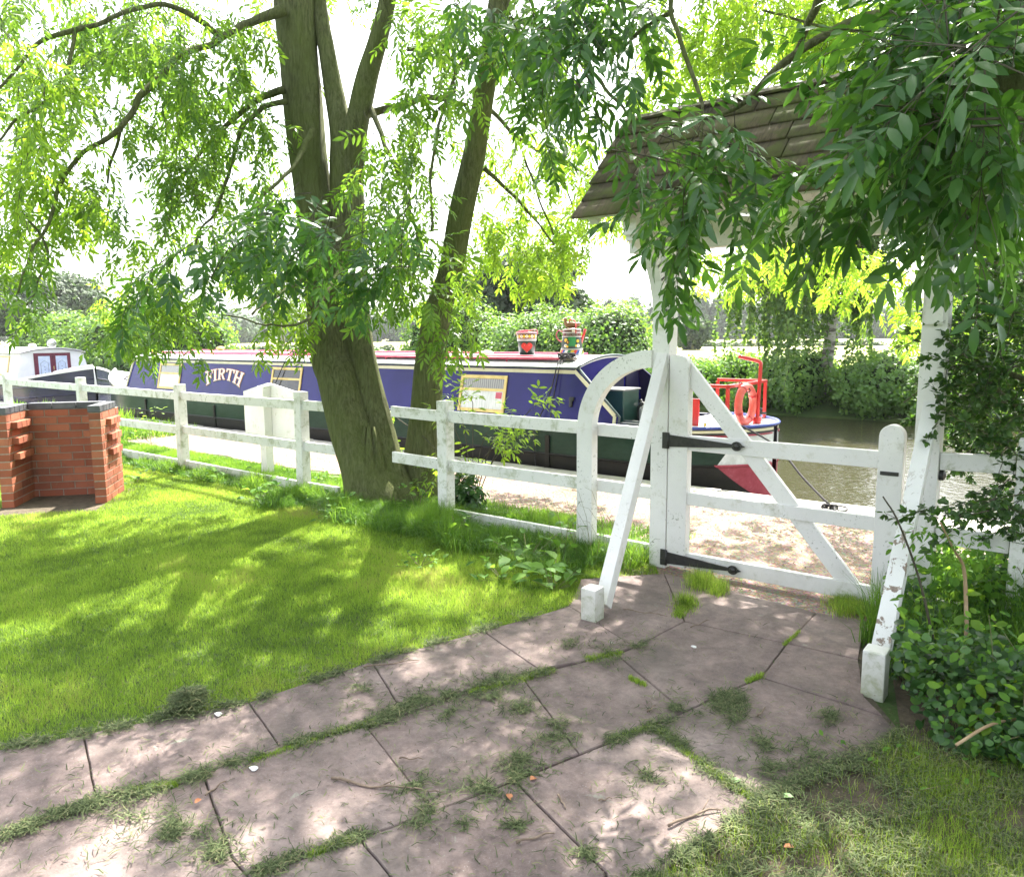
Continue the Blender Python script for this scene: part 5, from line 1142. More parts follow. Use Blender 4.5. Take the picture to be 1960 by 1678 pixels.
for (px, py, rx, ry, d0, d1, n) in [(1090, 110, 110, 80, 3.2, 4.2, 15), (1020, 220, 70, 50, 3.3, 4.2, 6), (1150, 40, 110, 60, 3.2, 4.2, 14), (1140, 200, 40, 60, 3.3, 4, 5), (900, 40, 60, 40, 3.6, 4.4, 4)]:
    mass(fol2, 'd', px, py, rx, ry, d0, d1, n, leaf=.20, lod=2, tl=.45, pairs=4, nl=4)

# third ash, its trunk just outside the picture on the right
tr = Vector((1.35, 3.75, 0))
ash3 = thing('ash_tree', 'big leafed ash boughs hanging over the gateway roof from the right', 'tree', None, tuple(tr)); PAR[ash3.name] = Matrix.Translation(tr)
mb = MB(); P = smooth_path([(1.35, 3.75, -.1, .30), (1.33, 3.75, .3, .23), (1.25, 3.7, 1.5, .20), (1.1, 3.55, 3.0, .18), (.9, 3.3, 4.4, .15), (.7, 3.2, 6.0, .11), (.6, 3.2, 8, .06)], 8); mb.tube([p[:3] for p in P], [p[3] for p in P], 22, True, .15); kid(mb, 'trunk', BARK, ash3)
def limb3(pts, k=6):
    mb = MB(); P = smooth_path(pts, k); mb.tube([p[:3] for p in P], [p[3] for p in P], 8, True, .1); kid(mb, 'branch', BARK, ash3)
def d3(px, py, dd, r): q = D(px, py, dd); return (q.x, q.y, q.z, r)
limb3([(1.1, 3.5, 2.6, .09), d3(1960, -60, 2.4, .05), d3(1800, 20, 2.5, .03), d3(1640, 40, 2.7, .02), d3(1500, 120, 2.9, .014), d3(1420, 200, 3.0, .010), d3(1345, 230, 3.1, .007)])
limb3([(1.0, 3.4, 3.6, .08), d3(1700, -200, 3.6, .045), d3(1560, 20, 4.0, .022), d3(1530, 90, 4.2, .016), d3(1500, 140, 4.4, .012), d3(1525, 180, 4.5, .006)])
limb3([(1.0, 3.4, 3.5, .08), d3(1400, -260, 3.2, .03), d3(1290, -20, 3.2, .012), d3(1300, 70, 3.1, .010), d3(1335, 170, 3.05, .008), d3(1345, 215, 3.0, .006), d3(1338, 300, 3.0, .005)])
limb3([(1.1, 3.55, 2.2, .07), d3(1960, 160, 2.1, .03), d3(1860, 220, 2.1, .018), d3(1760, 230, 2.15, .010), d3(1690, 280, 2.2, .006)])
limb3([(1.1, 3.5, 3.0, .07), d3(1900, -200, 4.5, .03), d3(1780, 0, 5.0, .018), d3(1640, 60, 5.3, .012), d3(1460, 20, 5.6, .008)])
limb3([d3(1290, 20, 3.2, .010), d3(1225, 60, 3.3, .008), d3(1180, 110, 3.4, .005)])
fol3 = Foliage(); BIG = dict(leaf=.21, lod=2, tl=.42, pairs=4, nl=4)
for (px, py, rx, ry, d0, d1, n, dr) in [(1330, 330, 50, 20, 2.8, 3.2, 3, (0, 0, -1)), (1290, 400, 70, 50, 2.8, 3.3, 11, (-.3, 0, -1)), (1310, 435, 60, 25, 2.8, 3.2, 7, (0, 0, -1)), (1420, 340, 20, 30, 2.8, 3.3, 2, (0, 0, -1)),
      (1740, 210, 50, 50, 2.3, 3.0, 6, (-.4, 0, -.4)), (1780, 300, 110, 70, 1.9, 2.6, 16, (-.5, -.3, -.5)), (1750, 370, 110, 30, 2.0, 2.8, 10, (-.6, -.2, -.4)), (1660, 400, 40, 20, 2.6, 3.2, 3, (-.8, -.2, -.1)),
      (1860, 200, 130, 120, 1.8, 2.5, 24, (-.5, -.4, -.6)), (1780, 100, 130, 80, 1.9, 2.7, 18, (-.5, -.4, -.6)), (1900, 350, 100, 60, 1.9, 2.6, 13, (-.4, -.3, -.7)), (1920, 40, 110, 80, 2.0, 2.6, 14, (-.4, -.4, -.6)), (1760, 100, 70, 50, 2.3, 3.0, 7, (-.5, -.4, -.6)), (1920, 410, 70, 30, 2.2, 2.8, 4, (-.4, -.4, -.6))]:
    mass(fol3, 'd', px, py, rx, ry, d0, d1, n, drift=dr, **BIG)
for (px, py, rx, ry, d0, d1, n) in [(1330, 60, 100, 60, 5.4, 7, 22), (1450, 50, 110, 70, 5.8, 8, 50), (1560, 70, 90, 60, 5.8, 8, 40), (1380, 140, 60, 50, 6.2, 8.5, 24), (1620, 30, 110, 50, 5.6, 8, 34), (1250, 160, 40, 60, 5.5, 7, 10), (1500, -20, 200, 40, 5, 7, 30), (1620, 120, 60, 40, 5.8, 8, 14)]:
    mass(fol3, 'b', px, py, rx, ry, d0, d1, n, **M1)
for (px, py, rx, ry, d0, d1, n) in [(1340, 490, 40, 40, 7, 9, 10), (1440, 490, 70, 30, 6.5, 9, 20), (1560, 490, 90, 35, 6.5, 9, 22), (1660, 520, 70, 40, 6.5, 9, 20), (1730, 590, 30, 80, 6.5, 9, 14), (1850, 560, 90, 70, 6.5, 9, 22), (1900, 680, 60, 70, 7, 9, 14)]:
    mass(fol3, 'b', px, py, rx, ry, d0, d1, n, **M1)

# unseen lumps extending the crowns, placed to shade lawn, path and gate
def shade_crown(fol, key, boxes):
    for (c, r, n) in boxes: ell_mass(fol, key, c, r, n, leaf=.26, lod=0, tl=.8, pairs=4, nl=5)
shade_crown(crownA, 'a', SHADE_CROWN_A)
shade_crown(fol2, 'a', SHADE_CROWN_B)
shade_crown(fol3, 'a', SHADE_CROWN_C)
for f_, t_ in ((crownA, ash), (fol2, ash2), (fol3, ash3)):
    before = set(C.objects); f_.build(t_, 'crown', {'a': LEAF, 'b': LEAF_B, 'd': LEAF_D})
    for o in set(C.objects) - before: o.matrix_parent_inverse = PAR[t_.name].inverted()
# upper limbs that carry those crowns
for (t_, base, tips) in ((ash, S(563, 0, 4.82), [(-8, 5.5, 6.2), (-7.5, 3.6, 6.6), (-9.5, 4.5, 6.4), (-5.5, 4.4, 7.2)]), (ash2, S(960, -20, 5.3), [(-3, 6.5, 6.5), (-5.4, 6.8, 6.8), (-2.4, 4.6, 6.8)])):
    for tp_ in tips:
        tip = Vector(tp_); mid = base.lerp(tip, .5) + Vector((0, 0, .3)); mb = MB(); P = smooth_path([(*base, .09), (*mid, .055), (*tip, .02)], 6); mb.tube([p[:3] for p in P], [p[3] for p in P], 10, True, .1); kid(mb, 'branch', BARK, t_)

# hawthorn on the right
hw_ = Vector((.30, 4.95, 0)); haw = thing('hawthorn', 'dark small leafed hawthorn overhanging the right hand fence', 'shrub', None, tuple(hw_)); PAR[haw.name] = Matrix.Translation(hw_)
def lobed(fol, key, px, py, rx, ry, d0, d1, n, tw=9, size=.042, tl=.5, drift=(-.6, 0, -.3)):
    P = []
    for _ in range(n):
        a = random.uniform(0, 2 * math.pi); r = math.sqrt(random.random()); P.append(D(px + rx * r * math.cos(a), py + ry * r * math.sin(a), random.uniform(d0, d1)))
    P = np.array([tuple(p) for p in P]); d = norm(rng.normal(0, .6, (n, 3)) + np.array(drift)); cur = P - d * tl * .5
    for k in range(tw):
        nx = cur + norm(d + rng.normal(0, .35, (n, 3))) * tl / tw; fol.T.append(strips(cur, nx, .004 * (1 - .6 * k / tw) * np.ones(n))); cur = nx
        for j in range(5):      # each leaf is three small lobes
            dd = norm(d * .4 + rng.normal(0, .8, (n, 3))); up = norm(rng.normal(0, .5, (n, 3)) + np.array([0, 0, 1.])); sd = norm(np.cross(dd, up)); base = cur + dd * .012
            for sg in (-.75, 0, .75):
                q = norm(dd + sd * sg); Ls = size * (1.0 if sg == 0 else .8) * rng.uniform(.7, 1.25, n); V, F, kk = leaflets(base, q, up, Ls, Ls * .26, 1, .2, .1); fol.put(key, V, F, np.repeat(rng.uniform(0, 1, n), kk))
folh = Foliage()
for (px, py, rx, ry, d0, d1, n) in [(1870, 640, 70, 40, 3.8, 5, 22), (1900, 720, 70, 60, 3.8, 5.2, 32), (1890, 810, 70, 60, 3.8, 5.2, 24), (1955, 880, 40, 90, 3.6, 5, 12), (1810, 750, 40, 50, 3.8, 4.6, 8), (1830, 975, 40, 20, 3.1, 3.6, 3), (1930, 1000, 50, 40, 3.3, 4, 5), (1790, 650, 30, 40, 3.8, 4.6, 4), (1930, 560, 60, 60, 3.8, 5.2, 16)]:
    lobed(folh, 'h', px, py, rx, ry, d0, d1, n)
lobed(folh, 'h', 2130, 760, 110, 200, 3.4, 5.4, 40)
before = set(C.objects); folh.build(haw, 'crown', {'h': LEAF_H})
for o in set(C.objects) - before: o.matrix_parent_inverse = PAR[haw.name].inverted()
def pt(px, py, dd, r): q = D(px, py, dd); return (*q, r)
for k, pts in enumerate(([(.30, 4.95, -.05, .045), (.25, 4.9, .5, .035), (.1, 4.8, 1.1, .025), pt(1900, 700, 4.2, .012), pt(1800, 640, 4.2, .006)], [(.32, 4.95, -.05, .04), (.2, 4.8, .8, .022), pt(1950, 780, 4.2, .014), pt(1840, 700, 4.2, .008), pt(1730, 770, 4.2, .004)], [(.3, 4.95, -.05, .04), (.35, 4.9, 1.2, .03), pt(1960, 560, 4.4, .015), pt(1880, 470, 4.4, .006)])):
    mb = MB(); P = smooth_path(pts, 6); mb.tube([p[:3] for p in P], [p[3] for p in P], 8, True, .1); kid(mb, 'stem', BARK, haw)

# ================================================================== FAR BANK
def bush(name, label, cat, lumps, n, size, mat, group=None, lod=1, trunk=None, drip=0, flat=.5, aspect=.42, corem=DARKLEAF, cf=.72):
    c0 = Vector(lumps[0][0]); base = Vector((c0.x, c0.y, .15)) if trunk is None else Vector(trunk[0][:3])
    t = thing(name, label, cat, group, tuple(base)); PAR[t.name] = Matrix.Translation(base)
    V, F, A = clump_leaves(n, lumps, size, lod, aspect, flat, drip); o = np_mesh('crown' if cat == 'tree' else 'foliage', V, F, mat, t, A); o.matrix_parent_inverse = PAR[t.name].inverted()
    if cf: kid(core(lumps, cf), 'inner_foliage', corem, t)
    if trunk:
        for k, tk in enumerate([trunk] if isinstance(trunk[0][0], (int, float)) else trunk):
            mb = MB(); P = smooth_path(tk, 5); mb.tube([p[:3] for p in P], [p[3] for p in P], 12, True, .12); kid(mb, 'trunk', BARK, t)
    return t
def lumps_along(x0, x1, y, z0, h, dep, n, seed, squash=1.0):
    r = random.Random(seed); out = []
    for k in range(n):
        x = x0 + (x1 - x0) * (k + .5) / n + r.uniform(-.3, .3); hh = h * r.uniform(.8, 1.1); rx = abs(x1 - x0) / n * r.uniform(.75, 1.05)
        out.append(((x, y + r.uniform(-.4, .4), z0 + hh * .45), (rx, dep * r.uniform(.8, 1.1), hh * .55), 1.0)); out.append(((x + r.uniform(-.5, .5), y - dep * .35, z0 + hh * .22), (rx * .9, dep * .75, hh * .35), .7))
    return out
GB = 'brambles and bushes along the far bank'
bush('bramble_bush', 'tall sunlit bramble mound on the far bank behind the two painted cans', 'bush', lumps_along(-19.5, -11.5, 20.6, -.2, 3.0, 2.0, 7, 1), 70000, .095, LEAF_BUSH, GB)
bush('bramble_bush', 'low yellow green brambles on the far bank between the gateway post and the tiller', 'bush', lumps_along(-11.8, -6.3, 20.0, -.25, 1.30, 1.7, 6, 2), 42000, .085, LEAF_WEED, GB)
bush('bramble_bush', 'dark leafy bush at the water edge below the weeping birch', 'bush', lumps_along(-6.6, -2.0, 19.6, -.25, 1.45, 1.7, 6, 3), 42000, .080, LEAF_BUSH, GB)
bush('bramble_bush', 'shaded bushes on the far bank behind the right hand gate post', 'bush', lumps_along(-2.2, 4.5, 20, -.25, 2.1, 1.9, 6, 4), 34000, .09, LEAF_FAR, GB)
bush('bramble_bush', 'pale green bank bushes seen just above the left half of the boat roof', 'bush', lumps_along(-34, -19.5, 20.4, -.2, 1.25, 1.6, 9, 5), 16000, .16, LEAF_BUSH, GB)
bush('bramble_bush', 'mixed bushes leaning over the water beyond the white boat', 'bush', lumps_along(-52, -34, 19.6, -.3, 3.4, 2.6, 8, 6), 40000, .17, LEAF_BUSH, GB)
def P_(px, py, y): q = S(px, py, y); return q
def tree_at(name, label, px, pyb, pyt, y, wpx, mat, n, size, group='trees beyond the canal', trunk_h=.25, seed=0, cf=.62, corem=DARKLEAF):
    r = random.Random(seed); b = P_(px, pyb, y); tpp = P_(px, pyt, y); dist = (b - EYE).dot(CF); W_ = wpx * dist / FPX / 2; b.z = .1; H_ = tpp.z - b.z; z0 = b.z + H_ * trunk_h
    lumps = []
    for k in range(9):
        a = r.uniform(0, 6.28); f = r.uniform(0, 1); rr = W_ * (.55 * (1 - .6 * f)); lumps.append(((b.x + math.cos(a) * rr, b.y + math.sin(a) * rr, z0 + (H_ - (z0 - b.z)) * (.22 + .58 * f)), (W_ * r.uniform(.42, .6), W_ * r.uniform(.42, .6), (H_ - z0) * r.uniform(.2, .28)), 1.0))
    return bush(name, label, 'tree', lumps, n, size, mat, group, 0 if dist > 60 else 1, ((b.x, b.y, -.1, W_ * .09), (b.x, b.y, z0, W_ * .07), (b.x + .1, b.y, z0 + H_ * .4, W_ * .03)), cf=cf, corem=corem)
tree_at('broadleaf_tree', 'dark spreading tree behind the bramble mound between the leaning trunk and gate arch', 985, 690, 490, 27, 320, LEAF_FAR, 26000, .22, seed=11)
tree_at('broadleaf_tree', 'round grey green tree rising above the white cabined boat', 95, 690, 505, 30, 260, LEAF_FAR, 20000, .36, seed=12)
tree_at('broadleaf_tree', 'dark tree at the far left edge beyond the white boat', -30, 700, 560, 24, 260, LEAF_FAR, 18000, .34, seed=13)
tree_at('broadleaf_tree', 'rounded field tree just right of the gateway post', 1325, 668, 603, 62, 84, LEAF_FAR, 9000, .42, seed=14, trunk_h=.05)
tree_at('broadleaf_tree', 'small tree on the field edge left of the gateway post', 1175, 650, 583, 60, 110, LEAF_BUSH, 9000, .40, seed=15, trunk_h=.1)
tree_at('broadleaf_tree', 'tall tree half hidden by hawthorn at the right edge', 1930, 700, 480, 30, 260, LEAF_FAR, 16000, .24, seed=16)
tree_at('broadleaf_tree', 'leafy tree behind the right hand gate post', 1830, 690, 560, 44, 150, LEAF_BUSH, 12000, .24, seed=17)
# bare looking tree in the field
b = S(542, 668, 66); bt = thing('field_tree', 'thin pale tree with a spreading bare crown in the far field left of the trunks', 'tree', None, (b.x, b.y, 0)); PAR[bt.name] = Matrix.Translation((b.x, b.y, 0))
mb = MB(); mb.tube([(b.x, b.y, -.1), (b.x, b.y, 1.2), (b.x + .1, b.y, 3)], [.45, .32, .2], 10)
rr_ = random.Random(3)
def grow(p, d, L_, r, dep):
    q = p + d * L_; mb.tube([p, p.lerp(q, .5) + Vector((rr_.uniform(-.1, .1), 0, .1)) * L_ * .3, q], [r, r * .8, r * .55], 5)
    if dep:
        for k in range(3): grow(q, (d + Vector((rr_.uniform(-.9, .9), rr_.uniform(-.6, .6), rr_.uniform(-.1, .5)))).normalized(), L_ * .72, r * .55, dep - 1)
for k in range(4): grow(Vector((b.x, b.y, 2.4)), Vector((rr_.uniform(-1, 1), rr_.uniform(-.6, .6), 1)).normalized(), 1.7, .16, 3)
kid(mb, 'trunk', pmat('pale_bark', (.14, .13, .11), (.24, .22, .19), 5, .9), bt)
V, F, A = clump_leaves(1500, [((b.x, b.y, 5.2), (4.2, 3, 2.2), 1)], .32, 0, shell=.9); o = np_mesh('crown', V, F, LEAF_FAR, bt, A); o.matrix_parent_inverse = PAR[bt.name].inverted()
# weeping birch
q0 = S(1575, 792, 19.2); bi = thing('weeping_birch', 'weeping birch with pale trunk and hanging curtains of small leaves on the far bank', 'tree', None, (q0.x, 19.2, -.1)); PAR[bi.name] = Matrix.Translation((q0.x, 19.2, -.1))
bx = q0.x
m, nt, bs = nodes('birch_bark'); v = coords(nt, (1, 1, 3)); c_ = ramp(nt, noise(nt, v, 4, 8, .7), [(.42, (.10, .085, .07)), (.55, (.42, .39, .34))]); nt.links.new(c_, bs.inputs['Base Color']); bs.inputs['Roughness'].default_value = .7; BIRCH = m
mb = MB(); P = smooth_path([(bx, 19.2, -.3, .22), (bx + .02, 19.2, .6, .15), (bx + .10, 19.2, 2, .12), (bx + .05, 19.2, 3.6, .09), (bx, 19.2, 5.4, .05), (bx - .1, 19.2, 6.6, .02)], 6); mb.tube([p[:3] for p in P], [p[3] for p in P], 14, True, .15); kid(mb, 'trunk', BIRCH, bi)
folb = Foliage(); tw = []
rb_ = random.Random(8)
for k in range(30):
    a = rb_.uniform(0, 6.28); z = rb_.uniform(2.6, 6.0); R0 = rb_.uniform(.9, 2.3) * (1.15 if math.cos(a) < 0 else .8); mb = MB()
    P = smooth_path([(bx + .05, 19.2, z, .035), (bx + math.cos(a) * R0 * .6, 19.2 + math.sin(a) * R0 * .6, z + .55, .022), (bx + math.cos(a) * R0, 19.2 + math.sin(a) * R0, z + .25, .010)], 6); mb.tube([p[:3] for p in P], [p[3] for p in P], 6); kid(mb, 'branch', BIRCH, bi)
    for p in P[4:]:
        for j in range(2): tw.append((p[0] + rb_.uniform(-.22, .22), p[1] + rb_.uniform(-.22, .22), p[2] + rb_.uniform(-.1, .1)))
tw = np.array(tw); cur = tw.copy(); n = len(tw); dd = norm(rng.normal(0, .35, (n, 3)) + np.array([-.08, 0, -1.])); ln = rng.uniform(1.0, 3.0, n); st_ = 26
for k in range(st_):
    dd = norm(dd + rng.normal(0, .12, (n, 3)) + np.array([0, 0, -.2])); nx = cur + dd * (ln / st_)[:, None]; folb.T.append(strips(cur, nx, .006 * np.ones(n))); cur = nx
    for j in range(4):
        Dr = norm(rng.normal(0, .8, (n, 3)) + np.array([0, 0, -.8])); up = norm(rng.normal(0, 1, (n, 3))); Ls = .115 * rng.uniform(.6, 1.3, n); V, F, kk = leaflets(cur, Dr, up, Ls, Ls * .34, 0, .2, .1); folb.put('k', V, F, np.repeat(rng.uniform(0, 1, n), kk))
before = set(C.objects); folb.build(bi, 'crown', {'k': LEAF_BIRCH})
for o in set(C.objects) - before: o.matrix_parent_inverse = PAR[bi.name].inverted()
# far wood and field hedge
def wood(name, rows, n, size, mat, corem):
    lumps = []; r = random.Random(5)
    for (ax_, ay, bx_, by, h0, h1, cnt) in rows:
        for k in range(cnt):
            f = (k + r.uniform(-.3, .3)) / cnt; x = ax_ + (bx_ - ax_) * f; y = ay + (by - ay) * f + r.uniform(-4, 4); hh = r.uniform(h0, h1); wd = math.hypot(bx_ - ax_, by - ay) / cnt * r.uniform(.7, 1.2)
            lumps.append(((x, y, hh * .5), (wd, wd * .8, hh * .55), 1.0))
    V, F, A = clump_leaves(n, lumps, size, 0, .5); o = np_mesh(name, V, F, mat, None, A); tag(o, 'distant wood closing the view beyond the fields', 'wood', None, 'stuff')
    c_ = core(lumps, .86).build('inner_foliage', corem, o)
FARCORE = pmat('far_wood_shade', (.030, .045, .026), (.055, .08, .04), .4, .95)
LEAF_WOOD = leaf_mat('distant_leaf', (.060, .110, .045), (.10, .18, .05), .2, .7, .4)
def far_pt(px, dist): d = D(px, 645, dist); return d.x, d.y
rows = []
for (pa, pb, da, db, h0, h1, cnt) in ((-200, 500, 220, 190, 7, 9, 22), (480, 900, 210, 190, 6, 8.5, 18), (880, 1200, 185, 195, 7, 9.5, 16), (1180, 1420, 195, 185, 8, 11, 14), (1400, 1750, 185, 170, 6.5, 9, 18), (1700, 2300, 170, 150, 5.5, 8, 20)):
    a, b = far_pt(pa, da), far_pt(pb, db); rows.append((a[0], a[1], b[0], b[1], h0, h1, cnt))
wood('distant_wood', rows, 110000, .95, LEAF_WOOD, FARCORE)
rows = []
for (pa, pb, da, db, h0, h1, cnt) in ((1180, 1700, 84, 78, .5, .9, 26), (420, 760, 70, 64, .5, 1.0, 20)):
    a, b = far_pt(pa, da), far_pt(pb, db); rows.append((a[0], a[1], b[0], b[1], h0, h1, cnt))
lumps = []; r = random.Random(9)
for (ax_, ay, bx_, by, h0, h1, cnt) in rows:
    for k in range(cnt): f = (k + r.uniform(-.3, .3)) / cnt; hh = r.uniform(h0, h1); lumps.append(((ax_ + (bx_ - ax_) * f, ay + (by - ay) * f, hh * .5 + .1), (r.uniform(.5, 1.2), .6, hh * .5), 1))
V, F, A = clump_leaves(9000, lumps, .22, 0); tag(np_mesh('field_hedge', V, F, LEAF_FAR, None, A), 'low broken hedge line across the far field', 'hedge', None, 'stuff')
# the hill behind
def hill(px0, px1, dist, top, seed):
    mb = MB(); n = 40; pts = []
    for k in range(n + 1):
        x, y = far_pt(px0 + (px1 - px0) * k / n, dist); f = k / n; pts.append((x, y, top * math.sin(math.pi * min(1, max(0, f))) ** .7 + 1.5 * mnoise.noise(Vector((k * .35, seed, 0)))))
    vs = []
    for x, y, z in pts: r_ = Vector((x, y, 0)).normalized(); vs += [(x, y, -1), (x + r_.x * 60, y + r_.y * 60, max(0, z)), (x + r_.x * 200, y + r_.y * 200, -1)]
    mb.add(vs, [(3 * i + j, 3 * i + 3 + j, 3 * i + 4 + j, 3 * i + 1 + j) for i in range(n) for j in (0, 1)], True); return mb, pts
HILLM = pmat('wooded_hill', (.035, .055, .035), (.075, .10, .05), .06, .95, bscale=.12, bstr=1, bdist=6)
mb, _ = hill(900, 2600, 420, 17, 1); mb2, _2 = hill(-900, 1000, 520, 13, 2); mb.add(mb2.v, mb2.f, True); tag(mb.build('hills', HILLM), kind='structure')

# ================================================================== GRASS AND GROUND PLANTS
def in_poly(P, poly):
    x, y = P[:, 0], P[:, 1]; ins = np.zeros(len(P), bool); n = len(poly); j = n - 1
    for i in range(n):
        xi, yi = poly[i]; xj, yj = poly[j]; c_ = ((yi > y) != (yj > y)) & (x < (xj - xi) * (y - yi) / (yj - yi + 1e-12) + xi); ins ^= c_; j = i
    return ins
def blades(P, h, w_, mat, name, label, lean=.35, seg=2, cat='grass', z=0.0, flat=None, val=None):
    n = len(P); a = rng.uniform(0, 2 * np.pi, n); d = np.stack([np.cos(a), np.sin(a), np.zeros(n)], 1); b = rng.uniform(0, 2 * np.pi, n); s = np.stack([np.cos(b), np.sin(b), np.zeros(n)], 1)
    O = np.concatenate([P, np.full((n, 1), z) if np.isscalar(z) else z[:, None]], 1); le = np.abs(rng.normal(0, lean, n))[:, None]; h = h[:, None]; w2 = w_[:, None] / 2
    up = np.array([0, 0, 1.]); val = rng.uniform(0, 1, n) if val is None else val
    if seg == 1:
        V = np.stack([O - s * w2, O + s * w2, O + up * h * np.sqrt(1 / (1 + le * le)) + d * h * le], 1); F = np.arange(n * 3).reshape(n, 3)
        return tag(np_mesh(name, V.reshape(-1, 3), F, mat, None, np.repeat(val, 3)), label, cat, None, 'stuff')
    m1 = O + up * h * .55 + d * h * le * .35; tp_ = O + up * h * (1 - .35 * np.minimum(le, 1.6)) + d * h * le * 1.1
    V = np.stack([O - s * w2, O + s * w2, m1 + s * w2 * .8, m1 - s * w2 * .8, tp_ + s * w2 * .1, tp_ - s * w2 * .1], 1); b0 = np.arange(n)[:, None] * 6; F = np.concatenate([b0 + np.array([0, 1, 2, 3]), b0 + np.array([3, 2, 4, 5])]).reshape(-1, 4)
    return tag(np_mesh(name, V.reshape(-1, 3), F, mat, None, np.repeat(val, 6)), label, cat, None, 'stuff')
def scatter(x0, x1, y0, y1, n): return np.stack([rng.uniform(x0, x1, n), rng.uniform(y0, y1, n)], 1)
def g2(px, py): q = G(px, py); return (q.x, q.y)
EDGE = [g2(*q) for q in [(-150, 1472), (0, 1441), (160, 1412), (330, 1380), (478, 1350), (712, 1272), (905, 1216), (1040, 1181), (1108, 1150), (1112, 1110), (1200, 1104), (1262, 1104)]]
lawn = EDGE + [(-2.4, 4.68), (-22, 4.68), (-22, -3), (-2.5, -3)]
bbq_pts = [(bbq.location.x + c_[0] * ax.x + c_[1] * an.x, bbq.location.y + c_[0] * ax.y + c_[1] * an.y) for c_ in ((-TW, -.35), (WB + TW, -.35), (WB + TW, DP), (-TW, DP))]
def lawn_pts(n, x0, x1, y0, y1):
    P = scatter(x0, x1, y0, y1, n); P = P[in_poly(P, lawn)]; return P[~in_poly(P, bbq_pts)]
def view_keep(P, mx=1.03, z=0.0):
    Q = np.concatenate([P, np.full((len(P), 1), z)], 1) - np.array(EYE); f = Q @ np.array(CF); x = 980 + FPX * (Q @ np.array(CR)) / f; y = 839 - FPX * (Q @ np.array(CU)) / f
    return (f > .3) & (x > -200) & (x < 2160) & (y < 1900)
P = lawn_pts(1150000, -12, -1.2, .3, 4.7); P = P[view_keep(P)]
dist = np.hypot(P[:, 0], P[:, 1]); keep = rng.uniform(0, 1, len(P)) < np.clip((5.2 / dist) ** 1.6, .12, 1); P = P[keep]; dist = dist[keep]
pat = np.array([mnoise.noise(Vector((p[0] * 1.3, p[1] * 1.3, 0))) for p in P]); pat2 = np.array([mnoise.noise(Vector((p[0] * 5, p[1] * 5, 3))) for p in P])
h = (.028 + .012 * pat + .010 * pat2) * rng.uniform(.6, 1.4, len(P)); h = np.clip(h, .012, .08)
blades(P, h, .0028 * (dist / 4) ** .8 * rng.uniform(.7, 1.3, len(P)), GRASS, 'lawn_grass', 'short mown lawn grass left of the path', .55, 1, val=np.clip(.46 + pat * .55 + pat2 * .35 + rng.normal(0, .2, len(P)), 0, 1))
# long grass along the fence and round the trunks
def tall(n, x0, x1, y0, y1, hm, name, label, wmul=1.0, dens=None, lean=.45):
    P = scatter(x0, x1, y0, y1, n)
    if dens is not None: P = P[rng.uniform(0, 1, len(P)) < dens(P)]
    P = P[view_keep(P)]; nz = np.array([mnoise.noise(Vector((p[0] * 2.2, p[1] * 2.2, 5))) for p in P]); h = hm * np.clip(1 + 1.1 * nz, .25, 2) * rng.uniform(.5, 1.3, len(P)); d_ = np.hypot(P[:, 0], P[:, 1])
    return blades(P, h, .0042 * wmul * (d_ / 5) ** .7 * rng.uniform(.6, 1.3, len(P)), GRASS_T, name, label, lean, 2, val=np.clip(.5 + nz + rng.normal(0, .25, len(P)), 0, 1))
def fence_dens(P): return np.clip(1 - np.abs(P[:, 1] - 4.62) / (.18 + .30 * np.exp(-((P[:, 0] + 4.6) / 1.6) ** 2)), 0, 1) ** .6
tall(150000, -12.5, -2.42, 4.0, 5.1, .115, 'long_grass', 'long tufted grass under the white fence and round the trunks', dens=fence_dens, lean=.8)
tall(34000, -6.3, -2.7, 3.95, 4.62, .15, 'long_grass', 'taller shaded grass in front of the trunks and the short rail fence', dens=lambda P: np.clip(.75 + 1.4 * np.array([mnoise.noise(Vector((p[0] * 1.7, p[1] * 2.4, 8))) for p in P]) - np.clip((4.32 - P[:, 1]) / .3, 0, 1), 0, 1), lean=.9)
tall(120000, -16, -2.45, 4.75, 5.5, .055, 'verge_grass', 'sunlit grass verge between fence and towpath', dens=lambda P: np.clip((5.60 - P[:, 1]) / .35, 0, 1) * .9)
tall(14000, -20, -12, 4.8, 6.8, .18, 'verge_grass', 'tall verge grass by the brick barbecue beside the towpath', 1.6)
tall(2600, -3.6, -1.9, 6.78, 6.98, .035, 'edge_grass', 'thin tuft line of grass along the canal coping', dens=lambda P: np.clip(1 - np.abs(P[:, 0] + 2.9) / .8, 0, 1))
# right lower lawn patch with cut grass
RP = [g2(*q) for q in [(1725, 1405), (1668, 1455), (1565, 1488), (1462, 1550), (1300, 1660), (1160, 1750), (1300, 2300), (2600, 2300), (2600, 1380), (1960, 1330)]]
P = scatter(-1.5, 3.5, .3, 3.8, 500000); P = P[in_poly(P, RP) & view_keep(P)]; pat = np.array([mnoise.noise(Vector((p[0] * 2.6, p[1] * 2.6, 1))) for p in P]); P = P[rng.uniform(0, 1, len(P)) < np.clip(.55 + pat * 1.6, .05, 1)]
blades(P[::1], rng.uniform(.02, .075, len(P)), .0022 * rng.uniform(.7, 1.3, len(P)), GRASS, 'lawn_grass', 'shaded rough grass in the bottom right corner', .6, 1)
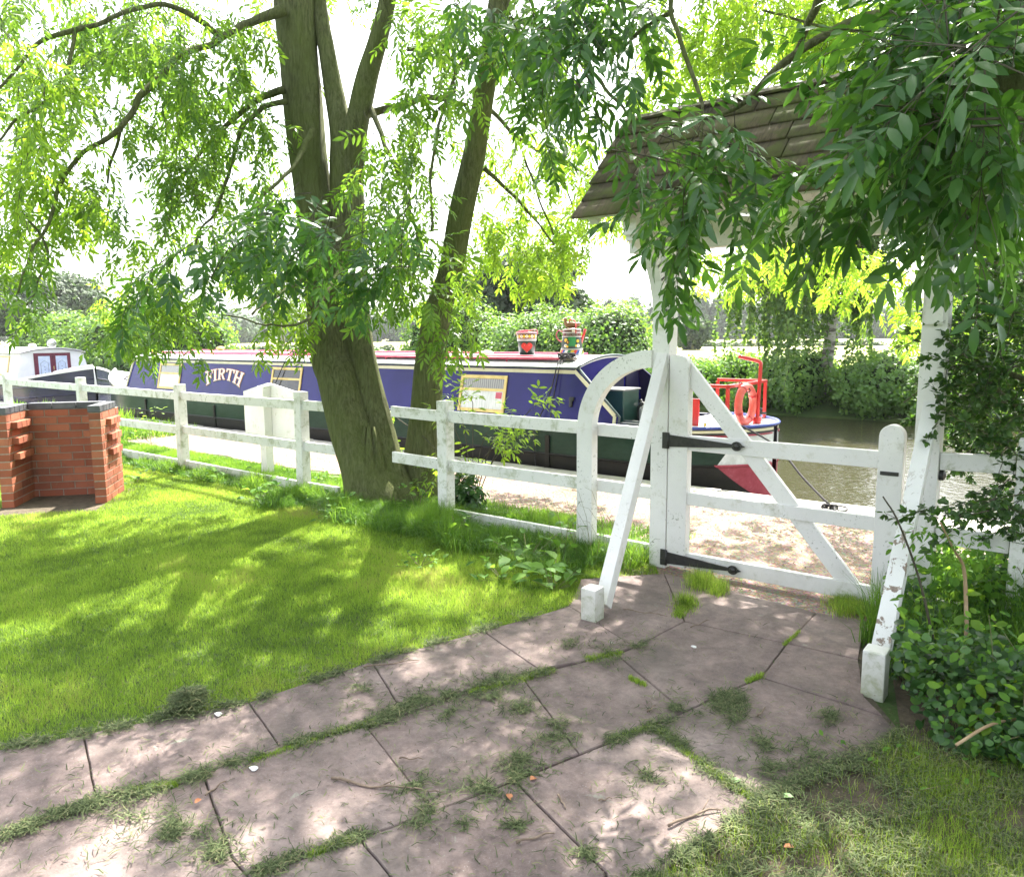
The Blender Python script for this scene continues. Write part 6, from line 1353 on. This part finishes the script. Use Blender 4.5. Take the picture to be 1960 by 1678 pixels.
# cut grass lying on the path and along its joints
CP = []
def along(poly, wpx, dens):
    for a, b in zip(poly[:-1], poly[1:]):
        L_ = math.hypot(b[0] - a[0], b[1] - a[1])
        for _ in range(int(L_ * dens * .75)):
            f = random.random(); q_ = .35 if random.random() < .65 else 1.2; x = a[0] + (b[0] - a[0]) * f + random.gauss(0, wpx * .4 * q_); y = a[1] + (b[1] - a[1]) * f + random.gauss(0, wpx * .32 * q_)
            if mnoise.noise(Vector((x * .02, y * .035, 0))) > -.12 + random.gauss(0, .15): CP.append((x, y, 1))
along([(-20, 1625), (90, 1578), (184, 1545), (300, 1515), (413, 1482), (537, 1440), (640, 1412), (720, 1388), (800, 1345), (918, 1322), (1055, 1290)], 26, 16)
along([(720, 1395), (800, 1350), (900, 1330), (980, 1305)], 46, 16)
along([(480, 1690), (560, 1655), (640, 1630), (700, 1605)], 26, 12)
along([(1160, 1430), (1250, 1398), (1310, 1440), (1370, 1490), (1457, 1544)], 22, 18)
along([(0, 1441), (160, 1412), (330, 1380), (478, 1350), (712, 1272), (905, 1216), (1040, 1181)], 20, 14)
along([(1457, 1548), (1300, 1655), (1200, 1710)], 40, 12); along([(1725, 1405), (1664, 1455), (1560, 1485), (1457, 1545)], 40, 14)
for (x, y, r_, n) in [(360, 1362, 34, 3800), (375, 1350, 20, 1800), (1000, 1365, 28, 700), (1065, 1410, 34, 1300), (1000, 1468, 32, 1100), (990, 1495, 20, 500), (1285, 1372, 38, 1500), (1395, 1350, 42, 1800), (1410, 1382, 26, 800), (335, 1600, 44, 1300), (420, 1640, 40, 1100), (800, 1520, 28, 900), (810, 1575, 24, 600), (930, 1520, 44, 900), (1460, 1432, 18, 500), (1590, 1380, 30, 600), (1225, 1240, 26, 600), (1240, 1498, 34, 500), (1540, 1450, 60, 900), (860, 1375, 50, 900), (940, 1340, 40, 700), (1090, 1240, 40, 500), (1160, 1262, 30, 700), (990, 1590, 20, 300), (890, 1590, 18, 250), (1120, 1650, 24, 400), (600, 1300, 60, 500), (700, 1330, 50, 600), (1480, 1480, 60, 900), (240, 1560, 60, 900)]:
    for _ in range(int(n * (1.3 if n > 1700 else 1.15))):
        q_ = .8 if n > 1700 else (.6 if random.random() < .4 else 1.9); xx = random.gauss(x, r_ * .5 * q_); yy = random.gauss(y, r_ * .33 * q_)
        if n > 1700 or mnoise.noise(Vector((xx * .035, yy * .06, 7))) > -.05 + random.gauss(0, .12): CP.append((xx, yy, 1))
for _ in range(26000):
    x = random.uniform(1180, 2000); y = random.uniform(1420, 1720)
    q_ = (x - 1160) * .70; lim = max(1750 - q_, 1405 + 0) if x > 1160 else 9999
    if y > lim - 15 + random.gauss(0, 14) and mnoise.noise(Vector((x * .009, y * .016, 4))) > -.12 + random.uniform(-.2, .2): CP.append((x, y, 1))
for _ in range(2500): CP.append((random.uniform(0, 1650), random.uniform(1180, 1690), 0))
Q = np.array([tuple(G(x, y)) for x, y, _ in CP])[:, :2]; n = len(Q)
def flat_blades(Q, z, L_, w_, mat, name, label, tilt=.13, val=None):
    n = len(Q); a = rng.uniform(0, 2 * np.pi, n); t_ = rng.normal(0, tilt, n); d = np.stack([np.cos(a) * np.cos(t_), np.sin(a) * np.cos(t_), np.abs(np.sin(t_))], 1); s = np.stack([-np.sin(a), np.cos(a), rng.uniform(-.4, .4, n)], 1); O = np.concatenate([Q, z[:, None]], 1); c_ = rng.normal(0, .2, (n, 1))
    m1 = O + d * (L_ * .5)[:, None] + s * c_ * (L_ * .5)[:, None] + np.array([0, 0, .004]); tp_ = O + d * L_[:, None]; w2 = (w_ / 2)[:, None]
    V = np.stack([O - s * w2, O + s * w2, m1 + s * w2, m1 - s * w2, tp_ + s * w2 * .3, tp_ - s * w2 * .3], 1); b0 = np.arange(n)[:, None] * 6; F = np.concatenate([b0 + np.array([0, 1, 2, 3]), b0 + np.array([3, 2, 4, 5])]).reshape(-1, 4)
    return tag(np_mesh(name, V.reshape(-1, 3), F, mat, None, np.repeat(rng.uniform(0, 1, n) if val is None else val, 6)), label, 'cut grass', None, 'stuff')
zq = .020 + np.abs(rng.normal(0, .004, n)); heap = G(362, 1360); dh = np.hypot(Q[:, 0] - heap.x, Q[:, 1] - heap.y); zq += np.clip(.075 - dh * .42, 0, 1) * rng.uniform(0, 1, n)
kq = rng.uniform(0, 1, n) < .62; Q = Q[kq]; zq = zq[kq]; n = len(Q)
flat_blades(Q, zq, rng.uniform(.014, .050, n), .0027 * rng.uniform(.7, 1.4, n), CLIP, 'grass_cuttings', 'dull grey green grass cuttings strewn over the slabs and their joints')
# moss and live grass growing in joints
GP = []
def tuft_line(poly, wpx, dens):
    for a, b in zip(poly[:-1], poly[1:]):
        for _ in range(int(math.hypot(b[0] - a[0], b[1] - a[1]) * dens)):
            f = random.random(); GP.append((a[0] + (b[0] - a[0]) * f + random.gauss(0, wpx * .4), a[1] + (b[1] - a[1]) * f + random.gauss(0, wpx * .3)))
tuft_line([(250, 1524), (340, 1508)], 9, 16); tuft_line([(480, 1468), (560, 1440), (640, 1412), (720, 1388)], 9, 14); tuft_line([(900, 1332), (980, 1312), (1060, 1288)], 9, 12); tuft_line([(1120, 1268), (1190, 1255)], 10, 12); tuft_line([(590, 1648), (680, 1615)], 10, 12)
tuft_line([(1170, 1425), (1250, 1398), (1330, 1462), (1400, 1515), (1457, 1548)], 10, 12); tuft_line([(1500, 1240), (1530, 1215)], 5, 10); tuft_line([(1205, 1303), (1235, 1318)], 6, 14); tuft_line([(1430, 1310), (1460, 1298)], 7, 14)
for (x, y, r_, n) in [(1340, 1120, 26, 1500), (1375, 1135, 20, 700), (1310, 1165, 22, 1300), (1300, 1180, 12, 600), (1620, 1165, 34, 1500), (1650, 1175, 16, 500)]:
    for _ in range(n): GP.append((random.gauss(x, r_ * .5), random.gauss(y, r_ * .3)))
Q = np.array([tuple(G(x, y)) for x, y in GP])[:, :2]
blades(Q, np.where((Q[:, 1] > 4.0), rng.uniform(.03, .09, len(Q)), rng.uniform(.008, .026, len(Q))), .0022 * rng.uniform(.7, 1.3, len(Q)), GRASS, 'joint_grass', 'bright grass tufts growing in the joints between slabs and under the gate', .5, 2, z=.012)

mb = MB(); q_ = [Vector((bbq.location.x, bbq.location.y, 0)) + ax * a + an * b for a, b in ((-.25, -.42), (.3, -.48), (.9, -.40), (WB + .2, -.1), (WB + .2, DP + .1), (-.2, DP + .1))]; mb.add([(v.x, v.y, .003) for v in q_], [(0, 1, 2, 3, 4, 5)]); tag(mb.build('bare_soil', pmat('bare_soil', (.06, .048, .03), (.13, .10, .065), 14, .95, bscale=40, bstr=.8, bdist=.02)), kind='structure')
mb = MB(); mb.add([(x, y, .001) for x, y in RP[:-2] + [g2(2600, 1180), g2(1960, 1180), g2(1700, 1240)]], [list(range(len(RP) + 1))]); tag(mb.build('bare_soil', pmat('bare_soil', (.06, .048, .03), (.13, .10, .065))), kind='structure')  # brown soil, laid also to put the corner's shade into the colour
# ivy and weeds at the right of the gate
def leaf_patch(n, region, zf, size, aspect, mat, name, label, kind='stuff', up=.8, lod=2, cat='ground cover'):
    P = region(n); z = zf(P) ; O = np.concatenate([P, z[:, None]], 1); nrm = norm(rng.normal(0, .5, (len(P), 3)) + np.array([-.1, -.45, up])); Dr = norm(np.cross(nrm, rng.normal(0, 1, (len(P), 3)))); L_ = size * rng.uniform(.5, 1.4, len(P))
    V, F, k = leaflets(O, Dr, nrm, L_, L_ * aspect, lod, .2, .25); return tag(np_mesh(name, V, F, mat, None, np.repeat(rng.uniform(0, 1, len(P)), k)), label, cat, None, kind)
IV = [g2(*q) for q in [(1690, 1215), (1700, 1320), (1720, 1375), (1800, 1440), (1960, 1500), (2300, 1560), (2700, 1300), (2300, 1120), (1960, 1120), (1745, 1130)]]
def ivp(n): P = scatter(-1.0, 3.0, 2.2, 5.4, n); return P[in_poly(P, IV)]
def ivz(amp): return lambda P: amp * np.clip(.5 + np.array([mnoise.noise(Vector((p[0] * 1.9, p[1] * 1.9, 2))) for p in P]) * 1.1, .05, 1.3) * rng.uniform(.25, 1, len(P)) * np.clip((P[:, 1] - 2.35 + (P[:, 0]) * .35) / .9, .12, 1)
leaf_patch(46000, ivp, ivz(.38), .036, .46, LEAF_IVY, 'ivy', 'dark ivy covering the ground right of the gateway foot')
leaf_patch(14000, ivp, ivz(.50), .038, .30, LEAF_WEED, 'nettles_and_weeds', 'brighter weeds rising through the ivy', 'stuff')
leaf_patch(2600, ivp, ivz(.55), .048, .32, LEAF_B, 'bramble_leaves', 'yellow green bramble leaves among the ivy', 'stuff')
mb = MB(); P = ivp(1100); zf = ivz(.42)(P)
for p, z in zip(P, zf):
    if random.random() < .5: q = Vector((p[0], p[1], z)); d = Vector((random.gauss(0, .5), random.gauss(0, .5), random.uniform(.1, .9))).normalized(); L_ = random.uniform(.06, .22); mb.tube([q - d * L_ * .6 - Vector((0, 0, .03)), q, q + d * L_ * .4], .0018, 3, False)
tag(mb.build('weed_stalks', pmat('green_stalk', (.10, .11, .04), (.22, .20, .09), 9, .7)), 'thin stalks standing among the ivy and weeds', 'stalks', None, 'stuff')
tall(9000, -.9, .9, 4.0, 5.0, .26, 'tall_weeds', 'long grass behind the ivy at the right of the gate', 1.4)
leaf_patch(2600, lambda n: scatter(-.8, .6, 4.5, 5.3, n), lambda P: rng.uniform(.02, .38, len(P)), .05, .40, LEAF_WEED, 'sunlit_weeds', 'sunlit weeds behind the right hand fence')
# dead stems lying out of the ivy
dry = pmat('dry_stem', (.30, .20, .11), (.45, .33, .20), 9, .8)
for k, pts in enumerate(([(1830, 1425, .10), (1900, 1385, .14), (1990, 1370, .12)], [(1860, 1375, .06), (1920, 1362, .10), (1990, 1362, .10)])):
    mb = MB(); mb.tube(smooth_path([tuple(G(x, y, z)) for x, y, z in pts], 5), .006, 6); tag(mb.build('dead_stem', dry), ('long pale dead stem arching out of the ivy at the right edge', 'shorter dry stem lying just behind the longer one at the right edge')[k], 'stem')
# tall sapling stems right of the gate
for k, pts in enumerate(([(1850, 1190, 3.5, .009), (1845, 1090, 3.5, .008), (1825, 1050, 3.45, .005), (1800, 1000, 3.4, .004)], [(1790, 1240, 3.3, .006), (1760, 1110, 3.2, .005), (1720, 1000, 3.1, .004), (1690, 950, 3.1, .003)])):
    mb = MB(); P = smooth_path([pt(*p) for p in pts], 6); P = [(p[0], p[1], p[2], p[3]) for p in P]; g0 = P[0]; P = [(g0[0] + .01, g0[1], -.02, g0[3])] + P
    mb.tube([p[:3] for p in P], [p[3] for p in P], 7); t = thing('sapling', ('straight yellow brown sapling stem rising from the ivy', 'thin red brown bramble stem leaning towards the latch post')[k], 'sapling', None, (P[0][0], P[0][1], 0)); PAR[t.name] = Matrix.Translation((P[0][0], P[0][1], 0)); kid(mb, 'stem', dry if k == 0 else TWIG, t)
    f_ = Foliage(); base = np.array([p[:3] for p in P[-10:]] * 2)[:(12 if k == 0 else 3)]; spray(f_, 'w', base, norm(rng.normal(0, 1, base.shape)), .12, .07, 1, 1, 3, 1.3)
    before = set(C.objects)
    f_.T = []
    if k == 0: f_.build(t, 'leaves', {'w': LEAF_WEED})
    for o in set(C.objects) - before: o.matrix_parent_inverse = PAR[t.name].inverted()
# broad leaved weeds in the long grass by the trunks
def weed(label, px, py, n, size, hgt, mat=LEAF_WEED, name='broad_leaved_weed', spread=.12):
    g_ = G(px, py); t = thing(name, label, 'weed', 'weeds in the long grass', tuple(g_)); PAR[t.name] = Matrix.Translation(g_)
    O = np.array([tuple(g_)] * n) + rng.normal(0, spread, (n, 3)) * np.array([1, 1, 0]); O[:, 2] = rng.uniform(.02, hgt, n); a = rng.uniform(0, 6.28, n); Dr = norm(np.stack([np.cos(a), np.sin(a), rng.uniform(.1, .9, n)], 1)); up = norm(np.array([0, 0, 1.]) + rng.normal(0, .3, (n, 3))); L_ = size * rng.uniform(.6, 1.3, n)
    V, F, k = leaflets(O, Dr, up, L_, L_ * .28, 2, .2, .35); o = np_mesh('leaves', V, F, mat, t, np.repeat(rng.uniform(0, 1, n), k)); o.matrix_parent_inverse = PAR[t.name].inverted()
    mb = MB()
    for k in range(min(n, 14)): q = O[k]; mb.tube([(g_.x, g_.y, 0), tuple((Vector(q) + g_) / 2), tuple(q)], .002, 4, False)
    kid(mb, 'stems', pmat('green_stalk', (.1, .1, .04), (.2, .2, .09)), t)
weed('dock leaves in the grass left of the propped foot block', 1060, 1130, 26, .10, .16); weed('low dock at the edge of the bare soil below the rail fence', 960, 1110, 26, .10, .14); weed('small nettle patch on the lawn below the trunks', 805, 1085, 30, .045, .12)
weed('pale flowering weed at the foot of the big trunk', 735, 940, 60, .035, .22, LEAF_B); weed('nettles between the trunks and the fence post', 800, 985, 60, .05, .3); weed('broad weed beside the fence post right of the sign board', 610, 935, 30, .07, .2)
for lab, px, py, n in (('weeds at the edge of the lawn in front of the short rail fence', 1010, 1075, 30), ('clump of weeds below the cut rail ends', 880, 1040, 34), ('tall weeds against the foot of the arch post', 1100, 1050, 40), ('leafy weeds in front of the sunlit grass left of the trunk', 640, 990, 30), ('weeds in the grass under the long fence near its second post', 500, 960, 26), ('low weeds by the brick barbecue foot', 262, 925, 24)):
    weed(lab, px, py, n, .075, .2)
weed('leafy weed near the left fence post', 420, 925, 26, .09, .15); weed('seeding docks behind the rails left of the fence post', 290, 850, 60, .06, .55, LEAF_B, spread=.25)
weed('lone green seedling in the bottom right cuttings', 1700, 1480, 12, .03, .04); weed('little green sprout by the lower right edge', 1880, 1490, 10, .035, .05)
# young shoots in front of the boat, right of the leaning trunk
g_ = S(905, 940, 5.2); g_.z = 0; t = thing('sapling', 'young ash shoots with bright leaves between the fence post and the boat', 'sapling', None, tuple(g_)); PAR[t.name] = Matrix.Translation(g_)
f_ = Foliage()
for (px, py) in ((880, 780), (930, 830), (960, 840), (985, 850), (1010, 790), (870, 820), (760, 800), (765, 860), (905, 770), (975, 790), (940, 860), (850, 900), (905, 905), (880, 880)):
    q = S(px, py, 5.15); d = (q - (g_ + Vector((0, 0, .2)))); mb = MB(); mb.tube(smooth_path([tuple(g_), tuple(g_ + d * .5 + Vector((0, 0, .25))), tuple(q)], 5), .004, 5, False); kid(mb, 'stem', TWIG, t)
    for _ in range(2): spray(f_, 'w', np.array([tuple(q)]), norm(np.array([tuple(d)]) + rng.normal(0, .4, (1, 3))), .16, .13, 2, 2, 3, 1.25)
before = set(C.objects); f_.build(t, 'leaves', {'w': LEAF_B})
for o in set(C.objects) - before: o.matrix_parent_inverse = PAR[t.name].inverted()
# dark ivy clump at the fence foot there
lump = [((S(890, 960, 5.0).x, 5.0, .10), (.20, .18, .32), 1)]; V, F, A = clump_leaves(1400, lump, .05, 2, .42, shell=.8); tag(np_mesh('ivy_clump', V, F, LEAF_IVY, None, A), 'dark ivy clump behind the foot of the fence post by the leaning trunk', 'ivy')
# long wispy stalks by the arch
WISP = pmat('green_stalk', (.1, .1, .04), (.2, .2, .09))
mb = MB()
for k in range(26):
    x = random.uniform(-3.1, -2.4); y = random.uniform(4.35, 4.62); a = random.uniform(-.25, .25); h_ = random.uniform(.25, .55); mb.tube([(x, y, 0), (x + a * .3, y - .02, h_ * .6), (x + a * .8, y - .06, h_ * .95), (x + a * 1.1, y - .1, h_)], [.0018, .0015, .0012, .0008], 3, False)
tag(mb.build('grass_stalks', WISP), 'wispy seeding grass stalks at the foot of the arch and gateway post', 'grass', None, 'stuff')

# ================================================================== SMALL THINGS ON THE PATH
STK = pmat('dry_twig', (.12, .085, .06), (.24, .18, .13), 30, .85)
TW = [((635, 1495), (785, 1504), .0055, 'straight grey twig lying across the middle slabs'), ((785, 1508), (850, 1516), .003, 'short twig touching the end of the straight grey twig'), ((1280, 1578), (1380, 1545), .005, 'crooked twig on the slab by the lower right grass'), ((990, 1610), (1060, 1594), .005, 'bent dark twig near the bottom of the path'),
      ((393, 1520), (432, 1492), .004, 'short twig standing off the grassy joint at left'), ((700, 1275), (800, 1262), .004, 'forked twig on the lawn edge of the path'), ((1068, 1520), (1082, 1545), .004, 'tiny upright looking twig on the lower slab'), ((1145, 1532), (1172, 1526), .003, 'tiny twig right of centre on the lower slab'), ((1450, 1370), (1465, 1352), .004, 'small twig right of the big grass tuft'),
      ((1240, 1362), (1256, 1348), .004, 'small twig left of the big grass tuft'), ((1320, 1200), (1358, 1185), .003, 'twig on the slab just below the gate hinge side'), ((765, 1450), (810, 1452), .003, 'thin twig above the straight grey twig'), ((1190, 1165), (1275, 1178), .003, 'dry stalk by the left foot block')]
for a, b, r_, lab in TW:
    A_ = G(*a, .024 + r_); B_ = G(*b, .024 + r_); n = 9; L_ = (B_ - A_).length; pts = []
    for k in range(n): q = A_.lerp(B_, k / (n - 1)); pts.append(q + Vector((mnoise.noise(q * 9 + Vector((1, 2, 3))), mnoise.noise(q * 9), 0)) * L_ * .09 + Vector((0, 0, .004 * math.sin(k * 1.3))))
    mb = MB(); mb.tube(pts, [r_ * (1 - .5 * k / (n - 1)) * random.uniform(.85, 1.15) for k in range(n)], 7)
    if L_ > .2: q = pts[5]; mb.tube([q, q + (B_ - A_).normalized() * .05 + Vector((-(B_ - A_).y, (B_ - A_).x, 0)).normalized() * .03 + Vector((0, 0, .012))], [r_ * .5, r_ * .3], 5)
    tag(mb.build('twig', STK), lab, 'twig', 'twigs fallen on the path')
ORG = pmat('dead_leaf', (.34, .11, .04), (.46, .19, .08), 30, .7); LGR = pmat('fallen_green_leaf', (.16, .30, .10), (.24, .40, .14), 20, .5)
for (px, py, s_, mt, lab) in [(1015, 1492, .022, ORG, 'orange dead leaf beside the long slab joint'), (972, 1518, .022, ORG, 'folded orange leaf just below the long slab joint'), (385, 1528, .018, ORG, 'brown curled leaf near the short twig at left'), (1418, 1492, .026, LGR, 'pale green leaf fallen beside the grassy joint'), (1500, 1620, .02, ORG, 'brown leaf in the lower right grass'), (1520, 1525, .03, LGR, 'green leaf at the edge of the lower right grass')]:
    g_ = G(px, py, .03); V, F, k = leaflets(np.array([tuple(g_)]), norm(rng.normal(0, 1, (1, 3)) * np.array([1, 1, .1])), np.array([[.1, .1, 1.]]), np.array([s_ * 1.6]), np.array([s_ * .55]), 2, .5, .1); tag(np_mesh('fallen_leaf', V, F, mt), lab, 'leaf', 'leaves fallen on the path')
# pale bird droppings / chips
CHIP = pmat('pale_chip', (.62, .62, .60), (.75, .75, .74), 30, .8)
for (px, py, r_, lab) in [(418, 1366, .012, 'crumpled white scrap beside the heap of cuttings'), (486, 1470, .012, 'white fleck on the grassy joint at left'), (1328, 1237, .010, 'small white scrap on the slab below the gate')]:
    g_ = G(px, py, .028); mb = MB(); bm = bmesh.new(); bmesh.ops.create_icosphere(bm, subdivisions=2, radius=r_)
    for v in bm.verts: v.co = Vector((v.co.x * 1.5, v.co.y, v.co.z * .35)) * (1 + .6 * mnoise.noise(v.co * 120)) + g_
    bm.verts.index_update(); mb.add([v.co.copy() for v in bm.verts], [[v.index for v in f.verts] for f in bm.faces]); bm.free(); tag(mb.build('paper_scrap', CHIP), lab, 'scrap', 'white scraps on the path')
# grit and debris specks
n = 2600; Q = np.array([tuple(G(random.uniform(-50, 1700), random.uniform(1150, 1690))) for _ in range(n)])[:, :2]; sz = rng.uniform(.0015, .005, n)
tri = np.stack([np.concatenate([Q + sz[:, None] * np.stack([np.cos(a_ + rng.uniform(0, 1, n)), np.sin(a_ + rng.uniform(0, 1, n))], 1), (.026 + rng.uniform(0, .004, n))[:, None]], 1) for a_ in (0, 2.1, 4.2)], 1)
tag(np_mesh('grit', tri.reshape(-1, 3), np.arange(n * 3).reshape(n, 3), STK), 'dark grit and leaf scraps on the slabs', 'grit', None, 'stuff')
n = 9000; Q = scatter(-9, 0, 4.3, 6.8, n); sz = rng.uniform(.003, .012, n); Q = Q[(Q[:, 1] > 5.6) | (Q[:, 0] > -2.5)]; sz = sz[:len(Q)]; n = len(Q)
tri = np.stack([np.concatenate([Q + sz[:, None] * np.stack([np.cos(a_ + rng.uniform(0, 1.5, n)), np.sin(a_ + rng.uniform(0, 1.5, n))], 1), (.008 + rng.uniform(0, .012, n))[:, None]], 1) for a_ in (0, 2.1, 4.2)], 1)
tag(np_mesh('leaf_litter', tri.reshape(-1, 3), np.arange(n * 3).reshape(n, 3), STK), 'brown leaf litter and bark scraps on the towpath gravel', 'litter', None, 'stuff')

# ================================================================== AIR
mb = MB(); mb.box(-640, 420, -60, 700, -2.4, 60.0); hz = mb.build('haze', pmat('haze_air', (1, 1, 1), (1, 1, 1))); tag(hz, 'pale summer haze over the fields', 'haze', None, 'stuff')
m = bpy.data.materials.new('haze_air_volume'); m.use_nodes = True; nt = m.node_tree
for nd in list(nt.nodes):
    if nd.type != 'OUTPUT_MATERIAL': nt.nodes.remove(nd)
pv = nt.nodes.new('ShaderNodeVolumePrincipled'); pv.inputs['Density'].default_value = .00035; pv.inputs['Color'].default_value = (.93, .96, 1, 1); pv.inputs['Anisotropy'].default_value = .3
nt.links.new(pv.outputs[0], nt.nodes['Material Output'].inputs['Volume']); hz.data.materials.clear(); hz.data.materials.append(m)
